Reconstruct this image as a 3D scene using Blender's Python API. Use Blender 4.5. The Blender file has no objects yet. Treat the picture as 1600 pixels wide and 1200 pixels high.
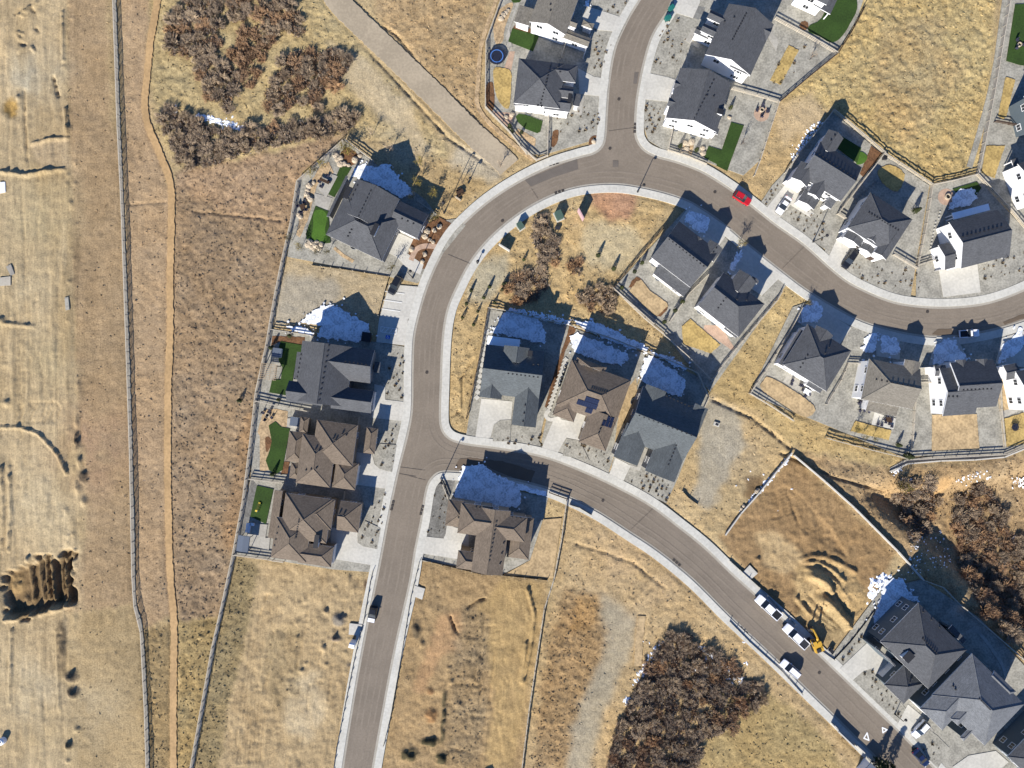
import bpy, math, random
import numpy as np
from mathutils import Vector, Matrix, geometry
random.seed(7); rng = np.random.default_rng(7)
PI = math.pi; R = math.radians
SC = bpy.context.scene; COL = SC.collection
S = 0.15; H = 160.0                      # metres per pixel on the ground, height of the drone

# ------------------------------------------------------------------ helpers
FR = {'A':(740,0,5.333),'B':(1000,0,4.706),'C':(1260,0,4.706),'D':(420,210,5.333),'E':(390,420,5.333),
      'F':(700,230,5.333),'G':(940,280,5.333),'H':(1150,170,5.333),'I':(1300,230,5.333),'J':(680,440,5.333),
      'K':(840,470,5.333),'L':(1020,420,5.333),'M':(1300,470,5.333),'N':(350,620,5.333),'O':(340,720,5.333),
      'P':(620,680,5.333),'Q':(900,600,5.333),'R':(1100,680,5.333),'S':(1300,680,5.333),'T':(1140,860,5.333),
      'U':(1280,900,5.0),'V':(1200,960,4.0),'X':(300,860,3.53),'Y':(840,900,4.0),'W':(600,860,3.53),'0':(0,0,1.0)}
def z(f, *pts):                          # survey sheet coordinates -> plan pixels
    ox, oy, k = FR[f]
    return [(ox + x / k, oy + y / k) for x, y in pts]
def z1(f, x, y): return z(f, (x, y))[0]
def W(p, h=0.0):                         # plan pixel at height h -> metres
    k = S * (H - h) / H
    return ((p[0] - 800) * k, (600 - p[1]) * k)
def lin(c):
    return tuple(((v / 255) / 12.92 if v / 255 <= .04045 else ((v / 255 + .055) / 1.055) ** 2.4) for v in c)
ALB = 0.60
def alb(r, g, b): return tuple(v * ALB for v in lin((r, g, b)))

def tag(o, label=None, cat=None, group=None, kind=None):
    if label: o['label'] = label
    if cat: o['category'] = cat
    if group: o['group'] = group
    if kind: o['kind'] = kind
    return o
def empty(name, loc=(0, 0, 0), rz=0.0):
    o = bpy.data.objects.new(name, None); COL.objects.link(o)
    o.location = loc; o.rotation_euler = (0, 0, rz); o.empty_display_size = .5
    return o
def thing(name, label, cat, loc=(0, 0, 0), rz=0.0, group=None):
    return tag(empty(name, loc, rz), label, cat, group)
def link_mesh(name, me, parent=None, loc=(0, 0, 0), rz=0.0):
    o = bpy.data.objects.new(name, me); COL.objects.link(o)
    o.location = loc; o.rotation_euler = (0, 0, rz)
    if parent: o.parent = parent
    return o
KIDS = {}
def copy_tree(o, parent=None):
    c = o.copy(); COL.objects.link(c)
    if parent: c.parent = parent
    for ch in list(o.children): copy_tree(ch, c)
    return c

class MB:
    def __init__(s): s.v = []; s.f = []; s.m = []; s.off = (0, 0, 0)
    def face(s, pts, m=0):
        b = len(s.v); s.v += [tuple(p) for p in pts]; s.f.append(tuple(range(b, b + len(pts)))); s.m.append(m)
    def box(s, c, d, rz=0.0, m=0, taper=1.0, tilt=0.0):
        cx, cy, cz = c; hx, hy, hz = d[0] / 2, d[1] / 2, d[2] / 2
        ca, sa = math.cos(rz), math.sin(rz); ct, st = math.cos(tilt), math.sin(tilt)
        P = []
        for zz in (-hz, hz):
            t = taper if zz > 0 else 1
            for sx, sy in ((-1, -1), (1, -1), (1, 1), (-1, 1)):
                x, y = sx * hx * t, sy * hy * t
                x, z2 = x * ct - zz * st, x * st + zz * ct
                P.append((cx + x * ca - y * sa, cy + x * sa + y * ca, cz + z2))
        b = len(s.v); s.v += P
        for q in ((3, 2, 1, 0), (4, 5, 6, 7), (0, 1, 5, 4), (1, 2, 6, 5), (2, 3, 7, 6), (3, 0, 4, 7)):
            s.f.append(tuple(b + i for i in q)); s.m.append(m)
        return s
    def tube(s, a, bb, r0, r1=None, n=8, m=0, caps=True):
        r1 = r0 if r1 is None else r1
        a = Vector(a); bb = Vector(bb); d = (bb - a).normalized()
        u = d.orthogonal().normalized(); w = d.cross(u)
        b = len(s.v)
        for p, r in ((a, r0), (bb, r1)):
            for i in range(n):
                t = 2 * PI * i / n
                s.v.append(tuple(p + (u * math.cos(t) + w * math.sin(t)) * r))
        for i in range(n):
            j = (i + 1) % n
            s.f.append((b + i, b + j, b + n + j, b + n + i)); s.m.append(m)
        if caps:
            s.f.append(tuple(b + n - 1 - i for i in range(n))); s.m.append(m)
            s.f.append(tuple(b + n + i for i in range(n))); s.m.append(m)
        return s
    def lathe(s, prof, c=(0, 0, 0), n=16, m=0):
        b = len(s.v); k = len(prof)
        for r, zz in prof:
            for i in range(n):
                t = 2 * PI * i / n
                s.v.append((c[0] + r * math.cos(t), c[1] + r * math.sin(t), c[2] + zz))
        for q in range(k - 1):
            for i in range(n):
                j = (i + 1) % n
                s.f.append((b + q * n + i, b + q * n + j, b + (q + 1) * n + j, b + (q + 1) * n + i)); s.m.append(m)
        s.f.append(tuple(b + (k - 1) * n + i for i in range(n))); s.m.append(m)
        return s
    def loft(s, rings, m=0):
        n = len(rings[0]); b = len(s.v)
        for r in rings: s.v += [tuple(p) for p in r]
        for q in range(len(rings) - 1):
            for i in range(n):
                j = (i + 1) % n
                s.f.append((b + q * n + i, b + q * n + j, b + (q + 1) * n + j, b + (q + 1) * n + i)); s.m.append(m)
        s.f.append(tuple(b + i for i in range(n))[::-1]); s.m.append(m)
        s.f.append(tuple(b + (len(rings) - 1) * n + i for i in range(n))); s.m.append(m)
        return s
    def mesh(s, name, mats, smooth=False):
        me = bpy.data.meshes.new(name)
        me.from_pydata(s.v, [], s.f); me.update()
        for mt in (mats if isinstance(mats, (list, tuple)) else [mats]): me.materials.append(mt)
        me.polygons.foreach_set('material_index', s.m)
        if smooth: me.polygons.foreach_set('use_smooth', [True] * len(s.f))
        return me
    def build(s, name, mats, parent=None, loc=(0, 0, 0), rz=0.0, smooth=False):
        return link_mesh(name, s.mesh(name, mats, smooth), parent, loc, rz)

# ------------------------------------------------------------------ materials
def mat(name, col, rough=.85, var=.18, sc=(.35, 3.0), bump=0.0, bsc=8.0, spec=.3, metal=0.0, tint=None, coat=0.0):
    m = bpy.data.materials.new(name); m.use_nodes = True
    nt = m.node_tree; N = nt.nodes; L = nt.links
    b = N['Principled BSDF']
    b.inputs['Roughness'].default_value = rough; b.inputs['Metallic'].default_value = metal
    b.inputs['Specular IOR Level'].default_value = spec; b.inputs['Coat Weight'].default_value = coat
    tc = N.new('ShaderNodeTexCoord'); out = None
    if var > 0:
        mix = N.new('ShaderNodeMix'); mix.data_type = 'RGBA'
        mix.inputs[6].default_value = (*[v * (1 - var) for v in col], 1)
        t2 = tint or [v * (1 + var) for v in col]
        mix.inputs[7].default_value = (*t2, 1)
        n1 = N.new('ShaderNodeTexNoise'); n1.inputs['Scale'].default_value = sc[0]; n1.inputs['Detail'].default_value = 4
        n2 = N.new('ShaderNodeTexNoise'); n2.inputs['Scale'].default_value = sc[1]; n2.inputs['Detail'].default_value = 3
        for n in (n1, n2): L.new(tc.outputs['Object'], n.inputs['Vector'])
        ad = N.new('ShaderNodeMath'); ad.operation = 'ADD'
        L.new(n1.outputs['Fac'], ad.inputs[0]); L.new(n2.outputs['Fac'], ad.inputs[1])
        mr = N.new('ShaderNodeMapRange'); mr.inputs[1].default_value = .78; mr.inputs[2].default_value = 1.22
        L.new(ad.outputs[0], mr.inputs[0]); L.new(mr.outputs[0], mix.inputs[0])
        L.new(mix.outputs[2], b.inputs['Base Color'])
        out = mix
    else:
        b.inputs['Base Color'].default_value = (*col, 1)
    if bump > 0:
        n3 = N.new('ShaderNodeTexNoise'); n3.inputs['Scale'].default_value = bsc; n3.inputs['Detail'].default_value = 3
        L.new(tc.outputs['Object'], n3.inputs['Vector'])
        bp = N.new('ShaderNodeBump'); bp.inputs['Strength'].default_value = bump * .12; bp.inputs['Distance'].default_value = .05
        L.new(n3.outputs['Fac'], bp.inputs['Height']); L.new(bp.outputs[0], b.inputs['Normal'])
    return m
def mul_in(m, make):                      # multiply the base colour by a 0-1 mask built by make(nodes, links)
    nt = m.node_tree; N = nt.nodes; L = nt.links; b = N['Principled BSDF']
    src = b.inputs['Base Color'].links[0].from_socket
    fac = make(N, L)
    mx = N.new('ShaderNodeMix'); mx.data_type = 'RGBA'; mx.blend_type = 'MULTIPLY'; mx.inputs[0].default_value = 1
    L.new(src, mx.inputs[6]); L.new(fac, mx.inputs[7]); L.new(mx.outputs[2], b.inputs['Base Color'])
    return m
def joints(sx, sy, lo, width=.05, use_uv=False):
    def f(N, L):
        tc = N.new('ShaderNodeTexCoord'); sp = N.new('ShaderNodeSeparateXYZ')
        L.new(tc.outputs['UV' if use_uv else 'Object'], sp.inputs[0])
        res = None
        for ax, st in ((0, sx), (1, sy)):
            if not st: continue
            d = N.new('ShaderNodeMath'); d.operation = 'DIVIDE'; d.inputs[1].default_value = st; L.new(sp.outputs[ax], d.inputs[0])
            fr = N.new('ShaderNodeMath'); fr.operation = 'FRACT'; L.new(d.outputs[0], fr.inputs[0])
            gt = N.new('ShaderNodeMath'); gt.operation = 'LESS_THAN'; gt.inputs[1].default_value = width / st; L.new(fr.outputs[0], gt.inputs[0])
            if res is None: res = gt
            else:
                mx = N.new('ShaderNodeMath'); mx.operation = 'MAXIMUM'; L.new(res.outputs[0], mx.inputs[0]); L.new(gt.outputs[0], mx.inputs[1]); res = mx
        mr = N.new('ShaderNodeMapRange'); mr.inputs[3].default_value = 1; mr.inputs[4].default_value = lo
        L.new(res.outputs[0], mr.inputs[0]); return mr.outputs[0]
    return f
def courses(N, L):                        # shingle courses and single darker tabs
    tc = N.new('ShaderNodeTexCoord'); mp = N.new('ShaderNodeMapping'); mp.inputs['Scale'].default_value = (1.1, 1.1, 9)
    L.new(tc.outputs['Object'], mp.inputs[0])
    n = N.new('ShaderNodeTexNoise'); n.inputs['Scale'].default_value = 1.7; n.inputs['Detail'].default_value = 2
    L.new(mp.outputs[0], n.inputs['Vector'])
    mr = N.new('ShaderNodeMapRange'); mr.inputs[1].default_value = .3; mr.inputs[2].default_value = .7
    mr.inputs[3].default_value = .74; mr.inputs[4].default_value = 1.24
    L.new(n.outputs['Fac'], mr.inputs[0]); return mr.outputs[0]

M = {}
M['concrete'] = mul_in(mat('concrete', alb(230, 226, 212), .85, 0.1, (.2, 1.6), .1, 20), joints(1.8, 0, .86, .06, True))
M['driveway'] = mul_in(mat('driveway_concrete', alb(226, 221, 207), .85, 0.11, (.22, 1.6), .1, 20), joints(3.0, 3.0, .88, .07))
M['gutter'] = mat('gutter_concrete', alb(192, 184, 168), .85, .1, (.3, 2.5))
def road_streaks(N, L):
    tc = N.new('ShaderNodeTexCoord'); n = N.new('ShaderNodeTexNoise'); n.inputs['Scale'].default_value = .07; n.inputs['Detail'].default_value = 6
    n.inputs['Roughness'].default_value = .65
    L.new(tc.outputs['Object'], n.inputs['Vector'])
    mr = N.new('ShaderNodeMapRange'); mr.inputs[1].default_value = .3; mr.inputs[2].default_value = .7; mr.inputs[3].default_value = .88; mr.inputs[4].default_value = 1.1
    L.new(n.outputs['Fac'], mr.inputs[0]); return mr.outputs[0]
M['asphalt'] = mul_in(mat('asphalt', alb(151, 138, 121), .9, 0.1, (.25, 2.4), .15, 30), road_streaks)
M['asphalt_dark'] = mat('asphalt_patch', alb(126, 117, 107), .9, .1, (.5, 6.0))
M['asphalt_stain'] = mat('asphalt_wet', alb(120, 104, 86), .8, .08, (.5, 6.0))
M['wheel_track'] = mat('worn_wheel_track', alb(154, 141, 124), .9, .10, (.25, 2.0))
M['seam'] = mat('asphalt_seam', alb(138, 126, 111), .9, .1)
M['gravel'] = mat('grey_gravel', alb(180, 175, 160), .95, 0.3, (.4, 2.2), .5, 14)
M['gravel_dark'] = mat('dark_gravel', alb(138, 135, 127), .95, 0.32, (.5, 2.4), .5, 12)
M['mulch'] = mat('brown_mulch', alb(128, 92, 62), .95, 0.4, (.6, 2.5), .6, 10)
M['river_rock'] = mat('tan_river_rock', alb(205, 176, 135), .9, 0.36, (.7, 2.2), .6, 6)
M['turf'] = mat('green_artificial_turf', alb(58, 84, 30), .95, 0.26, (.22, 2.6), .4, 30)
M['turf_light'] = mat('light_green_turf', alb(84, 122, 40), .95, 0.2, (.25, 2.6), .3, 30)
M['dry_lawn'] = mat('dormant_yellow_lawn', alb(204, 174, 108), .95, 0.34, (.35, 1.9), .5, 20)
M['tan_dirt'] = mat('bare_tan_dirt', alb(206, 178, 134), .95, 0.3, (.4, 1.8), .5, 6)
M['brown_dirt'] = mat('bare_brown_dirt', alb(160, 118, 72), .95, 0.34, (.4, 1.8), .5, 6)
M['patio'] = mul_in(mat('patio_concrete', alb(196, 190, 176), .85, 0.16, (.25, 1.6)), joints(1.2, 1.2, .9, .05))
M['paver'] = mul_in(mat('grey_pavers', alb(150, 148, 140), .85, .2, (.4, 1.4)), joints(.6, .6, .8, .05))
M['pink_paver'] = mat('pinkish_pavers', alb(208, 176, 150), .85, .2, (.8, 5.0))
M['track'] = mat('gravel_track', alb(197, 180, 152), .95, 0.14, (.12, 1.8), .3, 10)
M['trail'] = mat('dirt_trail', alb(214, 176, 124), .95, 0.18, (.15, 1.6), .3, 8)
M['snow'] = mat('snow', (.84, .86, .88), .6, .04, (.6, 3.0), .5, 3)
M['yard_snow'] = mat('thin_yard_snow', (.84, .86, .88), .6, .04, (.6, 3.0), .5, 3)
def thin(N, L):                           # gravel shows through the thin snow in patches
    tc = N.new('ShaderNodeTexCoord'); r_ = []
    for sc_ in (.5, 2.4):
        n = N.new('ShaderNodeTexNoise'); n.inputs['Scale'].default_value = sc_; n.inputs['Detail'].default_value = 6; n.inputs['Roughness'].default_value = .65
        L.new(tc.outputs['Object'], n.inputs['Vector']); r_.append(n)
    ad = N.new('ShaderNodeMath'); ad.operation = 'ADD'; L.new(r_[0].outputs['Fac'], ad.inputs[0]); L.new(r_[1].outputs['Fac'], ad.inputs[1])
    mr = N.new('ShaderNodeMapRange'); mr.inputs[1].default_value = .80; mr.inputs[2].default_value = 1.08; mr.inputs[3].default_value = .5; mr.inputs[4].default_value = 1.0
    L.new(ad.outputs[0], mr.inputs[0]); return mr.outputs[0]
mul_in(M['yard_snow'], thin)
M['roof_dark'] = mul_in(mat('charcoal_shingles', alb(97, 98, 100), .9, .10, (.5, 6.0), .3, 10), courses)
M['roof_blue'] = mul_in(mat('slate_grey_shingles', alb(101, 106, 107), .9, .10, (.5, 6.0), .3, 10), courses)
M['roof_brown'] = mul_in(mat('brown_shingles', alb(134, 119, 102), .9, .10, (.5, 6.0), .3, 10), courses)
M['roof_tan'] = mul_in(mat('weathered_tan_shingles', alb(140, 133, 120), .9, .10, (.5, 6.0), .3, 10), courses)
M['roof_se'] = mul_in(mat('light_slate_shingles', alb(128, 130, 132), .9, .12, (.5, 6.0), .3, 10), courses)
def siding(N, L):
    tc = N.new('ShaderNodeTexCoord'); sp = N.new('ShaderNodeSeparateXYZ'); L.new(tc.outputs['Object'], sp.inputs[0])
    d = N.new('ShaderNodeMath'); d.operation = 'DIVIDE'; d.inputs[1].default_value = .2; L.new(sp.outputs[2], d.inputs[0])
    fr = N.new('ShaderNodeMath'); fr.operation = 'FRACT'; L.new(d.outputs[0], fr.inputs[0])
    mr = N.new('ShaderNodeMapRange'); mr.inputs[3].default_value = .9; mr.inputs[4].default_value = 1.02
    L.new(fr.outputs[0], mr.inputs[0]); return mr.outputs[0]
M['white_siding'] = mul_in(mat('white_siding', (.74, .73, .71), .7, .03), siding)
M['tan_stucco'] = mat('tan_stucco', alb(176, 160, 138), .9, .08)
M['grey_siding'] = mul_in(mat('grey_siding', alb(150, 150, 150), .8, .05), siding)
M['slate_siding'] = mul_in(mat('dark_slate_siding', alb(104, 116, 122), .8, .05), siding)
M['trim'] = mat('white_trim', (.72, .71, .69), .6, .03)
M['dark_trim'] = mat('dark_fascia', alb(92, 90, 90), .7, .05)
M['glass'] = mat('window_glass', (.02, .025, .03), .08, 0, spec=.6)
M['door'] = mat('front_door_paint', (.06, .04, .03), .5, .1)
M['garage'] = mul_in(mat('garage_door_paint', (.62, .60, .57), .6, .04), joints(0, 0.55, .8, .04))
M['vent'] = mat('vent_metal', (.03, .03, .032), .6, .1, metal=.3)
M['vent_white'] = mat('vent_pipe', (.6, .6, .6), .5, .05)
M['solar'] = mul_in(mat('solar_cells', (.012, .016, .035), .15, .1, spec=.6), joints(.5, .5, 2.2, .03))
M['fence'] = mat('weathered_fence_wood', alb(216, 204, 182), .9, .15, (1.0, 6.0))
M['fence_dark'] = mat('dark_fence_wood', alb(90, 70, 54), .9, .2, (1.0, 6.0))
M['white_wall'] = mat('pale_wall_block', alb(226, 220, 206), .85, .08)
M['rubber'] = mat('black_rubber', (.02, .02, .02), .8, .1)
M['black'] = mat('black_plastic', (.015, .015, .017), .5, .1)
M['steel'] = mat('dark_steel', (.05, .05, .055), .5, .1, metal=.5)
M['chrome'] = mat('wheel_alloy', (.45, .45, .46), .35, .05, metal=.7)
M['lamp'] = mat('lamp_lens', (.75, .72, .65), .3, .03)
M['tail'] = mat('tail_light_lens', (.4, .02, .02), .3, .05)
M['car_white'] = mat('white_car_paint', (.78, .78, .79), .3, .02, coat=.5)
M['car_red'] = mat('red_car_paint', (.42, .012, .02), .3, .05, coat=.6)
M['car_black'] = mat('black_car_paint', (.012, .013, .016), .3, .05, coat=.6)
M['car_blue'] = mat('dark_blue_car_paint', (.012, .02, .06), .3, .05, coat=.6)
M['yellow'] = mat('machine_yellow', (.5, .29, .035), .5, .08)
M['teal'] = mat('teal_bin_plastic', (.015, .12, .10), .5, .08)
M['green_box'] = mat('green_cabinet_paint', alb(88, 112, 98), .6, .08)
M['pink'] = mat('pale_pink_panel', alb(232, 190, 188), .7, .06)
M['blue'] = mat('trampoline_blue', (.06, .16, .42), .6, .05)
M['mat_black'] = mat('trampoline_mat', (.01, .014, .03), .8, .1)
M['wood'] = mat('pergola_wood', alb(206, 182, 148), .85, .15)
M['wood_dark'] = mat('dark_stained_wood', alb(84, 62, 46), .85, .2)
M['grey_metal'] = mat('grey_metal_roof', alb(112, 122, 136), .6, .05)
M['stone'] = mat('pale_boulder', alb(214, 196, 168), .9, .15, (1, 5), .5, 5)
M['paint_white'] = mat('white_road_paint', (.7, .7, .68), .7, .1)
M['paint_blue'] = mat('blue_parking_paint', (.03, .10, .42), .6, .1)
M['grate'] = mat('drain_iron', (.05, .042, .036), .8, .2)
M['fabric'] = mat('dark_cushion', (.03, .03, .05), .9, .1)
M['plastic_white'] = mat('white_plastic', (.75, .75, .75), .5, .03)
M['slide'] = mat('yellow_slide_plastic', (.7, .5, .06), .5, .05)
M['trunk'] = mat('grey_bark', alb(104, 90, 78), .95, .25)
def obj_random(m, dark, light, extra=None):
    nt = m.node_tree; N = nt.nodes; L = nt.links; b = N['Principled BSDF']
    oi = N.new('ShaderNodeObjectInfo'); tc = N.new('ShaderNodeTexCoord')
    n = N.new('ShaderNodeTexNoise'); n.inputs['Scale'].default_value = 1.6; n.inputs['Detail'].default_value = 4
    L.new(tc.outputs['Object'], n.inputs['Vector'])
    a = N.new('ShaderNodeMath'); a.operation = 'MULTIPLY'; a.inputs[1].default_value = .55; L.new(oi.outputs['Random'], a.inputs[0])
    q = N.new('ShaderNodeMath'); q.operation = 'MULTIPLY_ADD'; q.inputs[1].default_value = 1.5; q.inputs[2].default_value = -.5
    L.new(n.outputs['Fac'], q.inputs[0])
    s = N.new('ShaderNodeMath'); s.operation = 'ADD'; L.new(a.outputs[0], s.inputs[0]); L.new(q.outputs[0], s.inputs[1])
    cr = N.new('ShaderNodeValToRGB'); cr.color_ramp.elements[0].color = (*dark, 1); cr.color_ramp.elements[1].color = (*light, 1)
    if extra:
        e = cr.color_ramp.elements.new(.55); e.color = (*extra, 1)
    L.new(s.outputs[0], cr.inputs[0]); L.new(cr.outputs[0], b.inputs['Base Color'])
    return m
M['oak'] = obj_random(mat('scrub_oak_twigs', (.1, .1, .1), .95, 0), alb(168, 148, 126), alb(234, 206, 168), alb(202, 178, 148))
M['oak_rust'] = obj_random(mat('scrub_oak_rusty_leaves', (.1, .1, .1), .95, 0), alb(176, 146, 116), alb(238, 192, 140), alb(208, 168, 128))
M['shrub'] = obj_random(mat('dormant_shrub', (.1, .1, .1), .95, 0), alb(104, 96, 82), alb(176, 150, 112))
M['conifer'] = obj_random(mat('conifer_needles', (.1, .1, .1), .95, 0), alb(38, 46, 30), alb(78, 84, 44))
M['yellow_leaf'] = obj_random(mat('yellow_green_leaves', (.1, .1, .1), .95, 0), alb(120, 104, 46), alb(170, 152, 76))

# ------------------------------------------------------------------ world, sun, camera
SUN_EL = R(30); AZ = (0.42, 0.9075)       # shadows fall this way across the ground
w = bpy.data.worlds.new("World"); SC.world = w; w.use_nodes = True
bg = w.node_tree.nodes['Background']
sky = w.node_tree.nodes.new('ShaderNodeTexSky'); sky.sky_type = 'NISHITA'; sky.sun_disc = False
sky.sun_elevation = SUN_EL; sky.sun_rotation = math.atan2(-AZ[0], -AZ[1]); sky.altitude = 1900
sky.ozone_density = 4; sky.dust_density = .4
tn = w.node_tree.nodes.new('ShaderNodeMix'); tn.data_type = 'RGBA'; tn.blend_type = 'MULTIPLY'; tn.inputs[0].default_value = 1
tn.inputs[7].default_value = (.64, .86, 1.15, 1)
w.node_tree.links.new(sky.outputs[0], tn.inputs[6]); w.node_tree.links.new(tn.outputs[2], bg.inputs['Color']); bg.inputs['Strength'].default_value = .082
sl = bpy.data.lights.new('sun', 'SUN'); sl.energy = 5.0; sl.angle = R(.5); sl.color = (1, .955, .885)
so = bpy.data.objects.new('sun', sl); COL.objects.link(so)
so.rotation_euler = Vector((AZ[0] * math.cos(SUN_EL), AZ[1] * math.cos(SUN_EL), -math.sin(SUN_EL))).to_track_quat('-Z', 'Y').to_euler()
so.location = (-60, -140, 120)
cam = bpy.data.cameras.new('camera'); cam.sensor_width = 36; cam.lens = 18 * H / (800 * S); cam.clip_end = 6000
co = bpy.data.objects.new('camera', cam); COL.objects.link(co); co.location = (0, 0, H); SC.camera = co
SC.view_settings.view_transform = 'Standard'; SC.view_settings.look = 'None'; SC.view_settings.exposure = .85; SC.view_settings.gamma = 1

# ------------------------------------------------------------------ curves, polygons, slabs
def catmull(pts, n=6, closed=False):
    out = []; k = len(pts)
    rngs = range(k) if closed else range(k - 1)
    for i in rngs:
        g = (lambda q: pts[q % k]) if closed else (lambda q: pts[max(0, min(k - 1, q))])
        p0, p1, p2, p3 = g(i - 1), g(i), g(i + 1), g(i + 2)
        for j in range(n):
            t = j / n
            out.append(tuple(.5 * (2 * p1[a] + (p2[a] - p0[a]) * t + (2 * p0[a] - 5 * p1[a] + 4 * p2[a] - p3[a]) * t * t + (3 * p1[a] - p0[a] - 3 * p2[a] + p3[a]) * t ** 3) for a in (0, 1)))
    if not closed: out.append(tuple(pts[-1]))
    return out
def offset(pts, d):
    out = []; n = len(pts)
    for i in range(n):
        a = pts[max(0, i - 1)]; b = pts[min(n - 1, i + 1)]
        dx, dy = b[0] - a[0], b[1] - a[1]; l = math.hypot(dx, dy) or 1
        out.append((pts[i][0] + dy / l * d, pts[i][1] - dx / l * d))
    return out
def rough_edge(poly, amp, step=5):
    out = []; n = len(poly)
    for i in range(n):
        a = poly[i]; b = poly[(i + 1) % n]; l = math.hypot(b[0] - a[0], b[1] - a[1]); k = max(1, int(l / step))
        for j in range(k):
            t = j / k
            out.append((a[0] + (b[0] - a[0]) * t + random.uniform(-amp, amp), a[1] + (b[1] - a[1]) * t + random.uniform(-amp, amp)))
    return out
LEVEL = {}
def bump_level(base):
    LEVEL[base] = LEVEL.get(base, -1) + 1
    return base + .0042 * LEVEL[base]
FLAT = []                                 # ground must stay below these
def slab(name, poly, m, base, rz=0.0, thick=.35, kind='structure', smooth=0, flat=True, ztop=None):
    if smooth: poly = catmull(poly, smooth, True)
    zt = bump_level(base) if ztop is None else ztop
    P = [W(p) for p in poly]
    ar = sum(P[i][0] * P[(i + 1) % len(P)][1] - P[(i + 1) % len(P)][0] * P[i][1] for i in range(len(P)))
    if ar < 0: P = P[::-1]
    if flat: FLAT.append(list(poly))
    ca, sa = math.cos(-rz), math.sin(-rz)
    c = (sum(p[0] for p in P) / len(P), sum(p[1] for p in P) / len(P))
    Q = [((p[0] - c[0]) * ca - (p[1] - c[1]) * sa, (p[0] - c[0]) * sa + (p[1] - c[1]) * ca) for p in P]
    mb = MB(); n = len(Q)
    mb.v = [(x, y, 0) for x, y in Q] + [(x, y, -thick) for x, y in Q]
    for t in geometry.tessellate_polygon([[Vector((x, y, 0)) for x, y in Q]]):
        a, b, cc = [Vector((*Q[i], 0)) for i in t]
        if (b - a).cross(cc - a).z < 0: t = t[::-1]
        mb.f.append(tuple(t)); mb.m.append(0)
    for i in range(n):
        j = (i + 1) % n
        mb.f.append((i, i + n, j + n, j)); mb.m.append(0)
    o = mb.build(name, m, None, (c[0], c[1], zt), rz)
    return tag(o, kind=kind)
def ribbon(name, pts, d0, d1, m, base, thick=.3, kind='structure', ztop=None, jit=0):
    if jit:
        q = []
        for (x1, y1), (x2, y2) in zip(pts[:-1], pts[1:]):
            k = max(1, int(math.hypot(x2 - x1, y2 - y1) / 3)); q += [(x1 + (x2 - x1) * j / k, y1 + (y2 - y1) * j / k) for j in range(k)]
        pts = q + [pts[-1]]
    a = offset(pts, d0); b = offset(pts, d1)
    if jit: a, b = [[(x + random.uniform(-jit, jit), y + random.uniform(-jit, jit)) for x, y in l] for l in (a, b)]
    zt = bump_level(base) if ztop is None else ztop
    FLAT.append(a + b[::-1])
    A = [W(p) for p in a]; B = [W(p) for p in b]; n = len(A); mb = MB(); uv = []
    mb.v = [(*p, zt) for p in A] + [(*p, zt) for p in B] + [(*p, zt - thick) for p in A] + [(*p, zt - thick) for p in B]
    s = [0]
    for i in range(1, n): s.append(s[-1] + math.dist(A[i], A[i - 1]))
    for i in range(n - 1):
        for q in ((i, i + 1, n + i + 1, n + i), (i, 2 * n + i, 2 * n + i + 1, i + 1), (n + i, n + i + 1, 3 * n + i + 1, 3 * n + i)):
            mb.f.append(q); mb.m.append(0)
            uv += [(s[v % n], (v // n) % 2) for v in q]
    me = mb.mesh(name, m)
    ul = me.uv_layers.new(name='UVMap')
    ul.data.foreach_set('uv', [c for p in uv for c in p])
    f = [p for p in me.polygons if p.index % 3 == 0]
    if f and f[0].normal.z < 0: me.flip_normals()
    return tag(link_mesh(name, me), kind=kind)
# ------------------------------------------------------------------ roads and walks
K1 = [(524,1290),(537,1200),(556,1081),(576,973),(594,885),(610,800),(624,735),(638,680),(645,640),(646,580),(648,530),(656,491),(670,445),(690,400),(708,370),(728,348),(762,318),(807,288),(859,262),(906,247),(928,241),(941,231),(947,214),(950,169),(954,122),(963,75),(981,34),(1000,2),(1030,-45)]
K2 = [(1085,-45),(1053,0),(1037,24),(1017,57),(1004,100),(996,140),(992,170),(991,205),(995,222),(1006,236),(1025,246),(1060,256),(1100,272),(1144,300),(1171,321),(1210,352),(1255,384),(1300,424),(1332,447),(1386,471),(1431,480),(1487,482),(1544,475),(1600,455),(1680,415)]
K3 = [(1680,470),(1600,499),(1562,511),(1520,520),(1487,524),(1446,524),(1394,515),(1337,496),(1269,457),(1219,420),(1165,377),(1139,355),(1105,330),(1067,309),(1015,294),(962,286),(906,290),(859,305),(812,331),(766,369),(734,408),(711,451),(697,487),(690,534),(687,609),(686,650),(688,668),(695,681),(708,690),(732,696),(770,701),(826,710),(864,720),(910,738),(956,759),(1012,789),(1059,824),(1100,857),(1145,900),(1222,969),(1278,1023),(1342,1085),(1400,1141),(1440,1182),(1520,1265)]
K4 = [(567,1290),(581,1200),(612,1030),(638,914),(647,860),(657,811),(664,768),(672,748),(688,736),(717,736),(760,741),(810,749),(861,763),(892,776),(937,799),(985,830),(1030,860),(1085,905),(1140,960),(1200,1016),(1270,1084),(1305,1118),(1355,1168),(1390,1202),(1470,1285)][::-1]
KC = [catmull(k, 5) for k in (K1, K2, K3, K4)]
slab('road', KC[0] + KC[1] + KC[2] + KC[3], M['asphalt'], 0.0, ztop=0.0)
for k in KC:
    ribbon('gutter', k, -.3, 3.2, M['gutter'], .02)
    ribbon('sidewalk', k, 3.2, 15.0, M['concrete'], .14)
for k in KC:
    for d0, d1 in ((-10.5, -7.6), (-18.6, -15.8)):
        i0 = random.randint(4, 12); ribbon('wheel_track', k[2:-2], d0, d1, M['wheel_track'], .003, thick=.002, jit=.35)
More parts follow.
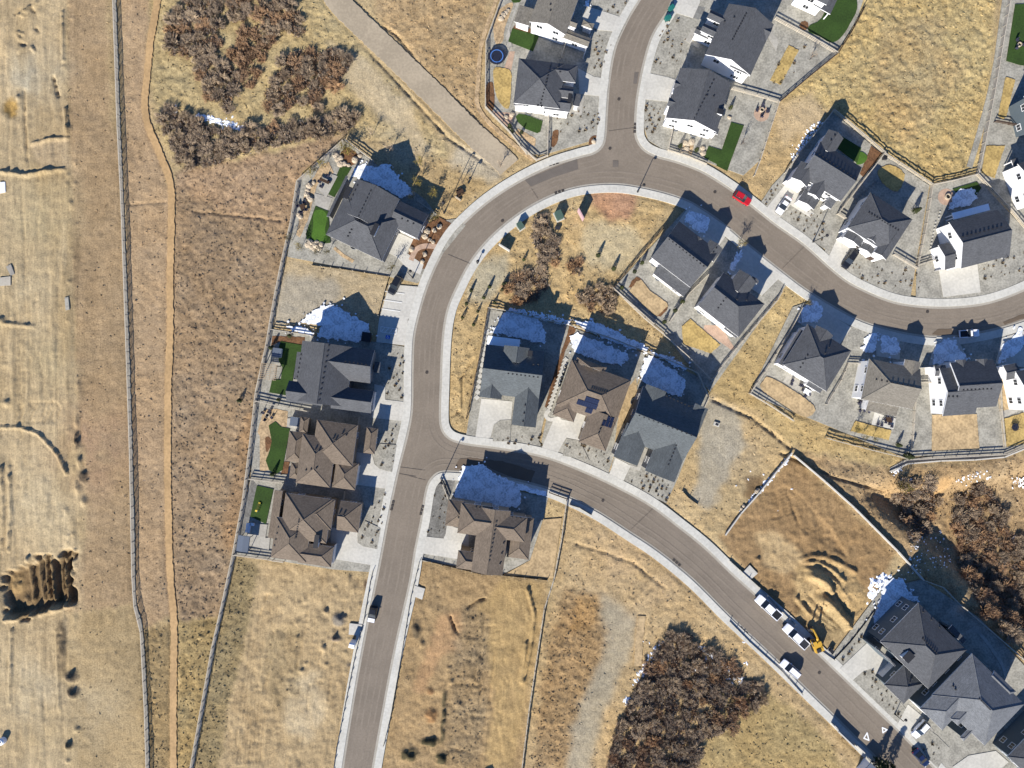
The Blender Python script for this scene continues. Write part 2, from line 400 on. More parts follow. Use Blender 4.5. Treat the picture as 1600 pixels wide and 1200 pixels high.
slab('asphalt_patch', z('F', (640,275),(840,190),(1075,100),(1085,185),(870,255),(690,330)), M['asphalt_dark'], .045, thick=.003, flat=False)
slab('asphalt_patch', z('F', (1372,112),(1420,112),(1420,165),(1372,165)), M['asphalt_dark'], .045, thick=.003, flat=False)
slab('asphalt_patch', z('A', (1340,605),(1375,605),(1360,700),(1328,698)), M['asphalt_dark'], .045, thick=.003, flat=False)
slab('wet_asphalt', rough_edge(z('P', (475,285),(520,200),(610,185),(750,205),(880,215),(1150,300),(1120,390),(900,330),(720,240),(560,270)), 1.0), M['asphalt_stain'], .05, thick=.003, flat=False)
slab('wet_asphalt', rough_edge(z('M', (830,275),(880,240),(990,232),(1010,275),(900,290)), .8), M['asphalt_stain'], .05, thick=.003, flat=False)
slab('wet_asphalt', rough_edge(z('M', (1420,180),(1560,120),(1620,100),(1620,140),(1440,200)), .8), M['asphalt_stain'], .05, thick=.003, flat=False)
for a, b in ((z1('P',20,320), z1('P',240,375)), (z1('F',695,345), z1('F',750,430)), ((625,640+90),(664,735)), (z1('N',1480,645), z1('N',1600,665)), ((990,200),(951,205)), ((1256,386),(1222,420)), ((1020,795),(985,828)), ((700,398),(734,412))):
    ribbon('asphalt_seam', [a, ((a[0]+b[0])/2, (a[1]+b[1])/2), b], -.35, .35, M['seam'], .055, thick=.003)
# speed hump arrows and parking bay paint
def stroke(name, pts, wd, m, base, closed=False):
    if closed: pts = list(pts) + [pts[0]]
    out = None; mb = MB(); zt = bump_level(base)
    for a, b in zip(pts[:-1], pts[1:]):
        A, B = Vector(W(a)), Vector(W(b)); d = (B - A).normalized(); n = Vector((-d.y, d.x)) * wd / 2; e = d * wd * .3
        mb.face([(*(A - n - e), zt), (*(B - n + e), zt), (*(B + n + e), zt), (*(A + n - e), zt)])
        zt += .0006
    return tag(mb.build(name, m), kind='structure')
k8 = lambda x, y: (1290 + x / 10.9, 1090 + y / 10.9)
stroke('road_marking', [k8(650,690), k8(735,725), k8(705,600)], .3, M['paint_white'], .06, True)
stroke('road_marking', [k8(965,510), k8(1045,545), k8(975,595)], .3, M['paint_white'], .06, True)
E8 = lambda x, y: (570 + x / 17.14, 490 + y / 17.14)

# ------------------------------------------------------------------ house lots: gravel first
def yard(poly, m='gravel', base=.03, name='gravel_yard', **k): return slab(name, poly, M[m], base, **k)
yard(z('D', (640,60),(880,240),(1300,540),(1400,670),(1310,740),(1580,700),(1640,760),(1340,1130),(1240,1240),(1000,1185),(155,1020),(240,400)))
yard(z('E', (165,500),(560,565),(1060,610),(1290,650),(1300,1260),(1000,1250),(45,1110)))
yard(z('N', (262,34),(1495,165),(1385,765),(222,680)))
yard(z('O', (275,150),(1440,225),(1300,930),(960,905),(140,775)))
yard(z('P', (240,840),(300,400),(400,350),(560,370),(1260,520),(1220,700),(1110,1040),(880,1160),(500,1090),(190,1045)))
yard([(763,482),(893,511),(862,600),(842,690),(852,704),(790,692),(728,682),(744,580)])
yard([(894,512),(1008,552),(999,590),(955,725),(950,742),(905,726),(853,704),(846,690),(866,600)])
yard([(1010,552),(1095,590),(1106,617),(1085,680),(1060,745),(1041,786),(1010,772),(956,742),(956,725),(1001,590)])
yard(z('A', (235,0),(105,360),(95,900),(380,1190),(440,1290),(600,1285),(1060,1150),(1090,900),(1120,620),(1180,380),(1300,130),(1380,-60),(900,-200),(300,-200)))
yard(z('B', (250,-60),(620,-200),(1500,-200),(1640,0),(1600,130),(1440,400),(1015,760),(870,1190),(760,1290),(460,1180),(190,1110),(60,1030),(20,900),(40,500),(130,250)))
yard(z('H', (800,25),(1215,375),(835,885),(905,925),(760,1180),(540,1040),(200,790),(300,640),(430,500)))
yard([(1379,241),(1452,290),(1430,418),(1422,468),(1380,456),(1330,434),(1287,398),(1305,336)])
yard([(1454,290),(1523,273),(1600,358),(1680,420),(1600,438),(1544,462),(1487,469),(1431,467),(1432,420)])
yard([(1574,-60),(1545,155),(1528,270),(1600,352),(1680,400),(1700,-60)])
yard([(1072,326),(957,452),(1037,519),(1109,612),(1228,446),(1163,396),(1132,370)])
yard([(1268,470),(1238,480),(1171,616),(1300,668),(1410,714),(1565,709),(1640,680),(1680,510),(1600,514),(1520,535),(1446,539),(1394,530),(1330,510)])
yard([(1376,922),(1296,1028),(1350,1078),(1430,1152),(1500,1230),(1620,1330),(1700,1200),(1600,1040),(1530,965),(1440,905)])
yard(z('P', (1225,702),(1375,690),(1300,1190),(890,1165),(1110,1042)), 'tan_dirt', name='bare_dirt_yard')

# driveways, walks, pads
def drive(poly, ang, m='driveway', name='driveway', base=.10, **k): return slab(name, poly, M[m], base, rz=-R(ang), **k)
drive(z('E', (1165,130),(1420,150),(1372,360),(1320,420),(1300,640),(1055,610),(1080,420)), 8, name='parking_bay')
drive(z('D', (1080,820),(1205,875),(1150,990),(1290,1085),(1262,1170),(1150,1110),(1060,1020),(1000,990)), 25)
drive(z('E', (1040,960),(1130,985),(1130,1090),(1300,1110),(1280,1270),(1020,1240)), 8)
drive(z('N', (1100,460),(1235,478),(1255,560),(1300,600),(1402,628),(1372,768),(1090,730)), 8, smooth=0)
drive(z('O', (940,550),(1165,595),(1168,680),(1215,712),(1328,735),(1302,872),(990,820),(950,830)), 8)
drive(z('P', (418,742),(565,795),(600,800),(600,960),(500,1030),(170,978),(226,842),(390,860),(408,820)), 8)
drive(z('J', (385,975),(645,998),(632,1160),(540,1160),(490,1190),(460,1300),(330,1330)), 7)
drive(z('K', (140,975),(300,1010),(330,880),(440,930),(400,1010),(352,1165),(240,1140),(208,1190),(150,1300),(20,1260)), 19)
drive(z('Q', (330,615),(455,680),(390,815),(268,765)), 22)
drive(z('Q', (572,530),(605,550),(530,725),(436,690),(452,672),(510,690)), 22, 'patio', 'porch_walk', .12)
drive(z('A', (870,570),(1000,640),(1128,662),(1105,808),(880,785)), 8)
drive(z('A', (960,60),(1090,100),(1242,150),(1185,265),(1030,250),(900,150)), 20)
drive(z('A', (880,790),(925,800),(900,960),(800,940),(810,880)), 8, 'patio', 'porch_walk', .12)
drive(z('B', (45,535),(205,570),(290,600),(205,750),(15,728)), 16)
drive(z('B', (215,570),(290,590),(260,690),(180,670)), 16, 'paver', 'paver_band', .115)
drive(z('B', (250,-60),(440,-20),(440,20),(388,135),(245,90)), 25)
drive(z('B', (400,40),(480,60),(430,150),(385,130)), 25, 'paver', 'paver_band', .115)
drive(z('B', (390,200),(470,240),(430,360),(330,300)), 25, 'patio', 'porch_walk', .12)
drive(z('H', (440,590),(600,670),(520,760),(650,870),(620,908),(452,800),(340,935),(235,850)), 32)
drive(z('I', (60,715),(255,840),(85,1040),(-50,960)), 33)
drive(z('I', (885,1000),(1205,955),(1235,1210),(925,1250)), -14)
drive([(1080,318),(1141,358),(1115,395),(1050,360)], 37)
drive([(1163,387),(1222,430),(1190,462),(1135,425)], 38)
drive([(1268,473),(1330,512),(1310,540),(1240,500)], 31)
drive(z('M', (350,215),(560,280),(560,490),(370,460)), 11)
drive(z('M', (870,300),(1040,315),(1130,490),(800,540)), -4)
drive(z('M', (1410,310),(1600,250),(1700,300),(1660,560),(1360,530)), -12)
drive(z('U', (160,720),(380,512),(535,650),(480,805),(400,722),(345,738),(258,812)), 44)
drive(z('U', (610,1150),(690,1000),(810,1100),(715,1240)), 44)
drive(z('V', (1150,950),(1250,880),(1420,850),(1500,920),(1300,1100)), 44)
drive(z('V', (985,665),(1035,725),(1020,740),(960,700)), 44, 'patio', 'porch_walk', .12)
# curved planting island in the south east drive stays gravel
slab('gravel_island', z('U', (262,812),(340,735),(400,722),(470,770),(700,1070),(615,1150)), M['gravel'], .17, thick=.2)
slab('gravel_island', z('V', (905,765),(985,700),(1060,760),(1130,830),(1060,960),(1000,900)), M['gravel'], .17, thick=.2)
slab('gravel_island', z('N', (1240,480),(1260,560),(1300,600),(1402,626),(1440,400),(1300,390)), M['gravel'], .17, thick=.2)
slab('gravel_island', z('O', (1165,598),(1168,680),(1215,712),(1330,735),(1360,560),(1230,500)), M['gravel'], .17, thick=.2)
slab('gravel_island', z('J', (480,1330),(490,1190),(540,1155),(632,1150),(625,1330)), M['gravel'], .17, thick=.2)
slab('gravel_island', z('K', (208,1290),(240,1145),(350,1165),(430,1330)), M['gravel'], .17, thick=.2)

# lawns, mulch, patios
def lawn(poly, m='turf', base=.2, name='lawn', **k):
    if m in ('dry_lawn', 'tan_dirt', 'brown_dirt', 'mulch', 'river_rock') and len(poly) > 3:
        if k.get('smooth'): poly = catmull(poly, k.pop('smooth'), True)
        poly = rough_edge(poly, .45, 2.5)
    return slab(name, poly, M[m], base, thick=.12, **k)
lawn(z('D', (600,265),(690,280),(548,525),(498,500)))
lawn(z('D', (390,598),(495,640),(515,905),(470,908),(318,872),(310,830)))
lawn(z('D', (375,660),(410,630),(460,640),(490,690),(470,800),(490,880),(430,895),(360,860),(372,760)), 'turf_light', .22, 'putting_green', smooth=4)
lawn(z('E', (262,605),(460,640),(445,780),(385,800),(372,850),(340,1060),(165,1030),(190,925),(262,925),(275,820),(245,770),(248,640)))
lawn(z('N', (375,240),(430,205),(480,252),(552,265),(500,540),(490,610),(440,640),(380,612),(350,530),(382,450),(400,370)), smooth=0)
lawn(z('O', (330,205),(468,235),(405,525),(275,462)))
lawn(z('A', (322,240),(545,300),(495,430),(288,350)))
lawn(z('A', (165,580),(240,570),(310,600),(312,720),(300,880),(270,905),(220,860),(180,760)), 'dry_lawn', smooth=3)
lawn(z('A', (350,975),(375,950),(440,960),(575,1010),(555,1100),(530,1112),(430,1075),(370,1020)), smooth=0)
lawn(z('A', (310,0),(400,0),(380,25),(330,25)))
lawn(z('B', (668,900),(762,925),(660,1200),(640,1260),(560,1220)))
lawn(z('B', (502,1075),(597,1105),(575,1215),(470,1160)))
lawn(z('B', (1090,335),(1165,372),(1032,627),(955,592)), 'dry_lawn')
lawn(z('B', (1440,-60),(1570,-40),(1592,70),(1545,170),(1505,240),(1450,300),(1390,312),(1320,270),(1240,235),(1245,190),(1330,140)), smooth=3)
lawn(z('H', (1040,360),(1085,390),(1085,425),(1050,460),(1000,460),(1010,390)), 'turf_light', smooth=3)
lawn(z('H', (860,220),(1040,330),(1005,455),(840,330)))
lawn(z('H', (1125,310),(1215,375),(1060,570),(1030,540)), 'mulch', .19, 'mulch_bed')
lawn(z('I', (380,200),(480,150),(600,230),(540,370),(420,300)), 'dry_lawn', smooth=3)
lawn(z('I', (820,385),(900,360),(890,440),(960,500),(870,760),(850,940),(700,990)), 'brown_dirt', .06, 'bare_dirt_strip')
lawn(z('I', (1000,350),(1200,290),(1240,340),(1200,400),(1080,420)), 'turf')
lawn(z('I', (1280,-10),(1435,-10),(1370,190),(1350,260),(1240,215)), 'dry_lawn')
lawn(z('C', (1530,35),(1700,30),(1700,500),(1560,480),(1465,450)))
lawn(z('C', (1460,570),(1530,590),(1465,860),(1440,880),(1405,855)), 'dry_lawn')
lawn(z('G', (290,850),(330,840),(400,930),(540,1030),(550,1060),(460,1140),(420,1120),(230,930)), 'tan_dirt', .2, 'dormant_lawn')
lawn(z('G', (225,905),(250,850),(290,815),(325,830),(300,860),(260,900)), 'mulch', .19, 'mulch_bed')
lawn(z('G', (450,1140),(500,1095),(530,1035),(555,1050),(545,1090),(490,1145)), 'mulch', .19, 'mulch_bed')
lawn(z('L', (240,480),(312,418),(560,635),(480,705),(250,625)), 'dry_lawn')
lawn(z('L', (920,930),(990,910),(1330,1130),(1300,1230),(1180,1200),(910,1010)), 'tan_dirt', .2, 'dormant_lawn', smooth=3)
lawn(z('M', (190,1000),(490,1080),(470,1160),(150,1085)), 'dry_lawn')
lawn(z('M', (830,950),(1200,945),(1222,1240),(828,1250)), 'tan_dirt', .2, 'bare_dirt_yard')
lawn(z('M', (1405,990),(1700,900),(1700,1170),(1430,1220)), 'dry_lawn')
lawn(z('M', (1365,660),(1420,660),(1490,900),(1390,920)), 'tan_dirt', .2, 'bare_dirt_yard')
lawn(z('K', (700,790),(790,680),(820,640),(830,760),(700,1180),(640,1190)), 'tan_dirt', .08, 'bare_dirt_strip')
lawn(z('K', (265,190),(320,240),(230,420),(150,700),(90,900),(60,880),(150,560),(240,300)), 'mulch', .08, 'mulch_bed')
lawn(z('D', (1160,1010),(1180,900),(1300,760),(1420,690),(1560,760),(1330,1120),(1245,1120)), 'mulch', .08, 'mulch_bed')
ribbon('curved_walk', catmull(z('D', (1185,1050),(1230,960),(1310,930),(1410,940)), 5), -4, 4, M['pink_paver'], .13)
lawn(z('D', (590,180),(650,110),(740,170),(720,250),(620,260)), 'mulch', .08, 'mulch_bed', smooth=3)
lawn(z('D', (440,250),(500,230),(540,320),(400,430),(330,700),(260,860),(230,840),(300,480)), 'river_rock', .08, 'river_rock_bed')
lawn(z('D', (450,350),(520,330),(575,350),(480,530),(400,440)), 'patio', .1, 'patio')
lawn(z('D', (380,490),(530,530),(490,640),(390,590)), 'patio', .11, 'patio')
ribbon('beige_walk', z('D', (545,945),(620,1010),(705,1060)), -2.5, 2.5, M['river_rock'], .09)
lawn(z('N', (330,110),(440,100),(530,120),(528,250),(480,255),(430,205),(375,240),(400,370),(380,450),(350,530),(380,610),(300,620),(300,330),(280,290)), 'river_rock', .08, 'river_rock_bed')
lawn(z('N', (530,180),(640,170),(640,280),(525,250)), 'patio', .1, 'patio')
lawn(z('N', (345,350),(375,330),(400,370),(382,430),(355,460)), 'mulch', .12, 'mulch_bed', smooth=3)
lawn(z('N', (505,540),(550,540),(530,640),(470,650),(490,600)), 'mulch', .12, 'mulch_bed')
lawn(z('E', (190,560),(460,570),(455,640),(262,605),(180,640)), 'mulch', .08, 'mulch_bed')
for i in range(4): lawn(z('E', (288+24*i,800),(306+24*i,803),(298+24*i,850),(280+24*i,847)), 'patio', .12, 'stepping_slab')
lawn(z('E', (360,675),(440,690),(425,780),(345,765)), 'patio', .12, 'patio')
lawn(z('O', (255,520),(420,530),(400,640),(440,640),(430,740),(240,700)), 'patio', .1, 'patio')
lawn(z('O', (285,150),(330,205),(275,462),(150,770),(145,740)), 'gravel_dark', .07, 'dark_gravel_bed')
lawn(z('A', (270,300),(360,20),(390,10),(300,250),(320,400),(280,410)), 'patio', .1, 'curved_walk')
lawn(z('A', (170,150),(270,40),(330,40),(260,230),(240,350),(180,360)), 'river_rock', .08, 'river_rock_bed', smooth=3)
lawn(z('A', (105,720),(160,690),(175,850),(150,930),(110,880)), 'mulch', .08, 'mulch_bed', smooth=3)
lawn(z('A', (300,430),(345,430),(310,600),(255,570)), 'pink_paver', .09, 'paver_walk')
lawn(z('A', (160,930),(300,940),(330,980),(300,1080),(200,990)), 'pink_paver', .09, 'paver_pad')
lawn(z('A', (370,1070),(520,1160),(510,1220),(340,1110)), 'river_rock', .08, 'river_rock_bed')
lawn(z('A', (660,1100),(710,1090),(690,1200),(650,1220)), 'mulch', .08, 'mulch_bed', smooth=3)
lawn(z('A', (960,1170),(1000,1130),(1045,1140),(1030,1200),(970,1230)), 'mulch', .08, 'mulch_bed', smooth=3)
lawn(z('A', (345,205),(510,255),(500,290),(325,240)), 'mulch', .08, 'mulch_bed')
def disc(p, r, n=24): return [(p[0]+r*math.cos(2*PI*i/n), p[1]+r*math.sin(2*PI*i/n)) for i in range(n)]
lawn(disc(z1('B',893,838), 12), 'pink_paver', .09, 'round_patio')
lawn(disc(z1('B',1205,190), 7), 'mulch', .08, 'mulch_bed')
lawn(disc(z1('C',1575,335), 18), 'river_rock', .22, 'round_patio')
lawn(disc(z1('I',950,415), 13), 'pink_paver', .09, 'round_patio')
lawn(z('B', (930,240),(960,220),(1020,300),(1000,380),(960,310)), 'patio', .09, 'curved_walk')
lawn(z('B', (320,1050),(400,1040),(380,1140),(310,1110)), 'river_rock', .08, 'river_rock_bed')
lawn(z('M', (350,930),(530,980),(510,1070),(325,1030)), 'driveway', .1, 'patio')
lawn(z('L', (1130,880),(1330,1000),(1290,1060),(1080,940)), 'patio', .09, 'patio')
lawn(z('L', (430,470),(560,470),(680,660),(660,680),(420,510)), 'pink_paver', .09, 'paver_walk')
lawn(z('M', (1390,920),(1560,880),(1640,880),(1405,985)), 'patio', .09, 'patio')
lawn(z('M', (690,680),(820,680),(830,1250),(655,1250)), 'gravel_dark', .06, 'dark_gravel_bed')
lawn(z('M', (1195,880),(1360,870),(1410,1230),(1225,1240)), 'gravel_dark', .06, 'dark_gravel_bed')
lawn(z('P', (310,430),(370,365),(490,370),(440,520),(420,740),(400,860),(240,838)), 'gravel_dark', .06, 'dark_gravel_bed')
lawn(z('U', (1170,560),(1300,500),(1480,780),(1440,960),(1340,860)), 'gravel_dark', .06, 'dark_gravel_bed')
ribbon('curved_walk', catmull(z('U', (1140,440),(1230,430),(1340,560),(1430,700),(1460,830)), 4), -2.5, 2.5, M['patio'], .12)
for i in range(13):
    t = i / 12; p = z1('J', 432 - 85*t, 425 + 540*t); slab('stepping_slab', disc(p, 4.6, 4), M['driveway'], .12, rz=.7, thick=.1)
for i in range(14):
    t = i / 13; p = z1('K', 232 - 145*t, 490 + 430*t); slab('stepping_slab', disc(p, 4.4, 4), M['driveway'], .12, rz=.7, thick=.1)
ribbon('garden_walk', catmull(z('K', (85,900),(70,960),(110,990),(190,975)), 4), -3, 3, M['driveway'], .13)
for i in range(12): slab('stepping_slab', disc(z1('I', 875-70*(i/12)+ (20 if i<3 else 0), 540+350*i/12), 1.3, 8), M['driveway'], .12, thick=.1)
for i in range(8): slab('stepping_slab', disc(z1('I', 200+170*i/7, 440-150*i/7), 2.2, 4), M['paver'], .12, thick=.1)
slab('concrete_pad', z('T', (165,120),(232,190),(165,248),(105,185)), M['driveway'], .1)
slab('concrete_pad', z('X', (870,400),(940,408),(930,470),(865,462)), M['driveway'], .1)
slab('concrete_pad', z('X', (1228,192),(1286,210),(1270,270),(1218,250)), M['driveway'], .1)
ribbon('plank_path', z('Y', (650,250),(635,400),(625,560)), -6, 6, M['tan_dirt'], .06, jit=.8)
# tracks and paths
ribbon('gravel_track', catmull([(490,-60),(527,0),(560,35),(620,92),(680,150),(735,205),(783,248),(796,262)], 5), -18, 18, M['track'], .03, jit=.9)
ribbon('dirt_trail', catmull([(250,-60),(246,0),(236,60),(230,120),(226,165),(233,200),(252,245),(267,290),(268,340),(266,420),(266,520),(263,600),(262,720),(264,830),(266,900),(272,970),(271,1080),(271,1200),(271,1280)], 4), -5.2, 5.2, M['trail'], .03, jit=.9)
ribbon('mow_strip', catmull([(178,-60),(179,0),(186,200),(191,320),(200,550),(204,680),(208,830),(209,900),(211,945),(221,985),(228,1100),(231,1200),(232,1290)], 3), -2.3, 2.3, M['gravel'], .03, jit=.6)
ribbon('mow_strip', [(538,220),(466,284),(456,350),(442,410),(430,470),(418,540),(402,610),(392,700),(382,780),(366,866),(334,1010),(300,1200),(285,1290)], -2.2, 2.2, M['gutter'], .03, jit=.6)
ribbon('garden_path', catmull([(795,-60),(772,10),(752,70),(748,120),(748,170),(790,215),(834,250)], 4), -3.2, 3.2, M['river_rock'], .035, jit=.7)
ribbon('crusher_path', [(1392,735),(1415,722),(1470,716),(1565,712),(1610,694)], -4, 4, M['gutter'], .035)
ribbon('gravel_path', catmull([(1577,-60),(1568,40),(1550,140),(1530,215),(1516,262)], 4), -6, 3, M['gravel'], .035)

# ------------------------------------------------------------------ snow left in the shade
def snow(poly, base=.24, amp=1.6, blobs=34, spread=5):
    ph = [random.uniform(0, 6.28) for _ in range(4)]; poly = rough_edge(poly, 0, 2.2)
    poly = [(p[0] + amp * (random.uniform(-.9, .9) + .9 * math.sin(i * .9 + ph[0]) * math.sin(i * .23 + ph[1])), p[1] + amp * (random.uniform(-.9, .9) + .9 * math.sin(i * .7 + ph[2]) * math.sin(i * .31 + ph[3]))) for i, p in enumerate(poly)]
    slab('snow_patch', poly, M['yard_snow'], base, thick=.2, kind='stuff', flat=False)
    mb = MB(); zt = bump_level(base)
    for _ in range(blobs):
        p = random.choice(poly); q = (p[0] + random.gauss(0, spread), p[1] + random.gauss(0, spread)); r = random.uniform(.6, 2.2)
        n = 7; ring = [(q[0]+r*random.uniform(.6,1.3)*math.cos(2*PI*i/n), q[1]+r*random.uniform(.5,1.2)*math.sin(2*PI*i/n)) for i in range(n)]
        h = random.uniform(0, .02)
        P = [(*W(p), zt + h) for p in ring][::-1]; mb.face(P)
        for i in range(n):
            a, b = P[i], P[(i+1) % n]; mb.face([a, (a[0],a[1],a[2]-.2), (b[0],b[1],b[2]-.2), b])
    if blobs: tag(mb.build('snow_patch', M['yard_snow']), kind='stuff')
snow(z('D', (690,345),(740,262),(800,250),(870,275),(930,262),(990,250),(1040,300),(1100,380),(1180,440),(1200,500),(1110,530),(900,425),(740,360)))
snow(z('E', (430,445),(480,390),(560,340),(640,305),(720,300),(800,360),(900,410),(990,460),(1010,560),(920,610),(560,570),(600,480)))
snow(z('E', (310,480),(440,480),(540,530),(520,560),(400,530)), blobs=8)
snow(z('P', (475,520),(550,250),(720,240),(830,330),(980,395),(1040,490),(1010,600),(880,600)))
snow(z('P', (1000,400),(1240,470),(1250,510),(1000,450)), amp=.8, blobs=6)
snow(z('J', (470,430),(590,240),(860,310),(905,400),(920,520),(700,470),(560,440)))
snow(z('K', (290,165),(440,170),(600,225),(760,320),(920,380),(900,425),(640,350),(400,240)), amp=1.8, blobs=40, spread=4)
snow(z('K', (930,420),(1050,450),(1180,510),(1250,560),(1230,580),(1000,470)), amp=1.2, blobs=26, spread=4)
snow(z('K', (270,290),(330,270),(560,360),(740,440),(760,480),(690,540),(520,510),(300,420)), blobs=8)
snow(z('K', (890,470),(960,455),(1060,540),(1180,610),(1240,680),(1200,800),(1090,770),(890,685),(850,660)), blobs=26)
snow(z('G', (720,250),(900,330),(870,460),(780,420),(690,350)), blobs=16)
snow(z('G', (1150,590),(1180,570),(1160,660),(1090,770),(1060,740)), blobs=16)
snow(z('L', (1240,330),(1330,260),(1420,330),(1370,450),(1230,440)), blobs=10)
snow(z('M', (410,280),(530,310),(560,380),(540,450),(400,430)), blobs=16)
snow(z('M', (270,300),(350,260),(380,290),(340,440),(250,430)), blobs=8)
snow(z('M', (860,370),(930,320),(1020,330),(1040,400),(1150,490),(830,530)), blobs=16)
snow(z('M', (1410,370),(1500,300),(1560,220),(1600,330),(1560,420),(1380,520)), blobs=10)
snow(z('I', (1000,420),(1050,360),(1180,340),(1200,430),(1140,480),(960,530)), blobs=6)
snow(z('A', (930,20),(965,0),(960,60),(935,60)), amp=.6, blobs=3)

snow(z('U', (500,20),(640,20),(700,120),(780,190),(640,180),(540,270),(430,390),(415,330),(470,180)), amp=2.4, blobs=60, spread=6)
# ------------------------------------------------------------------ the ground: one sheet with real relief
def axis(lo, hi, step, far):
    a = list(np.arange(lo, hi + 1e-6, step)); d = step * 2; v = hi
    while v < far: v += d; d *= 1.5; a.append(v)
    d = step * 2; v = lo
    while v > -far: v -= d; d *= 1.5; a.insert(0, v)
    return np.array(a)
gx = axis(-124, 124, .34, 1800); gy = axis(-94, 94, .34, 1800)
XX, YY = np.meshgrid(gx, gy); PX = 800 + XX / S; PY = 600 - YY / S
def vnoise(x, y, s, seed):
    t = np.random.default_rng(seed).random((257, 257)); t[256] = t[0]; t[:, 256] = t[:, 0]
    u = x / s; v = y / s; i = np.floor(u).astype(int); j = np.floor(v).astype(int); fu = u - i; fv = v - j
    fu = fu * fu * (3 - 2 * fu); fv = fv * fv * (3 - 2 * fv); i &= 255; j &= 255
    return (t[i, j] * (1 - fu) + t[i + 1, j] * fu) * (1 - fv) + (t[i, j + 1] * (1 - fu) + t[i + 1, j + 1] * fu) * fv
def fbm(x, y, s, seed, o=4):
    r = 0; a = 1; tot = 0
    for k in range(o): r = r + a * vnoise(x, y, s / 2 ** k, seed + k); tot += a; a *= .55
    return r / tot
wx = (fbm(XX, YY, 5, 11) - .5) * 2; wy = (fbm(XX, YY, 5, 31) - .5) * 2
wx2 = (vnoise(XX, YY, .9, 51) - .5) * 2; wy2 = (vnoise(XX, YY, .9, 61) - .5) * 2
def inside(poly, warp=0.0, fine=0.0):
    px = PX + wx * warp + wx2 * fine; py = PY + wy * warp + wy2 * fine
    m = np.zeros(PX.shape, bool); xs = [p[0] for p in poly]; ys = [p[1] for p in poly]; g = warp + fine + 2
    c0, c1 = np.searchsorted(-0 + (800 + gx / S), [min(xs) - g, max(xs) + g])
    yy = 600 - gy / S
    rows = np.where((yy > min(ys) - g) & (yy < max(ys) + g))[0]
    if len(rows) == 0 or c1 <= c0: return m
    r0, r1 = rows[0], rows[-1] + 1
    a = px[r0:r1, c0:c1]; b = py[r0:r1, c0:c1]; q = np.zeros(a.shape, bool); n = len(poly)
    for i in range(n):
        x1, y1 = poly[i]; x2, y2 = poly[(i + 1) % n]
        if y1 == y2: continue
        q ^= ((y1 > b) != (y2 > b)) & (a < (x2 - x1) * (b - y1) / (y2 - y1) + x1)
    m[r0:r1, c0:c1] = q
    return m
def blur(a, k):
    a = a.astype(np.float32)
    for _ in range(k):
        b = a.copy(); b[1:] += a[:-1]; b[:-1] += a[1:]; b[0] += a[0]; b[-1] += a[-1]; a = b / 3
        b = a.copy(); b[:, 1:] += a[:, :-1]; b[:, :-1] += a[:, 1:]; b[:, 0] += a[:, 0]; b[:, -1] += a[:, -1]; a = b / 3
    return a
COLR = np.empty(PX.shape + (3,), np.float32); COLR[:] = alb(196, 170, 122)
TUFT = np.full(PX.shape, .55, np.float32); REL = np.full(PX.shape, .10, np.float32)
def zone(poly, rgb, tuft, rel, warp=8, fine=4, soft=2, mix=1.0):
    m = (blur(inside(poly, warp, fine), soft) * mix)
    COLR[:] = COLR * (1 - m[..., None]) + np.array(alb(*rgb), np.float32) * m[..., None]
    TUFT[:] = TUFT * (1 - m) + tuft * m; REL[:] = REL * (1 - m) + rel * m
far = 400
# left: building site, two mown strips, brown field
zone([(-far,-far),(102,-far),(104,60),(100,110),(108,230),(112,330),(113,420),(117,560),(124,680),(136,760),(130,830),(126,900),(108,980),(112,1100),(114,1600),(-far,1600)], (197,172,128), .22, .07, 4, 5)
zone([(104,-far),(178,-far),(186,200),(200,550),(208,830),(211,945),(100,960),(130,850),(137,760),(124,660),(117,560),(110,300),(106,100)], (180,152,112), .45, .07, 2, 3)
zone([(108,960),(211,945),(221,985),(228,1600),(110,1600)], (186,160,114), .42, .07, 4, 4)
zone([(150,-far),(182,-far),(190,200),(175,210)], (178,158,112), .5, .06, 6, 3, 4, .5)
zone([(180,-far),(246,-far),(228,160),(252,250),(267,310),(262,700),(268,960),(222,985),(211,945),(200,550)], (190,160,120), .55, .08, 2, 3)
zone([(272,268),(330,262),(420,238),(530,212),(537,222),(466,285),(455,350),(440,420),(418,540),(395,660),(388,760),(366,868),(350,960),(278,972),(264,900),(263,600)], (170,143,108), .85, .12, 3, 4)
zone([(278,270),(420,240),(530,214),(470,280),(450,360),(350,330),(280,300)], (184,152,114), .85, .12, 10, 5, 3, .8)
zone([(395,640),(388,740),(366,868),(345,850),(365,740),(380,640)], (174,136,92), .95, .13, 8, 6, 3, .6)
zone([(276,972),(350,960),(300,1200),(290,1600),(272,1600)], (176,150,98), .95, .12, 4, 5)
zone([(222,985),(272,975),(272,1600),(234,1600)], (170,144,98), .8, .10, 4, 5)
zone([(366,868),(405,880),(395,940),(360,1100),(345,1200),(330,1600),(290,1600),(300,1200)], (158,138,96), .9, .10, 3, 5)
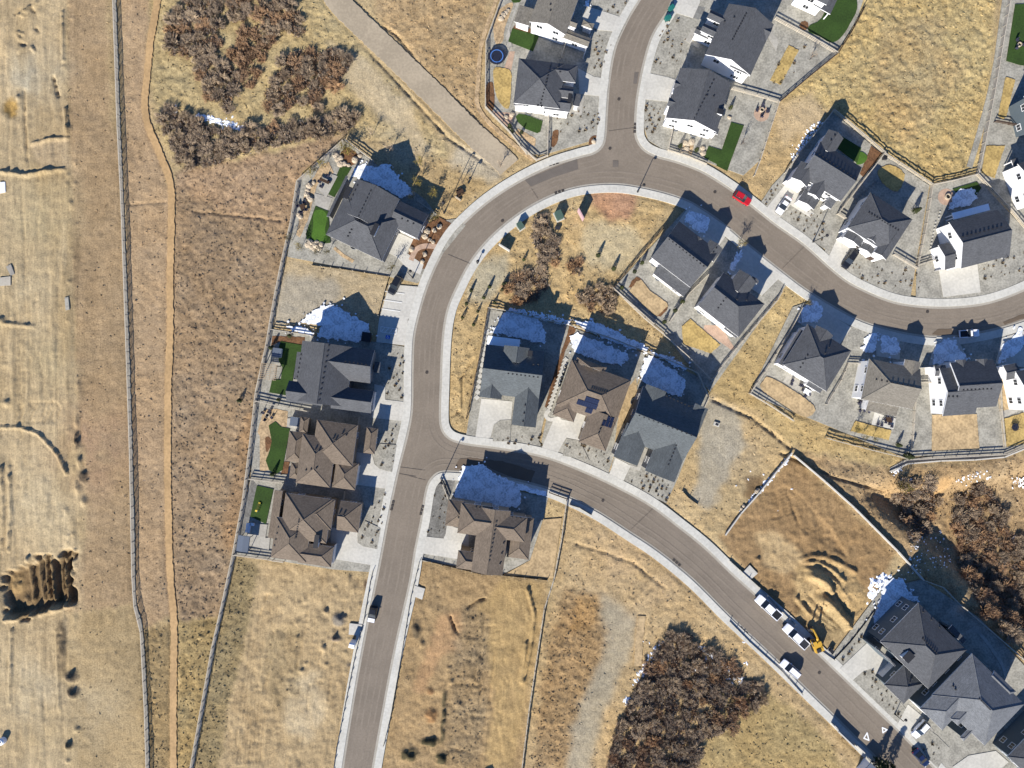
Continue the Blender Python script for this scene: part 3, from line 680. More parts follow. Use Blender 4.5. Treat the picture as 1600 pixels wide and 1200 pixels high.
# west building plots
zone([(405,876),(580,905),(560,1000),(535,1200),(520,1600),(330,1600),(345,1200),(362,1100),(396,940)], (197,170,124), .3, .12, 5, 6)
zone([(440,1060),(500,1050),(510,1120),(480,1160),(450,1140)], (216,192,148), .25, .08, 12, 5, 4)
zone([(425,990),(470,980),(465,1080),(430,1120),(410,1060)], (176,152,108), .6, .12, 12, 5, 4, .7)
zone([(447,404),(600,432),(610,440),(592,520),(520,480),(430,505),(420,505)], (198,176,136), .5, .09, 6, 5)
zone([(440,430),(520,440),(540,470),(470,500),(425,500)], (182,172,150), .3, .07, 14, 6, 4, .8)
zone([(655,878),(855,907),(835,1020),(815,1200),(805,1600),(560,1600),(596,1200),(640,950)], (182,152,106), .4, .12, 5, 6)
zone([(740,960),(790,900),(850,915),(830,1060),(800,1200),(760,1200),(770,1080)], (196,164,108), .25, .06, 6, 4, 3)
zone([(690,960),(725,955),(725,1010),(690,1025),(665,1090),(645,1080)], (196,156,108), .3, .09, 8, 4, 3)
zone([(720,950),(770,960),(760,1080),(750,1200),(695,1200),(705,1080)], (164,140,102), .9, .14, 8, 5, 3, .8)
# middle plots south of the lower street
zone([(884,792),(935,800),(985,832),(1085,910),(1200,1020),(1300,1115),(1440,1260),(1440,1600),(805,1600),(818,1180),(850,1000)], (200,170,120), .6, .11, 4, 5)
zone([(880,920),(935,940),(960,980),(930,1080),(900,1200),(830,1200),(850,1050)], (176,144,98), .95, .13, 8, 6, 3)
zone([(900,925),(945,940),(925,985),(890,985)], (186,146,90), .9, .14, 10, 6, 3)
zone([(940,930),(1000,960),(990,1010),(950,1100),(920,1200),(905,1600),(850,1600),(880,1200),(910,1090),(945,1000)], (184,171,142), .35, .06, 9, 6, 5, .85)
zone([(1120,1080),(1200,1080),(1300,1160),(1330,1240),(1150,1400),(1080,1250)], (184,158,104), .7, .1, 10, 5, 4)
# upper left shrubland
zone([(250,-far),(505,-far),(560,70),(660,180),(700,230),(690,260),(590,225),(535,205),(420,235),(280,265),(245,200),(235,100)], (196,172,120), .75, .12, 6, 5)
zone([(505,60),(590,110),(640,170),(680,240),(640,220),(560,160)], (210,188,146), .35, .07, 12, 5, 4)
zone([(555,-far),(790,-far),(760,60),(745,160),(800,240),(740,190),(650,100),(590,30)], (190,160,114), .8, .12, 6, 6, 3)
zone([(560,210),(690,250),(800,260),(730,320),(690,380),(660,330)], (190,162,112), .7, .11, 8, 6, 3)
zone([(720,220),(790,250),(770,290),(700,260)], (200,184,152), .4, .07, 12, 5, 4)
# green in the bend
zone([(690,530),(700,470),(740,400),(820,330),(900,300),(965,294),(1050,312),(960,452),(1040,520),(1108,612),(1095,590),(1008,552),(893,512),(763,482),(745,580),(728,680),(700,680),(692,650)], (202,172,118), .75, .11, 3, 5)
zone([(920,296),(965,296),(1000,305),(985,340),(950,345),(925,325)], (196,150,112), .6, .1, 5, 4, 3)
zone([(900,350),(980,350),(1010,380),(980,430),(920,420)], (206,186,142), .5, .08, 12, 6, 4)
zone([(740,410),(790,390),(800,430),(760,470),(730,470)], (190,180,150), .4, .08, 10, 6, 4, .8)
# strip between the eastern lots, east plots
zone([(1228,446),(1265,470),(1238,482),(1172,616),(1410,716),(1395,735),(1250,700),(1108,612)], (200,172,116), .7, .1, 3, 5)
zone([(1106,618),(1180,640),(1240,704),(1180,760),(1125,830),(1100,850),(1045,790),(1085,690)], (200,172,122), .6, .1, 4, 6)
zone([(1108,620),(1150,640),(1165,690),(1140,740),(1110,800),(1085,780),(1095,700),(1090,660)], (184,172,146), .35, .07, 6, 5, 3)
zone([(1165,745),(1190,740),(1195,760),(1180,780),(1162,780)], (142,114,76), .4, .08, 4, 4, 2)
zone([(1240,712),(1400,862),(1370,930),(1300,1030),(1262,1010),(1120,842),(1180,780)], (168,136,92), .35, .12, 3, 5)
zone([(1180,835),(1225,840),(1260,880),(1230,900),(1190,880)], (206,176,126), .3, .08, 8, 5, 3)
zone([(1240,890),(1290,870),(1340,900),(1375,950),(1340,990),(1290,1000),(1250,960)], (202,170,116), .5, .13, 6, 5, 3)
zone([(1262,975),(1300,950),(1330,985),(1300,1025),(1270,1010)], (190,164,116), .3, .08, 4, 4, 3)
zone([(1242,704),(1400,740),(1700,690),(1700,1100),(1600,1030),(1440,900)], (182,152,108), .9, .13, 6, 6)
zone([(1470,745),(1488,750),(1485,800),(1475,820),(1465,790)], (204,164,108), .4, .06, 4, 4, 2)
# field upper right
zone([(1340,-far),(1574,-far),(1548,150),(1528,268),(1452,288),(1378,238),(1300,170),(1215,160),(1306,85)], (203,176,116), 1.0, .14, 4, 6)
zone([(1380,40),(1470,30),(1500,120),(1420,230),(1370,180)], (198,164,112), .95, .14, 30, 8, 6, .45)
zone([(1215,160),(1300,180),(1240,245),(1180,318),(1150,300),(1180,230)], (200,170,118), .6, .1, 4, 5)
zone([(1200,160),(1270,140),(1290,180),(1230,220)], (208,182,138), .4, .08, 12, 5, 4, .8)
# broad drifts of tone, straw and soil
n1 = fbm(XX, YY, 18, 71); n2 = fbm(XX, YY, 4, 81); n3 = fbm(XX, YY, 1.3, 91, 3)
streak = fbm(XX, YY * .06, 1.0, 95, 3) * .6 + .4 * fbm(XX, YY * .1, 4, 97, 3)
COLR *= (1 + (n1 - .5) * .28 + (n2 - .5) * .26 + (n3 - .5) * (.15 + .45 * TUFT))[..., None]
st = blur(inside([(-far,-far),(100,-far),(137,760),(110,1600),(-far,1600)], 3), 2); st2 = blur(inside([(104,-far),(262,-far),(268,1600),(110,1600)], 3), 2)
COLR *= (1 + (streak - .5) * (.75 * st + .3 * st2))[..., None]
for (px_, py_, rr_, cc_) in ((40, 120, 40, (200,192,166)), (80, 100, 30, (196,180,146)), (60, 330, 60, (200,180,134)), (30, 470, 50, (212,192,150)), (85, 560, 40, (196,174,128)), (60, 780, 60, (216,196,154)), (40, 1080, 60, (214,194,154)), (70, 1150, 50, (202,176,128)), (150, 1110, 50, (204,182,140)), (150, 700, 60, (186,150,116)), (1430, 90, 90, (184,164,118)), (640, 230, 50, (206,186,150)), (1000, 860, 90, (208,178,134)), (1140, 700, 40, (186,176,154))):
    gq = (np.exp(-(((PX - px_) / rr_) ** 2 + ((PY - py_) / rr_) ** 2)) * np.clip(fbm(XX, YY, 6, 171 + int(px_)) * 2.4 - .6, 0, 1) * .8)[..., None]
    COLR[:] = COLR * (1 - gq) + np.array(alb(*cc_), np.float32) * gq
lumc = COLR.mean(-1, keepdims=True); COLR[:] = (COLR * .93 + lumc * .07) * 1.07
warm = ((fbm(XX, YY, 7, 101) - .5) * .25 * TUFT)
COLR[..., 0] *= 1 + warm * .6; COLR[..., 2] *= 1 - warm
HT = REL * 2.6 * (fbm(XX, YY, 1.5, 111, 3) - .5) + REL * 1.7 * (vnoise(XX, YY, .75, 121) - .5) * (.4 + TUFT) + (fbm(XX, YY, 22, 131) - .5) * .5
clump = np.clip(fbm(XX, YY, 1.1, 141, 2) - .56, 0, 1) * 3.2 * np.clip(TUFT - .5, 0, 1); HT += clump * .42
zl = blur(inside([(-far,-far),(100,-far),(112,420),(135,760),(110,1600),(-far,1600)], 3), 3)
HT += zl * ((fbm(XX, YY * .1, .9, 201, 2) - .5) * .34 + (fbm(XX, YY, 2.6, 211, 4) - .5) * .32)
sc1 = np.clip(fbm(XX, YY * .5, 9, 221, 3) * 3 - 1.2, 0, 1)[..., None] * zl[..., None]
COLR[:] = COLR * (1 - .35 * sc1) + np.array(alb(220, 198, 156), np.float32) * .35 * sc1
sc2 = np.clip(fbm(XX, YY * .3, 5, 231, 3) * 3.4 - 1.9, 0, 1)[..., None] * zl[..., None]
COLR[:] = COLR * (1 - .5 * sc2) + np.array(alb(176, 150, 106), np.float32) * .5 * sc2
zd = blur(inside([(405,876),(580,905),(535,1200),(520,1600),(330,1600),(345,1200),(396,940)], 3) | inside([(655,878),(855,907),(815,1200),(805,1600),(560,1600),(596,1200),(640,950)], 3) | inside([(1240,712),(1400,862),(1300,1030),(1120,842)], 3), 3)
HT += zd * ((fbm(XX + YY * .2, YY * .14, .9, 241, 2) - .5) * .22 + (fbm(XX, YY, 2.0, 251, 4) - .5) * .34)
sc3 = np.clip(fbm(XX, YY * .6, 4, 261, 4) * 3.4 - 1.8, 0, 1)[..., None] * zd[..., None]
COLR[:] = COLR * (1 - .4 * sc3) + np.array(alb(160, 134, 96), np.float32) * .4 * sc3
# earthworks: (px, py, rx, ry, height, rotation)
def mound(px, py, rx, ry, h, a=0.0, lump=.5, rgb=None):
    rx, ry = max(rx, 5.0), max(ry, 5.0); h = h * .72
    ca, sa = math.cos(R(a)), math.sin(R(a)); dx, dy = PX - px, PY - py
    u = (dx * ca + dy * sa) / rx; v = (-dx * sa + dy * ca) / ry; d = np.sqrt(u * u + v * v)
    f = np.clip(1 - d, 0, 1); f = f * f * (3 - 2 * f) * (1 + lump * (vnoise(XX, YY, .8, 151) - .5) * 2)
    HT[:] = HT + f * h
    if rgb is not None:
        g = np.clip(f * 2, 0, 1)[..., None]; COLR[:] = COLR * (1 - g) + np.array(alb(*rgb)) * g * (1 + (n3[..., None] - .5) * .5)
def trench(pts, wd, depth, lump=.4):
    if wd < 3.6: depth *= .8 + .5 * wd / 3.6; wd = max(3.2, wd * 1.5); depth *= 1.3
    best = np.full(PX.shape, 1e9)
    for (x1, y1), (x2, y2) in zip(pts[:-1], pts[1:]):
        l2 = (x2 - x1) ** 2 + (y2 - y1) ** 2
        t = np.clip(((PX - x1) * (x2 - x1) + (PY - y1) * (y2 - y1)) / l2, 0, 1)
        best = np.minimum(best, np.hypot(PX - x1 - t * (x2 - x1), PY - y1 - t * (y2 - y1)))
    f = np.clip(1 - best / wd, 0, 1); f = f * f * (3 - 2 * f)
    HT[:] = HT + f * depth * (1 + lump * (vnoise(XX, YY, .9, 161) - .5) * 2)
pit = blur(inside([(44,884),(58,878),(72,868),(86,876),(100,864),(118,868),(113,900),(119,938),(96,946),(80,956),(54,960),(30,972),(14,960),(8,950),(2,922),(12,906),(22,892)], 7, 6), 1)
dark = np.array(alb(128, 102, 68)); COLR[:] = COLR * (1 - pit[..., None] * .8) + dark * pit[..., None] * .8 * (1 + (n3[..., None] - .5) * .8)
HT -= pit * 1.5
for x, r in ((44, 5), (60, 6), (68, 4), (80, 3), (93, 4), (101, 3)): trench([(x, 872), (x + 1, 900), (x + 6, 938)], r, 1.0, .2)
trench([(10,968),(60,958),(112,944)], 7, 1.4)
mound(22, 915, 18, 24, 1.0, 0, .5, (176,146,100)); mound(40, 940, 16, 16, .8, 0, .5); mound(104, 880, 9, 12, -1.6, 0, .8)
for q in ((96,1010,10,60,.7,0,.9,(140,122,94)), (112,1058,16,12,1.3,0,.7,(132,116,92)), (114,1083,14,12,1.3,0,.7,(132,116,92)), (108,1165,9,9,1.1,0,.7,(140,124,96)), (106,1189,6,5,.8), (122,1140,10,8,.6)): mound(*q)
for q in ((120,690,5,22,1.0,0,.9,(120,104,84)), (124,720,6,14,1.0), (131,748,11,16,1.3,0,1,(120,104,84)), (122,760,10,20,1.0), (131,783,8,12,.9), (120,660,4,16,.8), (122,605,4,14,.8)): mound(*q)
for k in range(34): mound(104 + random.gauss(0, 4) + (k * 22 % 400) * .04, random.uniform(0, 900), random.uniform(2, 5), random.uniform(3, 10), random.uniform(.2, .5), 0, .9)
trench([(37,140),(38,180),(42,250)], 2.5, -.35); trench([(98,20),(99,95)], 2.5, .35); trench([(102,170),(106,210)], 2.5, .4); trench([(50,225),(80,217),(106,216)], 4, .5); trench([(83,120),(90,150)], 2, -.6)
trench([(0,268),(40,274),(70,268),(100,265)], 3.5, .35, .9)
for k in range(12):
    x, y = random.uniform(22, 62), random.uniform(8, 82); a = random.choice((.3, -.9, .9)); trench([(x, y), (x + 9 * math.cos(a), y + 9 * math.sin(a))], 2.2, random.choice((-.3, .3)))
for k in range(90):
    x, y = random.uniform(3, 104), random.uniform(-10, 1190); l = random.uniform(50, 220)
    if 870 < y + l and y < 975: continue
    dx = random.uniform(-8, 8); trench([(x, y), (x + dx, y + l * .5), (x + dx * random.uniform(.5, 1.6), y + l)], 2.4, random.choice((-.05, .04, -.07)), .25)
for k in range(26):
    x, y = random.uniform(415, 560), random.uniform(900, 1190); l = random.uniform(30, 100); trench([(x, y), (x - l * .2 + random.uniform(-6, 6), y + l)], 2.2, random.choice((-.16, .12)), .8)
for k in range(14):
    x, y = random.uniform(745, 800), random.uniform(930, 1100); l = random.uniform(50, 120); trench([(x, y), (x - l * .12 + random.uniform(-3, 3), y + l)], 2.2, random.choice((-.14, .1)), .8)
mound(16,168,16,22,-.5,0,.5,(196,160,96)); mound(28,152,5,9,.7)
COLR[:] = COLR * (1 - .35 * blur(inside([(46,226),(108,216),(110,262),(62,262)], 4, 3), 2)[..., None]) + np.array(alb(216,192,158)) * .35 * blur(inside([(46,226),(108,216),(110,262),(62,262)], 4, 3), 2)[..., None]
for k in range(9): trench([(20 + 8 * k, 660), (30 + 8 * k, 640), (45 + 5 * k, 628)], 1.4, -.22)
trench([(0,668),(30,668),(60,678),(90,710),(105,740)], 2.5, .35); mound(10,630,14,9,.7,0,.9); mound(2,500,8,8,1.2); trench([(0,505),(50,510)], 3, .3)
for y in range(520, 640, 10): trench([(30 + (y % 3) * 8, y), (30 + (y % 3) * 8, y + 14)], 1.5, -.12)
for x in (14, 2): trench([(x, 730), (x + 4, 800), (x, 860)], 4, .5, .6)
trench([(18,985),(16,1060),(14,1100)], 2.5, .35); trench([(88,985),(90,1050),(93,1110)], 2, .3)
# plots: spoil, ruts
for q in ((530,968,15,15,1.1,20,.6,(150,140,124)), (508,955,6,6,.7), (522,998,16,6,.9,10,.9,(140,124,104)), (505,1012,8,10,.8), (545,905,5,14,.7,10,.9), (572,915,5,14,.8,5,1,(120,100,80)), (563,945,6,10,.8,0,1), (545,1040,6,6,.7,0,.9,(100,96,92)), (470,945,14,20,.5,30,1), (470,1048,7,4,.6)): mound(*q)
for k in range(16): mound(random.uniform(535, 578), random.uniform(890, 1130), random.uniform(1.5, 4), random.uniform(1.5, 4), random.uniform(.15, .4))
for k in range(26): mound(random.uniform(445, 540), random.uniform(900, 1060), random.uniform(1.5, 5), random.uniform(2, 6), random.uniform(.2, .5))
for k in range(8): trench([(400 + 5 * k, 930), (385 + 5 * k, 1050), (365 + 6 * k, 1190)], 1.3, -.18)
for q in ((672,1080,9,8,.8,0,.6,(150,116,80)), (674,1118,14,16,1.0,0,.6,(176,136,92)), (650,985,10,18,.9,0,1,(120,104,80)), (660,1005,8,10,.8,0,1), (642,970,6,8,.7), (693,1120,6,60,.7,3,1,(110,98,72)), (672,1160,22,10,.9,0,1,(92,84,60)), (640,1180,20,14,.9,0,1,(100,90,64)), (690,1185,16,14,.9,0,1,(92,84,60)), (700,1045,9,10,.7,0,1), (705,1065,6,6,.8)): mound(*q)
trench([(704,964),(712,985),(716,990)], 2, -.6); trench([(733,948),(745,938),(758,936)], 1.6, -.5); trench([(824,920),(835,960),(830,1010),(818,1065)], 2.2, .5); trench([(822,1005),(815,1065)], 3, .4)
for k in range(12):
    y = random.uniform(950, 1180); trench([(718 + random.uniform(-8, 14), y), (750 + random.uniform(-18, 30), y + random.uniform(-9, 9))], 1.0, random.choice((-.12, .08)), .9)
for q in ((1300,915,60,40,.6,35,.2), (1335,930,26,30,.5,30,.5), (1360,960,14,12,.5,0,.6), (1362,910,14,20,.4,0,1)): mound(*q)
trench(z('T', (675,205),(750,225),(835,325)), 11, 1.6, .2); trench(z('T', (780,410),(880,490),(1000,640)), 12, 1.9, .2); trench(z('T', (1000,640),(1060,560),(1130,490)), 7, .6, .6); trench(z('T', (590,75),(680,45),(790,50),(920,110),(1050,180)), 6, .55, .3); trench(z('T', (620,95),(720,90),(840,150),(960,260)), 4, .5, .6); trench(z('T', (560,400),(640,510),(740,590)), 4, .7, .7); trench(z('T', (640,150),(760,180),(880,260),(950,360)), 4, .4, .6)
for k in range(9): trench([(1208, 770 + k * 5), (1225 + k * 2, 760 + k * 5), (1250, 775 + k * 6), (1300 + 3 * k, 830 + k * 5)], 1.6, -.2)
for k in range(6): trench([(1245 + k * 10, 945 - k * 7), (1270 + k * 9, 965 - k * 4), (1300 + k * 8, 985 - k * 2)], 1.5, -.25)
for k in range(60): mound(random.uniform(1175, 1380), random.uniform(780, 930), random.uniform(1.5, 5), random.uniform(1.5, 4), random.uniform(.1, .4), 40, .9)
trench([(1220,708),(1300,745),(1390,770)], 4, -.7); trench([(1115,625),(1180,655),(1235,700)], 5, -.5)
trench([(900,850),(940,862),(990,880),(1040,920)], 2, -.25); trench([(990,940),(1020,905)], 3, .2)
for k in range(40): mound(random.uniform(890, 1080), random.uniform(800, 960), random.uniform(1.5, 5), random.uniform(1.5, 4), random.uniform(.1, .35), 0, .9)
trench([(700,655),(722,640),(722,590),(740,560)], 1.5, -.3); trench([(720,640),(718,595)], 1.6, .3)
trench([(507,0),(540,40),(600,105),(700,215),(790,275)], 2.5, -.35); trench([(553,0),(590,35),(620,55),(665,110),(745,185),(795,240)], 2.5, -.45)
trench([(300,330),(400,340),(440,345)], 2, -.25); trench([(193,320),(262,315)], 2.4, -.15)
gully = blur(inside([(1345,760),(1420,775),(1560,752),(1720,720),(1900,800),(1900,1100),(1700,1090),(1620,990),(1510,900),(1440,838)], 0, 0), 34)
HT -= 4.2 * gully
# keep it below every paved or planted sheet
flat = np.zeros(PX.shape, bool)
for p in FLAT: flat |= inside(p)
fl = blur(flat, 1) > .02; fs = np.clip(blur(fl, 3) * 1.15, 0, 1); fs[fl] = 1
HT = HT * (1 - fs) - .13 * fs
outside = (np.abs(XX) > 126) | (np.abs(YY) > 96); HT[outside] *= .2
ny, nx = PX.shape
me = bpy.data.meshes.new('ground')
me.vertices.add(nx * ny); co3 = np.stack([XX, YY, HT], -1).astype(np.float32); me.vertices.foreach_set('co', co3.ravel())
idx = np.arange(nx * ny).reshape(ny, nx); q = np.stack([idx[:-1, :-1], idx[:-1, 1:], idx[1:, 1:], idx[1:, :-1]], -1).reshape(-1, 4)
me.loops.add(q.size); me.loops.foreach_set('vertex_index', q.ravel().astype(np.int32)); me.polygons.add(len(q))
me.polygons.foreach_set('loop_start', np.arange(0, q.size, 4, dtype=np.int32)); me.polygons.foreach_set('loop_total', np.full(len(q), 4, np.int32))
me.update(calc_edges=True)
at = me.color_attributes.new('soil', 'FLOAT_COLOR', 'POINT')
at.data.foreach_set('color', np.concatenate([np.clip(COLR, .01, .9), TUFT[..., None]], -1).astype(np.float32).ravel())
me.polygons.foreach_set('use_smooth', np.ones(len(q), bool))
gm = bpy.data.materials.new('dry_ground'); gm.use_nodes = True
N = gm.node_tree.nodes; L = gm.node_tree.links; b = N['Principled BSDF']; b.inputs['Roughness'].default_value = .95; b.inputs['Specular IOR Level'].default_value = .1
ac = N.new('ShaderNodeAttribute'); ac.attribute_name = 'soil'
geo = N.new('ShaderNodeNewGeometry')
na = N.new('ShaderNodeTexNoise'); na.inputs['Scale'].default_value = 2.6; na.inputs['Detail'].default_value = 3; L.new(geo.outputs['Position'], na.inputs['Vector'])
nb = N.new('ShaderNodeTexNoise'); nb.inputs['Scale'].default_value = 7; nb.inputs['Detail'].default_value = 2; L.new(geo.outputs['Position'], nb.inputs['Vector'])
ad = N.new('ShaderNodeMath'); ad.operation = 'ADD'; L.new(na.outputs['Fac'], ad.inputs[0]); L.new(nb.outputs['Fac'], ad.inputs[1])
sb = N.new('ShaderNodeMath'); sb.operation = 'SUBTRACT'; sb.inputs[1].default_value = 1; L.new(ad.outputs[0], sb.inputs[0])
tm = N.new('ShaderNodeMath'); tm.operation = 'MULTIPLY_ADD'; tm.inputs[1].default_value = .9; tm.inputs[2].default_value = .7; L.new(ac.outputs['Alpha'], tm.inputs[0])
mu = N.new('ShaderNodeMath'); mu.operation = 'MULTIPLY_ADD'; mu.inputs[2].default_value = 1; L.new(sb.outputs[0], mu.inputs[0]); L.new(tm.outputs[0], mu.inputs[1])
mp = N.new('ShaderNodeMapping'); mp.inputs['Scale'].default_value = (2.6, .32, 1); mp.inputs['Rotation'].default_value = (0, 0, .06); L.new(geo.outputs['Position'], mp.inputs[0])
nc = N.new('ShaderNodeTexNoise'); nc.inputs['Scale'].default_value = 1.0; nc.inputs['Detail'].default_value = 5; nc.inputs['Roughness'].default_value = .7; L.new(mp.outputs[0], nc.inputs['Vector'])
c1 = N.new('ShaderNodeMath'); c1.operation = 'SUBTRACT'; c1.inputs[1].default_value = .5; L.new(nc.outputs['Fac'], c1.inputs[0])
c2 = N.new('ShaderNodeMath'); c2.operation = 'MULTIPLY_ADD'; c2.inputs[1].default_value = -1.1; c2.inputs[2].default_value = 1.0; c2.use_clamp = True; L.new(ac.outputs['Alpha'], c2.inputs[0])
c3 = N.new('ShaderNodeMath'); c3.operation = 'MULTIPLY'; L.new(c1.outputs[0], c3.inputs[0]); L.new(c2.outputs[0], c3.inputs[1])
c4 = N.new('ShaderNodeMath'); c4.operation = 'MULTIPLY_ADD'; c4.inputs[1].default_value = 1.3; L.new(c3.outputs[0], c4.inputs[0]); L.new(mu.outputs[0], c4.inputs[2]); mu = c4
mx = N.new('ShaderNodeVectorMath'); mx.operation = 'SCALE'; L.new(ac.outputs['Color'], mx.inputs[0]); L.new(mu.outputs[0], mx.inputs['Scale'])
L.new(mx.outputs[0], b.inputs['Base Color'])
bp = N.new('ShaderNodeBump'); bp.inputs['Strength'].default_value = .6; bp.inputs['Distance'].default_value = .12
L.new(ad.outputs[0], bp.inputs['Height']); L.new(bp.outputs[0], b.inputs['Normal'])
me.materials.append(gm)
tag(link_mesh('ground', me), kind='structure')
ix0 = int(np.argmin(abs(gx + 124))); iy0 = int(np.argmin(abs(gy + 94)))
def cell(p):
    x, y = W(p)
    return (int(np.clip(round((y - gy[iy0]) / .34) + iy0, 0, ny - 1)), int(np.clip(round((x - gx[ix0]) / .34) + ix0, 0, nx - 1)))
def gz(p): return float(HT[cell(p)])
# grass tussocks over the rough parts: nobody could count them
def tussocks(name, n, test, hgt, m_cols, wd=.28):
    v = []; f = []; cols = []
    tries = rng.random((n * 3, 2)); k = 0
    for tx, ty in tries:
        if k >= n: break
        p = (tx * 1640 - 20, ty * 1240 - 20); c = cell(p)
        if fl[c] or random.random() > test(c): continue
        k += 1; x, y = W(p); h0 = float(HT[c]) - .03; base = COLR[c] * random.uniform(.8, 1.5)
        for s in range(2):
            a = random.uniform(0, PI); w_ = wd * random.uniform(.3, 1.0); h_ = hgt * random.uniform(.5, 1.3); lx, ly = random.uniform(-.3, .3), random.uniform(-.4, .05)
            i = len(v); v += [(x - w_ * math.cos(a), y - w_ * math.sin(a), h0), (x + w_ * math.cos(a), y + w_ * math.sin(a), h0), (x + w_ * .9 * math.cos(a) + lx, y + w_ * .9 * math.sin(a) + ly, h0 + h_), (x - w_ * .9 * math.cos(a) + lx, y - w_ * .9 * math.sin(a) + ly, h0 + h_)]
            f.append((i, i + 1, i + 2, i + 3)); cols += [(*base, 1)] * 4
    me = bpy.data.meshes.new(name); me.from_pydata(v, [], f); me.update()
    a = me.color_attributes.new('soil', 'FLOAT_COLOR', 'POINT'); a.data.foreach_set('color', np.array(cols, np.float32).ravel())
    m = bpy.data.materials.new(name); m.use_nodes = True; t = m.node_tree; bb = t.nodes['Principled BSDF']; bb.inputs['Roughness'].default_value = .95
    an = t.nodes.new('ShaderNodeAttribute'); an.attribute_name = 'soil'; t.links.new(an.outputs['Color'], bb.inputs['Base Color']); me.materials.append(m)
    return tag(link_mesh(name, me), kind='stuff')
tussocks('dry_grass', 34000, lambda c: max(0., float(TUFT[c]) - .38) * (1.2 if clump[c] > .05 else .6), .16, None)

# broken snow lying on the rough ground under the scrub
def patchy(poly, n, r0=.8, r1=2.6):
    xs = [p[0] for p in poly]; ys = [p[1] for p in poly]; mb = MB(); c_ = W((sum(xs) / len(xs), sum(ys) / len(ys))); got = 0
    for _ in range(n * 12):
        p = (random.uniform(min(xs), max(xs)) + random.gauss(0, 2.5), random.uniform(min(ys), max(ys)) + random.gauss(0, 2.5))
        k = False; m_ = len(poly)
        for i in range(m_):
            x1, y1 = poly[i]; x2, y2 = poly[(i + 1) % m_]
            if (y1 > p[1]) != (y2 > p[1]) and p[0] < (x2 - x1) * (p[1] - y1) / (y2 - y1) + x1: k = not k
        if not k and random.random() > .012: continue
        r = random.uniform(r0, r1); q = 9; st = random.uniform(.6, 1.6); an = random.uniform(0, 3.1); ring = []
        for i in range(q):
            t = 2 * PI * i / q; rr = r * random.uniform(.6, 1.25); a, b = rr * math.cos(t) * st, rr * math.sin(t) / st
            w_ = (p[0] + a * math.cos(an) - b * math.sin(an), p[1] + a * math.sin(an) + b * math.cos(an)); h = gz(w_)
            ring.append((*W(w_, h), h + .02))
        h = gz(p); top = (*W(p, h), max(h + .16, sum(v[2] for v in ring) / q + .08))
        for i in range(q):
            a, b = ring[i], ring[(i + 1) % q]; mb.face([b, a, top])
        got += 1
        if got >= n: break
    tag(mb.build('snow_patch', M['snow']), kind='stuff')
patchy(z('J', (590,215),(720,240),(860,255),(1000,290),(1140,330),(1130,372),(900,320),(600,240)), 170)
patchy(z('U', (1030,300),(1120,290),(1180,370),(1120,430),(1060,400)), 70)
patchy(z('U', (1400,700),(1470,700),(1480,830),(1430,830)), 70)
patchy(z('R', (720,150),(755,150),(460,490),(300,640),(280,640),(560,330)), 70)
patchy(z('S', (1020,390),(1100,340),(1230,300),(1330,350),(1260,380),(1130,390),(1050,410)), 34, .6, 1.8)
patchy(z('S', (1480,370),(1560,340),(1640,380),(1600,440),(1500,410)), 34, .6, 1.8)
patchy(z('S', (1480,830),(1560,840),(1600,900),(1580,950),(1500,900)), 34, .6, 1.8)
patchy(z('S', (570,365),(700,360),(720,380),(600,395)), 34, .6, 1.8)
patchy(z('S', (500,290),(600,240),(560,310),(500,350)), 34, .6, 1.8)
patchy(z('S', (1340,620),(1400,630),(1470,680),(1440,720)), 34, .6, 1.8)
patchy([(300,176),(322,178),(342,186),(362,190),(388,200),(384,207),(350,196),(318,188)], 170)
patchy([(258,172),(272,168),(276,175),(262,178)], 70)
patchy(z('Y', (760,400),(790,410),(740,520),(690,600),(600,690),(590,680),(650,560)), 70)
patchy(z('Y', (960,410),(1040,440),(1140,500),(1250,600),(1330,710),(1300,710),(1180,600),(1060,490)), 170)
patchy(z('Y', (545,770),(575,760),(560,810)), 70)
patchy(z('S', (640,820),(900,780),(960,900),(1000,1100),(560,1180),(620,1000)), 90, .5, 1.4)
patchy(z('U', (400,60),(500,-20),(560,0),(470,200),(430,380),(400,400),(420,200),(370,140)), 130, 1.6, 4.2)
patchy(z('H', (600,160),(690,90),(740,120),(540,360),(440,520),(460,410)), 90, .8, 2.4)
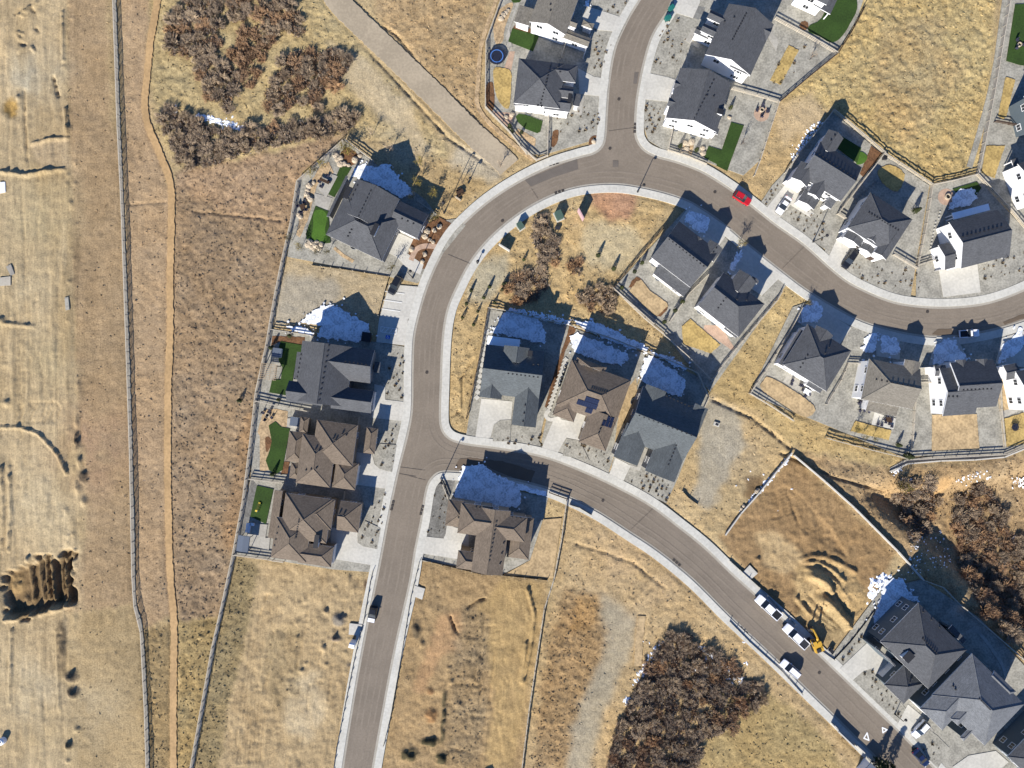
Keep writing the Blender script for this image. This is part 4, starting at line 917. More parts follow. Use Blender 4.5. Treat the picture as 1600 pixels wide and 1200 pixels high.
# ------------------------------------------------------------------ houses
ALLWALL = []
win_mesh = None
def window_meshes():
    f = MB()
    for c, d in (((0, .04, .62), (1.5, .1, .1)), ((0, .04, -.62), (1.5, .1, .1)), ((-.7, .04, 0), (.1, .1, 1.14)), ((.7, .04, 0), (.1, .1, 1.14)), ((0, .035, 0), (.06, .08, 1.14))): f.box(c, d)
    g = MB().box((0, .03, 0), (1.3, .03, 1.14))
    return f.mesh('window', M['trim']), g.mesh('pane', M['glass'])
WINF, PANE = window_meshes()
vm = MB().tube((0, 0, -.3), (0, 0, .14), .14, n=8).lathe([(.2, .14), (.22, .2), (.1, .26)], n=8).mesh('roof_vent', M['vent'])
vb = MB().box((0, 0, -.05), (.28, .28, .26)).box((0, 0, .09), (.34, .34, .04)).mesh('roof_vent', M['vent'])
def house(name, label, frame, ang, ze, pitch, roof, wall, blocks, group='houses along the winding streets', trim='trim', vents=(), garage=None, chim=(), shift=(0, 0), nowin=False, wins=99):
    a = R(ang); u = (math.cos(a), math.sin(a)); v = (-math.sin(a), math.cos(a))      # plan axes (y down)
    B = []
    for i, bl in enumerate(blocks):
        p1, p2, kind = bl[:3]; o = dict(bl[3]) if len(bl) > 3 else {}
        e = o.get('ze', ze) + i * .013; pt = o.get('p', pitch) + i * .0007
        P1, P2 = W(z1(frame, *p1), e), W(z1(frame, *p2), e)
        uv = [(p[0] * u[0] - p[1] * u[1], p[0] * v[0] - p[1] * v[1]) for p in (P1, P2)]   # world y is -plan y
        u0, u1 = sorted((uv[0][0], uv[1][0])); v0, v1 = sorted((uv[0][1], uv[1][1]))
        B.append(dict(u0=u0 + .003 * i, u1=u1 - .003 * i, v0=v0 + .003 * i, v1=v1 - .003 * i, e=e, p=pt, k=kind, hip=o.get('hip', ''), wall=o.get('wall'), i=i, open=o.get('open'), roof=o.get('roof')))
    cu = sum((q['u0'] + q['u1']) / 2 for q in B[:1]); cv = sum((q['v0'] + q['v1']) / 2 for q in B[:1])
    def w2(uu, vv): return (uu * u[0] + vv * v[0], -(uu * u[1] + vv * v[1]))
    cx, cy = w2(cu, cv)
    root = thing(name, label, 'house', (cx, cy, 0), -a, group)
    lo = lambda uu, vv, zz: (uu - cu, -(vv - cv), zz)
    T = .2; O = .38
    def hgt(q, uu, vv):
        k = q['k']
        if k == 'flat': return q['e'] + .02
        if k[0] == 's':
            d = {'u-': uu - q['u0'], 'u+': q['u1'] - uu, 'v-': vv - q['v0'], 'v+': q['v1'] - vv}[k[1:]]
            return q['e'] + q['p'] * d
        along = k[1]
        if along == 'u': h = min(vv - q['v0'], q['v1'] - vv); ea, eb = uu - q['u0'], q['u1'] - uu
        else: h = min(uu - q['u0'], q['u1'] - uu); ea, eb = vv - q['v0'], q['v1'] - vv
        if 'a' in q['hip']: h = min(h, ea)
        if 'b' in q['hip']: h = min(h, eb)
        return q['e'] + q['p'] * h
    def roof_z(uu, vv):
        r = 0
        for q in B:
            if q['u0'] <= uu <= q['u1'] and q['v0'] <= vv <= q['v1']: r = max(r, hgt(q, uu, vv))
        return r
    rf = MB(); wl = MB()
    for q in B:
        u0, u1, v0, v1, e, p, k = q['u0'], q['u1'], q['v0'], q['v1'], q['e'], q['p'], q['k']
        wu, wv = u1 - u0, v1 - v0
        C = [(u0, v0), (u1, v0), (u1, v1), (u0, v1)]
        if k == 'flat': polys = [[(*c, e) for c in C]]
        elif k[0] == 's': polys = [[(*c, hgt(q, *c)) for c in C]]
        else:
            if k[1] == 'v':                   # swap so the ridge runs along the first axis
                sw = lambda s, t: (u0 + t, v0 + s); Ls, Ws = wv, wu
            else: sw = lambda s, t: (u0 + s, v0 + t); Ls, Ws = wu, wv
            half = Ws / 2; za = e + p * half; ha = half if 'a' in q['hip'] else 0; hb = half if 'b' in q['hip'] else 0
            if ha + hb > Ls: sc_ = Ls / (ha + hb) ; ha *= sc_; hb *= sc_; za = e + p * half
            A = [(*sw(0, 0), e), (*sw(Ls, 0), e), (*sw(Ls, Ws), e), (*sw(0, Ws), e)]
            r0 = (*sw(ha, half), za); r1 = (*sw(Ls - hb, half), za)
            polys = [[A[0], A[1], r1, r0], [A[2], A[3], r0, r1]]
            if ha: polys.append([A[3], A[0], r0])
            if hb: polys.append([A[1], A[2], r1])
            for e0, e1 in [(r0, r1)] + ([(A[3], r0), (A[0], r0)] if ha else []) + ([(A[1], r1), (A[2], r1)] if hb else []):
                E0, E1 = Vector(lo(*e0)), Vector(lo(*e1))
                if (E1 - E0).length > .4: rf.tube(E0, E1, .09, n=6)
        edges = {}
        for pl in polys:
            L3 = [lo(*pt) for pt in pl]
            nz = (Vector(L3[1]) - Vector(L3[0])).cross(Vector(L3[2]) - Vector(L3[0])).z
            if nz < 0: L3 = L3[::-1]
            rf.face(L3, 2 if q['roof'] else 0); rf.face([(x, y, zz - T) for x, y, zz in L3[::-1]], 1)
            for i in range(len(L3)):
                a_, b_ = L3[i], L3[(i + 1) % len(L3)]; key = (tuple(round(c, 4) for c in b_), tuple(round(c, 4) for c in a_))
                if key in edges: del edges[key]
                else: edges[(tuple(round(c, 4) for c in a_), tuple(round(c, 4) for c in b_))] = (a_, b_)
        for a_, b_ in edges.values():
            rf.face([a_, (a_[0], a_[1], a_[2] - T), (b_[0], b_[1], b_[2] - T), b_], 1)
        mi = 1 if q['wall'] else 0
        if q['open']:
            for (x, y) in ((u0 + .4, v0 + .4), (u1 - .4, v0 + .4), (u1 - .4, v1 - .4), (u0 + .4, v1 - .4)):
                wl.box((*lo(x, y, 0)[:2], (e - T) / 2), (.22, .22, e - T + .1), 0, mi)
            continue
        c = [(u0 + O, v0 + O), (u1 - O, v0 + O), (u1 - O, v1 - O), (u0 + O, v1 - O)]
        for i in range(4):
            s, t = c[i], c[(i + 1) % 4]; top = [s, ((s[0] + t[0]) / 2, (s[1] + t[1]) / 2), t]
            tz = [max(.5, hgt(q, *pt) - T - .03) for pt in top]
            pts = [lo(*s, -.3), lo(*t, -.3), lo(*t, tz[2])]
            if tz[1] > max(tz[0], tz[2]) + .05: pts.append(lo(*top[1], tz[1]))
            pts.append(lo(*s, tz[0])); wl.face(pts[::-1], mi)
    W1 = wl.build('wall', [M[wall], M['white_siding']], root)
    RO = rf.build('roof', [M[roof], M[trim], M['snow']], root)
    # windows on walls the street and the sky can see
    def free(uu, vv, hz, me_):
        for q in B:
            if q is me_: continue
            if q['u0'] + .2 < uu < q['u1'] - .2 and q['v0'] + .2 < vv < q['v1'] - .2: return False
        return True
    n = 0
    for q in B if not nowin else ():
        if q['open'] or q['e'] < 2.9: continue
        u0, u1, v0, v1, e = q['u0'] + O, q['u1'] - O, q['v0'] + O, q['v1'] - O, q['e']
        for sx, (s, t, nrm) in enumerate((((u0, v0), (u1, v0), (0, -1)), ((u1, v0), (u1, v1), (1, 0)), ((u1, v1), (u0, v1), (0, 1)), ((u0, v1), (u0, v0), (-1, 0)))):
            ln = math.dist(s, t); k = int(ln / 3.6)
            wn = (nrm[0] * u[0] + nrm[1] * v[0], -(nrm[0] * u[1] + nrm[1] * v[1]))
            mid = w2((s[0] + t[0]) / 2, (s[1] + t[1]) / 2)
            if -(mid[0] * wn[0] + mid[1] * wn[1]) < 4: continue
            for hz in ((1.6, 4.3) if e > 5 else (1.7,)):
                for j in range(k):
                    f_ = (j + .5) / k; uu, vv = s[0] + (t[0] - s[0]) * f_, s[1] + (t[1] - s[1]) * f_
                    if not free(uu + nrm[0] * .6, vv + nrm[1] * .6, hz, q) or (hz < 2 and j % 3 == 1) or n >= wins: continue
                    x, y, _ = lo(uu, vv, 0); rz = math.atan2(-nrm[1], nrm[0]) - PI / 2
                    fo = link_mesh('window', WINF, root, (x, y, hz), rz); link_mesh('pane', PANE, fo); n += 1
    # roof vents along the ridges
    def drop(p):
        zz = ze
        for _ in range(6):
            x, y = W(p, zz); uu, vv = x * u[0] - y * u[1], x * v[0] - y * v[1]
            nz = roof_z(uu, vv)
            if nz <= 0: return None
            zz = nz
        return (uu, vv, zz)
    for vl in vents:
        if len(vl) == 3: a0, b0, k = vl
        else: a0 = b0 = vl[0]; k = 1
        for j in range(k):
            t = j / max(1, k - 1); d = drop(z1(frame, a0[0] + (b0[0] - a0[0]) * t, a0[1] + (b0[1] - a0[1]) * t))
            if d: link_mesh('roof_vent', vm if k < 4 else vb, RO, lo(*d))
    for (cx_, cy_, wx_, wy_, ht) in chim:
        d = drop(z1(frame, cx_, cy_))
        if d:
            m_ = MB().box((0, 0, 0), (wx_, wy_, 2 * ht)); c_ = m_.build('chimney', M['white_siding'], RO, lo(*d))
            MB().box((0, 0, ht + .06), (wx_ + .25, wy_ + .25, .12)).build('chimney_cap', M['vent'], RO, lo(*d))
    # doors
    for gd in (garage or ()):
        bi, side, f_, wd, hh = gd[:5]; q = B[bi]; u0, u1, v0, v1 = q['u0'] + O, q['u1'] - O, q['v0'] + O, q['v1'] - O
        s, t, nrm = {'v-': ((u0, v0), (u1, v0), (0, -1)), 'u+': ((u1, v0), (u1, v1), (1, 0)), 'v+': ((u1, v1), (u0, v1), (0, 1)), 'u-': ((u0, v1), (u0, v0), (-1, 0))}[side]
        uu, vv = s[0] + (t[0] - s[0]) * f_, s[1] + (t[1] - s[1]) * f_; x, y, _ = lo(uu, vv, 0); rz = math.atan2(-nrm[1], nrm[0]) - PI / 2
        big = wd > 2
        dm = MB().box((0, .04, hh / 2), (wd, .08, hh))
        do = dm.build('garage_door' if big else 'front_door', M['garage' if big else 'door'], root, (x, y, .05), rz)
        MB().box((wd * .36 if not big else 0, .11, 1.0 if not big else .5), (.12 if not big else .5, .06, .12)).build('handle', M['chrome'], do)
    root['_k'] = 0; del root['_k']
    return dict(root=root, roof=RO, drop=drop, lo=lo, B=B, hgt=hgt, w2=w2)
g = lambda **k: k
HS = {}
HS['w1'] = house('house', 'charcoal roofed house in the bend with rock garden and putting green behind', 'D', 25.5, 5.4, .56, 'roof_dark', 'grey_siding',
  [((735,370),(960,812),'gv'), ((647,474),(940,1055),'gu',g(hip='ab',ze=4.9,p=.5)), ((1095,555),(1238,868),'gu',g(ze=4.6,p=.45)), ((642,342),(500,690),'su-',g(ze=3.4,p=.2)), ((930,580),(1005,740),'gu',g(ze=4.4))],
  vents=(((850,470),(735,710),9),((690,795),(660,850),3),((740,425),(685,545),4),((1110,705),(1205,745),3)), chim=((665,495,.9,2.6,1.0),(888,800,.8,2.6,1.0)), garage=[(2,'v+',.5,4.8,2.3)])
HS['w2'] = house('house', 'charcoal roofed house beside the parking bay, pergola on its back lawn', 'E', 7.4, 5.0, .5, 'roof_dark', 'grey_siding',
  [((440,598),(805,1150),'gv'), ((690,632),(1005,955),'gu',g(p=.62)), ((700,975),(1012,1205),'gu',g(p=.62)), ((328,930),(600,1142),'gu',g(p=.6)), ((1042,772),(1078,868),'flat',g(ze=3.2)), ((395,690),(450,930),'su-',g(ze=4.6,p=.3))],
  vents=(((660,640),(570,1140),12),((430,715),(400,900),6),((800,775),(970,800),6)), garage=[(2,'u+',.5,4.4,2.3),(1,'u+',.5,1.1,2.1)])
HS['w3'] = house('house', 'brown hip roofed house with wavy green lawn ringed by tan rock', 'N', 8, 4.7, .36, 'roof_brown', 'tan_stucco',
  [((775,190),(1068,580),'gv',g(hip='ab')), ((655,310),(882,757),'gv',g(hip='ab')), ((545,282),(660,555),'gv',g(hip='ab',ze=3.2)), ((560,545),(640,690),'gv',g(hip='ab',ze=3.0)), ((930,530),(1092,780),'gv',g(hip='ab',ze=3.8)), ((1190,252),(1255,480),'gv',g(hip='ab',ze=3.4)), ((640,165),(692,310),'gv',g(hip='ab',ze=3.0))],
  vents=(((985,310),(1020,320),2),((910,350),(930,360),2),((760,440),(790,450),2),((685,610),(770,595),3)), garage=[(4,'u+',.5,4.6,2.3),(5,'v+',.5,1.1,2.1)])
HS['w4'] = house('house', 'brown hip roofed house with grey metal gazebo in its back corner', 'O', 8, 4.7, .36, 'roof_brown', 'tan_stucco',
  [((567,267),(905,690),'gv',g(hip='ab')), ((490,467),(735,845),'gv',g(hip='ab')), ((690,680),(945,887),'gu',g(hip='b',ze=4.4)), ((1025,330),(1172,600),'gu',g(hip='b',ze=3.7)), ((475,240),(490,650),'su-',g(ze=3.2,p=.2)), ((800,300),(945,578),'gu',g(hip='b',ze=4.5))],
  vents=(((680,490),(650,640),9),((507,552),(475,705),4),((1015,440),(1050,450),2)), chim=((832,665,.8,2.8,.9),), garage=[(2,'u+',.5,4.4,2.3),(3,'v+',.4,1.1,2.1)])
HS['c5'] = house('house', 'brown gabled house on the junction corner with long snowy north side', 'P', 7.5, 7.0, .38, 'roof_brown', 'tan_stucco',
  [((690,598),(880,1168),'gv'), ((537,562),(770,850),'gu',g(hip='a')), ((800,650),(1062,892),'gu',g(hip='b')), ((430,532),(540,770),'gu',g(ze=5.4,hip='a')), ((960,668),(1098,1038),'gv',g(hip='ab',ze=5.2)), ((512,958),(740,1140),'gu',g(hip='a',ze=6.0))],
  vents=(((830,720),(770,1045),10),((660,600),(690,605),2),((960,680),(1030,690),3),((890,900),(860,1070),3),((525,635),(515,685),2)), garage=[(3,'v+',.4,1.2,2.1),(5,'u-',.5,4.2,2.3)])
HS['c6'] = house('house', 'slate grey house between the bend and the brown solar roof house', 'J', 7, 7.2, .62, 'roof_blue', 'grey_siding',
  [((425,522),(862,985),'gu'), ((392,765),(552,982),'gv',g(p=.55)), ((680,830),(838,1216),'gv',g(p=.55)), ((575,530),(785,690),'gv',g(ze=8.0)), ((440,450),(700,560),'flat',g(ze=5.2,roof=1))],
  vents=(((610,765),(890,800),9),((750,1030),(730,1165),3),((820,690),(860,690),2)), chim=((610,440,.7,2.2,1.2),(790,600,.8,1.0,1.0)), garage=[(1,'v+',.5,4.6,2.3),(2,'u-',.3,1.2,2.1)])
HS['c7'] = house('house', 'brown hip roofed house carrying blue black solar panels', 'K', 19.5, 7.4, .36, 'roof_brown', 'tan_stucco',
  [((285,490),(645,1045),'gu',g(hip='ab')), ((195,755),(300,1012),'gv',g(hip='b',ze=7.0)), ((440,900),(567,1255),'gv',g(hip='b')), ((330,470),(560,600),'gv',g(hip='a',ze=7.1,p=.38))],
  vents=(((450,735),(570,770),8),((325,520),(385,540),2),((465,570),(540,585),2),((535,1040),(510,1100),3)), garage=[(1,'v+',.5,4.4,2.3),(2,'u-',.35,1.2,2.1)])
HS['c8'] = house('house', 'slate grey twin gabled house next to the bare gravel plot', 'Q', 22, 7.3, .55, 'roof_blue', 'grey_siding',
  [((560,20),(888,649),'gu'), ((427,322),(510,683),'gv',g(p=.5)), ((694,428),(820,820),'gv',g(p=.5)), ((590,0),(700,200),'gv',g(p=.5)), ((985,160),(1010,440),'su+',g(ze=6.6,p=.3))],
  vents=(((490,245),(1000,440),14),((755,100),(940,185),7),((835,510),(770,670),6)), garage=[(1,'v+',.4,4.8,2.3),(2,'v+',.3,1.2,2.1)])
HS['a1'] = house('house', 'white walled charcoal roofed house beside the blue trampoline', 'A', 7, 5.4, .45, 'roof_dark', 'white_siding',
  [((378,485),(715,905),'gv',g(hip='ab')), ((660,520),(850,690),'gu',g(hip='b')), ((640,700),(822,822),'gu',g(ze=5.1)), ((370,600),(416,890),'su-',g(ze=3.8,p=.3)), ((838,780),(882,890),'su+',g(ze=3.2,p=.2)), ((600,790),(800,935),'gu',g(ze=4.8))],
  vents=(((640,545),(560,860),12),((700,560),(720,600),2),((535,880),(565,885),2)), chim=((800,825,.6,1.6,.5),), garage=[(1,'u+',.5,4.4,2.3)])
HS['a2'] = house('house', 'weathered tan roofed house with tall white south gable at the top edge', 'A', 20, 5.6, .45, 'roof_tan', 'white_siding',
  [((573,-117),(765,290),'gv'), ((690,110),(852,235),'gu',g(ze=5.2)), ((760,240),(952,392),'gu',g(ze=3.5,p=.3)), ((385,40),(462,225),'su-',g(ze=3.2,p=.12)), ((915,165),(990,245),'gv',g(ze=3.2,hip='ab'))],
  vents=(((640,40),(640,90),2),), garage=[(2,'u+',.5,4.4,2.3)])
HS['b1'] = house('house', 'charcoal roofed house with white south gable and long green lawn', 'B', 16, 5.6, .45, 'roof_dark', 'white_siding',
  [((668,605),(190,866),'gv'), ((262,585),(420,700),'gu'), ((215,715),(380,830),'gu'), ((300,530),(530,625),'gu',g(ze=5.3)), ((470,915),(572,990),'su+',g(ze=3.8,p=.3))],
  vents=(((555,560),(400,870),12),((490,705),(540,710),2)), chim=((585,830,1.2,.9,.7),), garage=[(1,'u-',.5,4.0,2.3)])
HS['b2'] = house('house', 'charcoal roofed house with layered gables above a narrow yellow lawn', 'B', 25, 5.6, .45, 'roof_dark', 'white_siding',
  [((985,180),(480,400),'gv'), ((820,130),(930,300),'gu'), ((520,70),(640,200),'gu',g(ze=5.4)), ((470,170),(600,300),'gu',g(ze=5.2)), ((420,190),(500,290),'gu',g(ze=3.4,p=.35)), ((690,420),(810,560),'gu',g(ze=5.2,hip='b'))],
  vents=(((780,100),(680,290),11),((620,160),(690,130),2)), garage=[(4,'u-',.5,2.6,2.3)])
HS['b3'] = house('house', 'white walled house cut off by the top edge over a wavy green lawn', 'B', 25, 5.6, .45, 'roof_dark', 'white_siding',
  [((1286,-315),(1372,36),'gu'), ((1320,-70),(1400,105),'su+',g(ze=3.2,p=.1,open=1))])
HS['e1'] = house('house', 'charcoal roofed white house with white sedan on its drive', 'H', 32, 5.6, .5, 'roof_dark', 'white_siding',
  [((704,272),(872,770),'gu'), ((775,170),(800,400),'gv'), ((545,435),(590,652),'gv'), ((695,545),(695,757),'gv'), ((575,670),(648,842),'gv',g(ze=3.6,p=.4)), ((770,740),(790,835),'sv+',g(ze=3.4,p=.3))],
  vents=(((665,365),(985,578),12),((820,225),(790,265),2)), garage=[(4,'v+',.5,2.8,2.3),(2,'v+',.5,4.2,2.3)])
HS['e2'] = house('house', 'hip roofed charcoal house with black car on its drive', 'I', 33, 5.6, .45, 'roof_dark', 'white_siding',
  [((320,375),(478,896),'gu',g(hip='ab')), ((470,690),(450,940),'gv'), ((335,660),(372,812),'gv'), ((165,640),(228,832),'gv',g(ze=4.0,p=.35)), ((260,800),(330,900),'gv',g(ze=3.4))],
  vents=(((310,545),(550,690),12),), garage=[(3,'v+',.5,4.4,2.3),(1,'v+',.5,1.2,2.1)])
HS['e3'] = house('house', 'charcoal roofed white house with snow covered patio roof', 'I', -14.6, 5.6, .5, 'roof_dark', 'white_siding',
  [((975,625),(1480,905),'gu'), ((885,815),(1028,1000),'gu',g(ze=3.9,p=.45)), ((1250,830),(1320,932),'gv',g(ze=5.2)), ((1375,755),(1478,915),'gv',g(ze=5.4)), ((1000,548),(1318,524),'flat',g(ze=3.2,open=1,roof=1))],
  vents=(((1090,748),(1445,655),11),), garage=[(1,'v+',.5,2.6,2.3),(0,'v+',.3,4.4,2.3)])
HS['e4'] = house('house', 'house at the right edge with white south wall above the snow roof patio', '0', -20, 5.6, .5, 'roof_dark', 'white_siding',
  [((1590,256),(1660,306),'gu'), ((1580,250),(1600,275),'flat',g(ze=3.0,open=1))])
HS['e5'] = house('house', 'house at the right edge beside the rounded yellow lawn', '0', -14, 5.6, .5, 'roof_dark', 'slate_siding',
  [((1600,150),(1670,190),'gu')])
HS['g1'] = house('house', 'charcoal roofed house with tan lawn and conifers, west of the inner pair', 'G', 37.5, 5.4, .5, 'roof_dark', 'white_siding',
  [((646,349),(740,902),'gu'), ((905,502),(930,690),'gv'), ((795,470),(800,565),'gv'), ((490,705),(682,980),'sv+',g(ze=3.4,p=.22))],
  vents=(((565,500),(880,745),12),((955,575),(930,610),2)), garage=[(0,'v-',.6,4.6,2.3),(1,'v-',.5,1.2,2.1)])
HS['g2'] = house('house', 'charcoal roofed house with white rear gable, east of the inner pair', 'L', 38, 5.4, .5, 'roof_dark', 'white_siding',
  [((591,29),(715,570),'gu',g(hip='b')), ((725,5),(760,250),'gv'), ((640,435),(692,578),'sv+',g(ze=3.6,p=.25)), ((830,60),(868,130),'gv',g(ze=5.0)), ((400,290),(560,440),'gu',g(ze=5.2))],
  vents=(((610,240),(545,325),4),((700,255),(780,260),2)), garage=[(1,'v-',.5,4.0,2.3),(3,'v-',.5,1.2,2.1)])
HS['g3'] = house('house', 'charcoal hip roofed house with cluttered patio and oval tan lawn', 'L', 31.5, 5.4, .45, 'roof_dark', 'white_siding',
  [((1289,459),(1447,1022),'gu',g(hip='ab')), ((1365,470),(1420,690),'gv'), ((1325,890),(1392,1038),'sv+',g(ze=3.4,p=.25)), ((1225,500),(1085,815),'su-',g(ze=4.4,p=.3))],
  vents=(((1290,720),(1230,820),4),((1470,655),(1435,705),2)), garage=[(1,'v-',.5,4.2,2.3)])
HS['m1'] = house('house', 'weathered tan roofed house between two charcoal roofs', 'M', 11.3, 5.4, .45, 'roof_tan', 'white_siding',
  [((310,482),(668,905),'gu',g(hip='a')), ((608,488),(702,690),'gv'), ((300,815),(535,965),'sv+',g(ze=3.4,p=.2))],
  vents=(((370,655),(680,715),8),), garage=[(0,'v-',.3,4.6,2.3),(1,'v-',.5,1.2,2.1)])
HS['m2'] = house('house', 'charcoal roofed house with broad white west wall and bare dirt yard', 'M', -4, 5.5, .5, 'roof_dark', 'white_siding',
  [((985,515),(1370,880),'gu'), ((895,562),(1195,942),'gu',g(ze=5.1,p=.45)), ((1030,494),(1130,650),'gv',g(ze=5.4)), ((1200,488),(1305,620),'gv',g(ze=5.4)), ((850,540),(950,622),'gu',g(ze=4.2,p=.4))],
  vents=(((1095,740),(1325,732),8),((970,798),(1040,798),3)), garage=[(4,'v-',.5,4.2,2.3),(2,'v-',.5,1.2,2.1)])
HS['m3'] = house('house', 'white walled house cut off by the right edge below the street', 'M', -12, 5.5, .5, 'roof_dark', 'white_siding',
  [((1530,590),(1830,880),'gu'), ((1425,540),(1560,640),'gu',g(ze=4.2,p=.4))], garage=[(1,'v-',.5,4.2,2.3)])
HS['u1'] = house('house', 'slate hip roofed house with white chimney by the yellow excavator', 'U', 44.5, 7.0, .42, 'roof_dark', 'slate_siding',
  [((775,210),(852,882),'gu',g(hip='ab')), ((665,690),(660,1000),'gu',g(hip='ab',ze=5.0)), ((440,560),(600,700),'gv',g(hip='b',ze=6.6)), ((985,400),(1150,500),'su+',g(ze=3.4,p=.2))],
  vents=(((810,490),(915,600),8),((810,280),(940,400),3),((725,800),(710,830),2)), chim=((680,620,1.6,2.0,.9),), garage=[(2,'v+',.5,4.4,2.3),(1,'u-',.5,4.2,2.3)])
HS['u2'] = house('house', 'largest pale slate roofed house in the lower right corner', 'U', 44, 7.0, .42, 'roof_se', 'slate_siding',
  [((1195,605),(1292,1325),'gu',g(hip='ab')), ((970,846),(962,1205),'gv',g(hip='b')), ((1110,1030),(1085,1170),'gv',g(ze=7.6,hip='b')), ((1230,1130),(1130,1290),'gv',g(ze=6.9,hip='b')), ((1370,740),(1480,960),'gu',g(hip='b',ze=6.9))],
  vents=(((1255,960),(1335,1040),8),((1045,860),(1062,885),2)), garage=[(1,'v+',.5,4.4,2.3)])
HS['u3'] = house('house', 'dark slate walled house with many small windows in the lower right corner', '0', 44, 5.8, .42, 'roof_dark', 'slate_siding',
  [((1642,1112),(1650,1255),'gu',g(hip='ab'))])
HS['s1'] = house('house', 'house below the bottom edge whose roof peak shades the brown plot', '0', 25, 5.4, .5, 'roof_dark', 'white_siding',
  [((690,1288),(720,1416),'gv')], group='house beyond the bottom edge', nowin=True)
# solar panels
def solar(h, cells, ang, wpx, hpx):
    for (x, y) in cells:
        d = h['drop'](z1('K', x, y))
        d2 = h['drop'](z1('K', x + 6, y + 2)); d3 = h['drop'](z1('K', x - 2, y + 6))
        if not (d and d2 and d3): continue
        a, b_, c_ = (Vector(h['lo'](*q)) for q in (d, d2, d3)); nrm = (b_ - a).cross(c_ - a)
        if nrm.z < 0: nrm = -nrm
        nrm.normalize()
        ux = Vector((1, 0, 0)); ux = (ux - nrm * ux.dot(nrm)).normalized(); uy = nrm.cross(ux)
        mb = MB(); c0 = a + nrm * .12
        P = [c0 + ux * sx * wpx / 2 + uy * sy * hpx / 2 for sx, sy in ((-1, -1), (1, -1), (1, 1), (-1, 1))]; D = -nrm * .06
        mb.face(P); mb.face([p + D for p in P[::-1]])
        for i in range(4): j = (i + 1) % 4; mb.face([P[i], P[i] + D, P[j] + D, P[j]])
        mb.build('solar_panel', M['solar'], h['root'])
ca, sa = math.cos(R(17)), math.sin(R(17))
def cells(x0, y0, rows): return [(x0 + c * 29 * ca - r * 44 * sa, y0 + c * 29 * sa + r * 44 * ca) for r, row in enumerate(rows) for c, k in enumerate(row) if k == '1']
solar(HS['c7'], cells(356, 800, ('001111', '111111', '000110')) , 17, .78, 1.18)
solar(HS['c7'], cells(535, 968, ('0011', '0111')), 17, .78, 1.18)
# ------------------------------------------------------------------ fences
POST = MB().box((0, 0, .62), (.13, .13, 1.5)).mesh('post', M['fence'])
POSTD = MB().box((0, 0, .62), (.13, .13, 1.5)).mesh('post', M['fence_dark'])
def fence(pts, label, style='rail', h=1.25, step=2.6, name='rail_fence', cat='fence', dark=False, group=None):
    P = [Vector((*W(p), 0)) for p in pts]; c = P[0]
    root = thing(name, label, cat, c, 0, group); rails = []; m_ = M['fence_dark' if dark else 'fence']
    rmb = MB()
    for a, b in zip(P[:-1], P[1:]):
        d = b - a; ln = d.length; k = max(1, round(ln / step)); ang = math.atan2(d.y, d.x); mid = (a + b) / 2 - c
        if style == 'rail':
            for zz in (.38, .8, h): rmb.box((mid.x, mid.y, zz), (ln + .02, .05, .2), ang)
            rmb.box((mid.x, mid.y, h + .09), (ln + .02, .17, .035), ang)
        elif style == 'wire':
            for zz in (.3, .55, .8, 1.05, h): rmb.box((mid.x, mid.y, zz), (ln + .02, .04, .10), ang)
            rmb.box((mid.x, mid.y, h + .07), (ln + .02, .2, .035), ang)
        else:
            rmb.box((mid.x, mid.y, h / 2 - .05), (ln + .02, .18 if style == 'wall' else .05, h + .1), ang)
            if style == 'wall': rmb.box((mid.x, mid.y, h + .03), (ln + .1, .3, .06), ang)
        if style != 'wall':
            for j in range(k + (1 if b is P[-1] else 0)):
                q = a + d * (j / k) - c
                link_mesh('post', POSTD if dark else POST, root, (q.x, q.y, .0 if h > 1 else -.45), ang)
    rmb.build({'rail': 'rails', 'wire': 'rails', 'wall': 'wall_panel', 'silt': 'fabric_panel'}[style], M['white_wall'] if style == 'wall' else (M['black'] if style == 'silt' else m_), root)
    return root
fence([(181,-30),(181,0),(188,200),(194,320),(202,550),(207,700),(211,900),(214,945),(224,985),(230,1100),(234,1230)], 'long weathered rail fence beside the grey mow strip, left of the trail', 'wire', 1.3, 2.8)
fence([(537,222),(466,285),(456,350),(442,410),(430,470),(418,540),(402,613),(392,700),(382,780),(366,866)], 'pale back fence of the western houses along the brown field', 'rail')
fence([(366,866),(350,940),(334,1010),(316,1110),(300,1200),(294,1230)], 'pale rail fence running down past the dark grass strip by the bare plot', 'rail')
def zf(f, *p): return z(f, *p)
fence(zf('D', (645,58),(740,130),(880,235)), 'short rail fence casting stripes north of the bend house', 'rail')
fence(zf('D', (1240,560),(1400,672)), 'short rail fence by the conifers east of the bend house', 'rail', .9)
fence(zf('E', (190,508),(540,560)), 'rail fence with snow behind it, north of the pergola yard', 'rail')
fence(zf('N', (265,32),(450,72),(720,122)), 'pale rail fence between the pergola yard and the rock garden', 'rail')
fence(zf('N', (220,680),(500,712)), 'pale rail fence between the wavy lawn and the slide lawn', 'rail')
fence(zf('O', (140,775),(430,812),(470,822),(560,835)), 'pale rail fence south of the grey gazebo', 'rail')
fence(zf('N', (1135,170),(1125,240)), 'short gate fence across the shaded side yard of the wavy lawn house', 'rail')
fence(zf('O', (1068,250),(1058,325)), 'short gate fence across the shaded side yard of the gazebo house', 'rail')
fence(zf('A', (235,0),(105,365),(98,900),(300,1110),(440,1290)), 'rail fence along the garden path behind the trampoline yard', 'rail')
fence(zf('F', (600,-5),(735,118),(830,80)), 'pale corner fence where the garden path meets the street', 'rail')
fence(zf('A', (622,965),(615,1290)), 'pale rail fence down the side of the gravel yard south of the oval lawn', 'rail')
fence(zf('A', (770,360),(725,490)), 'thin shaded fence between the two upper left houses', 'rail', 1.2)
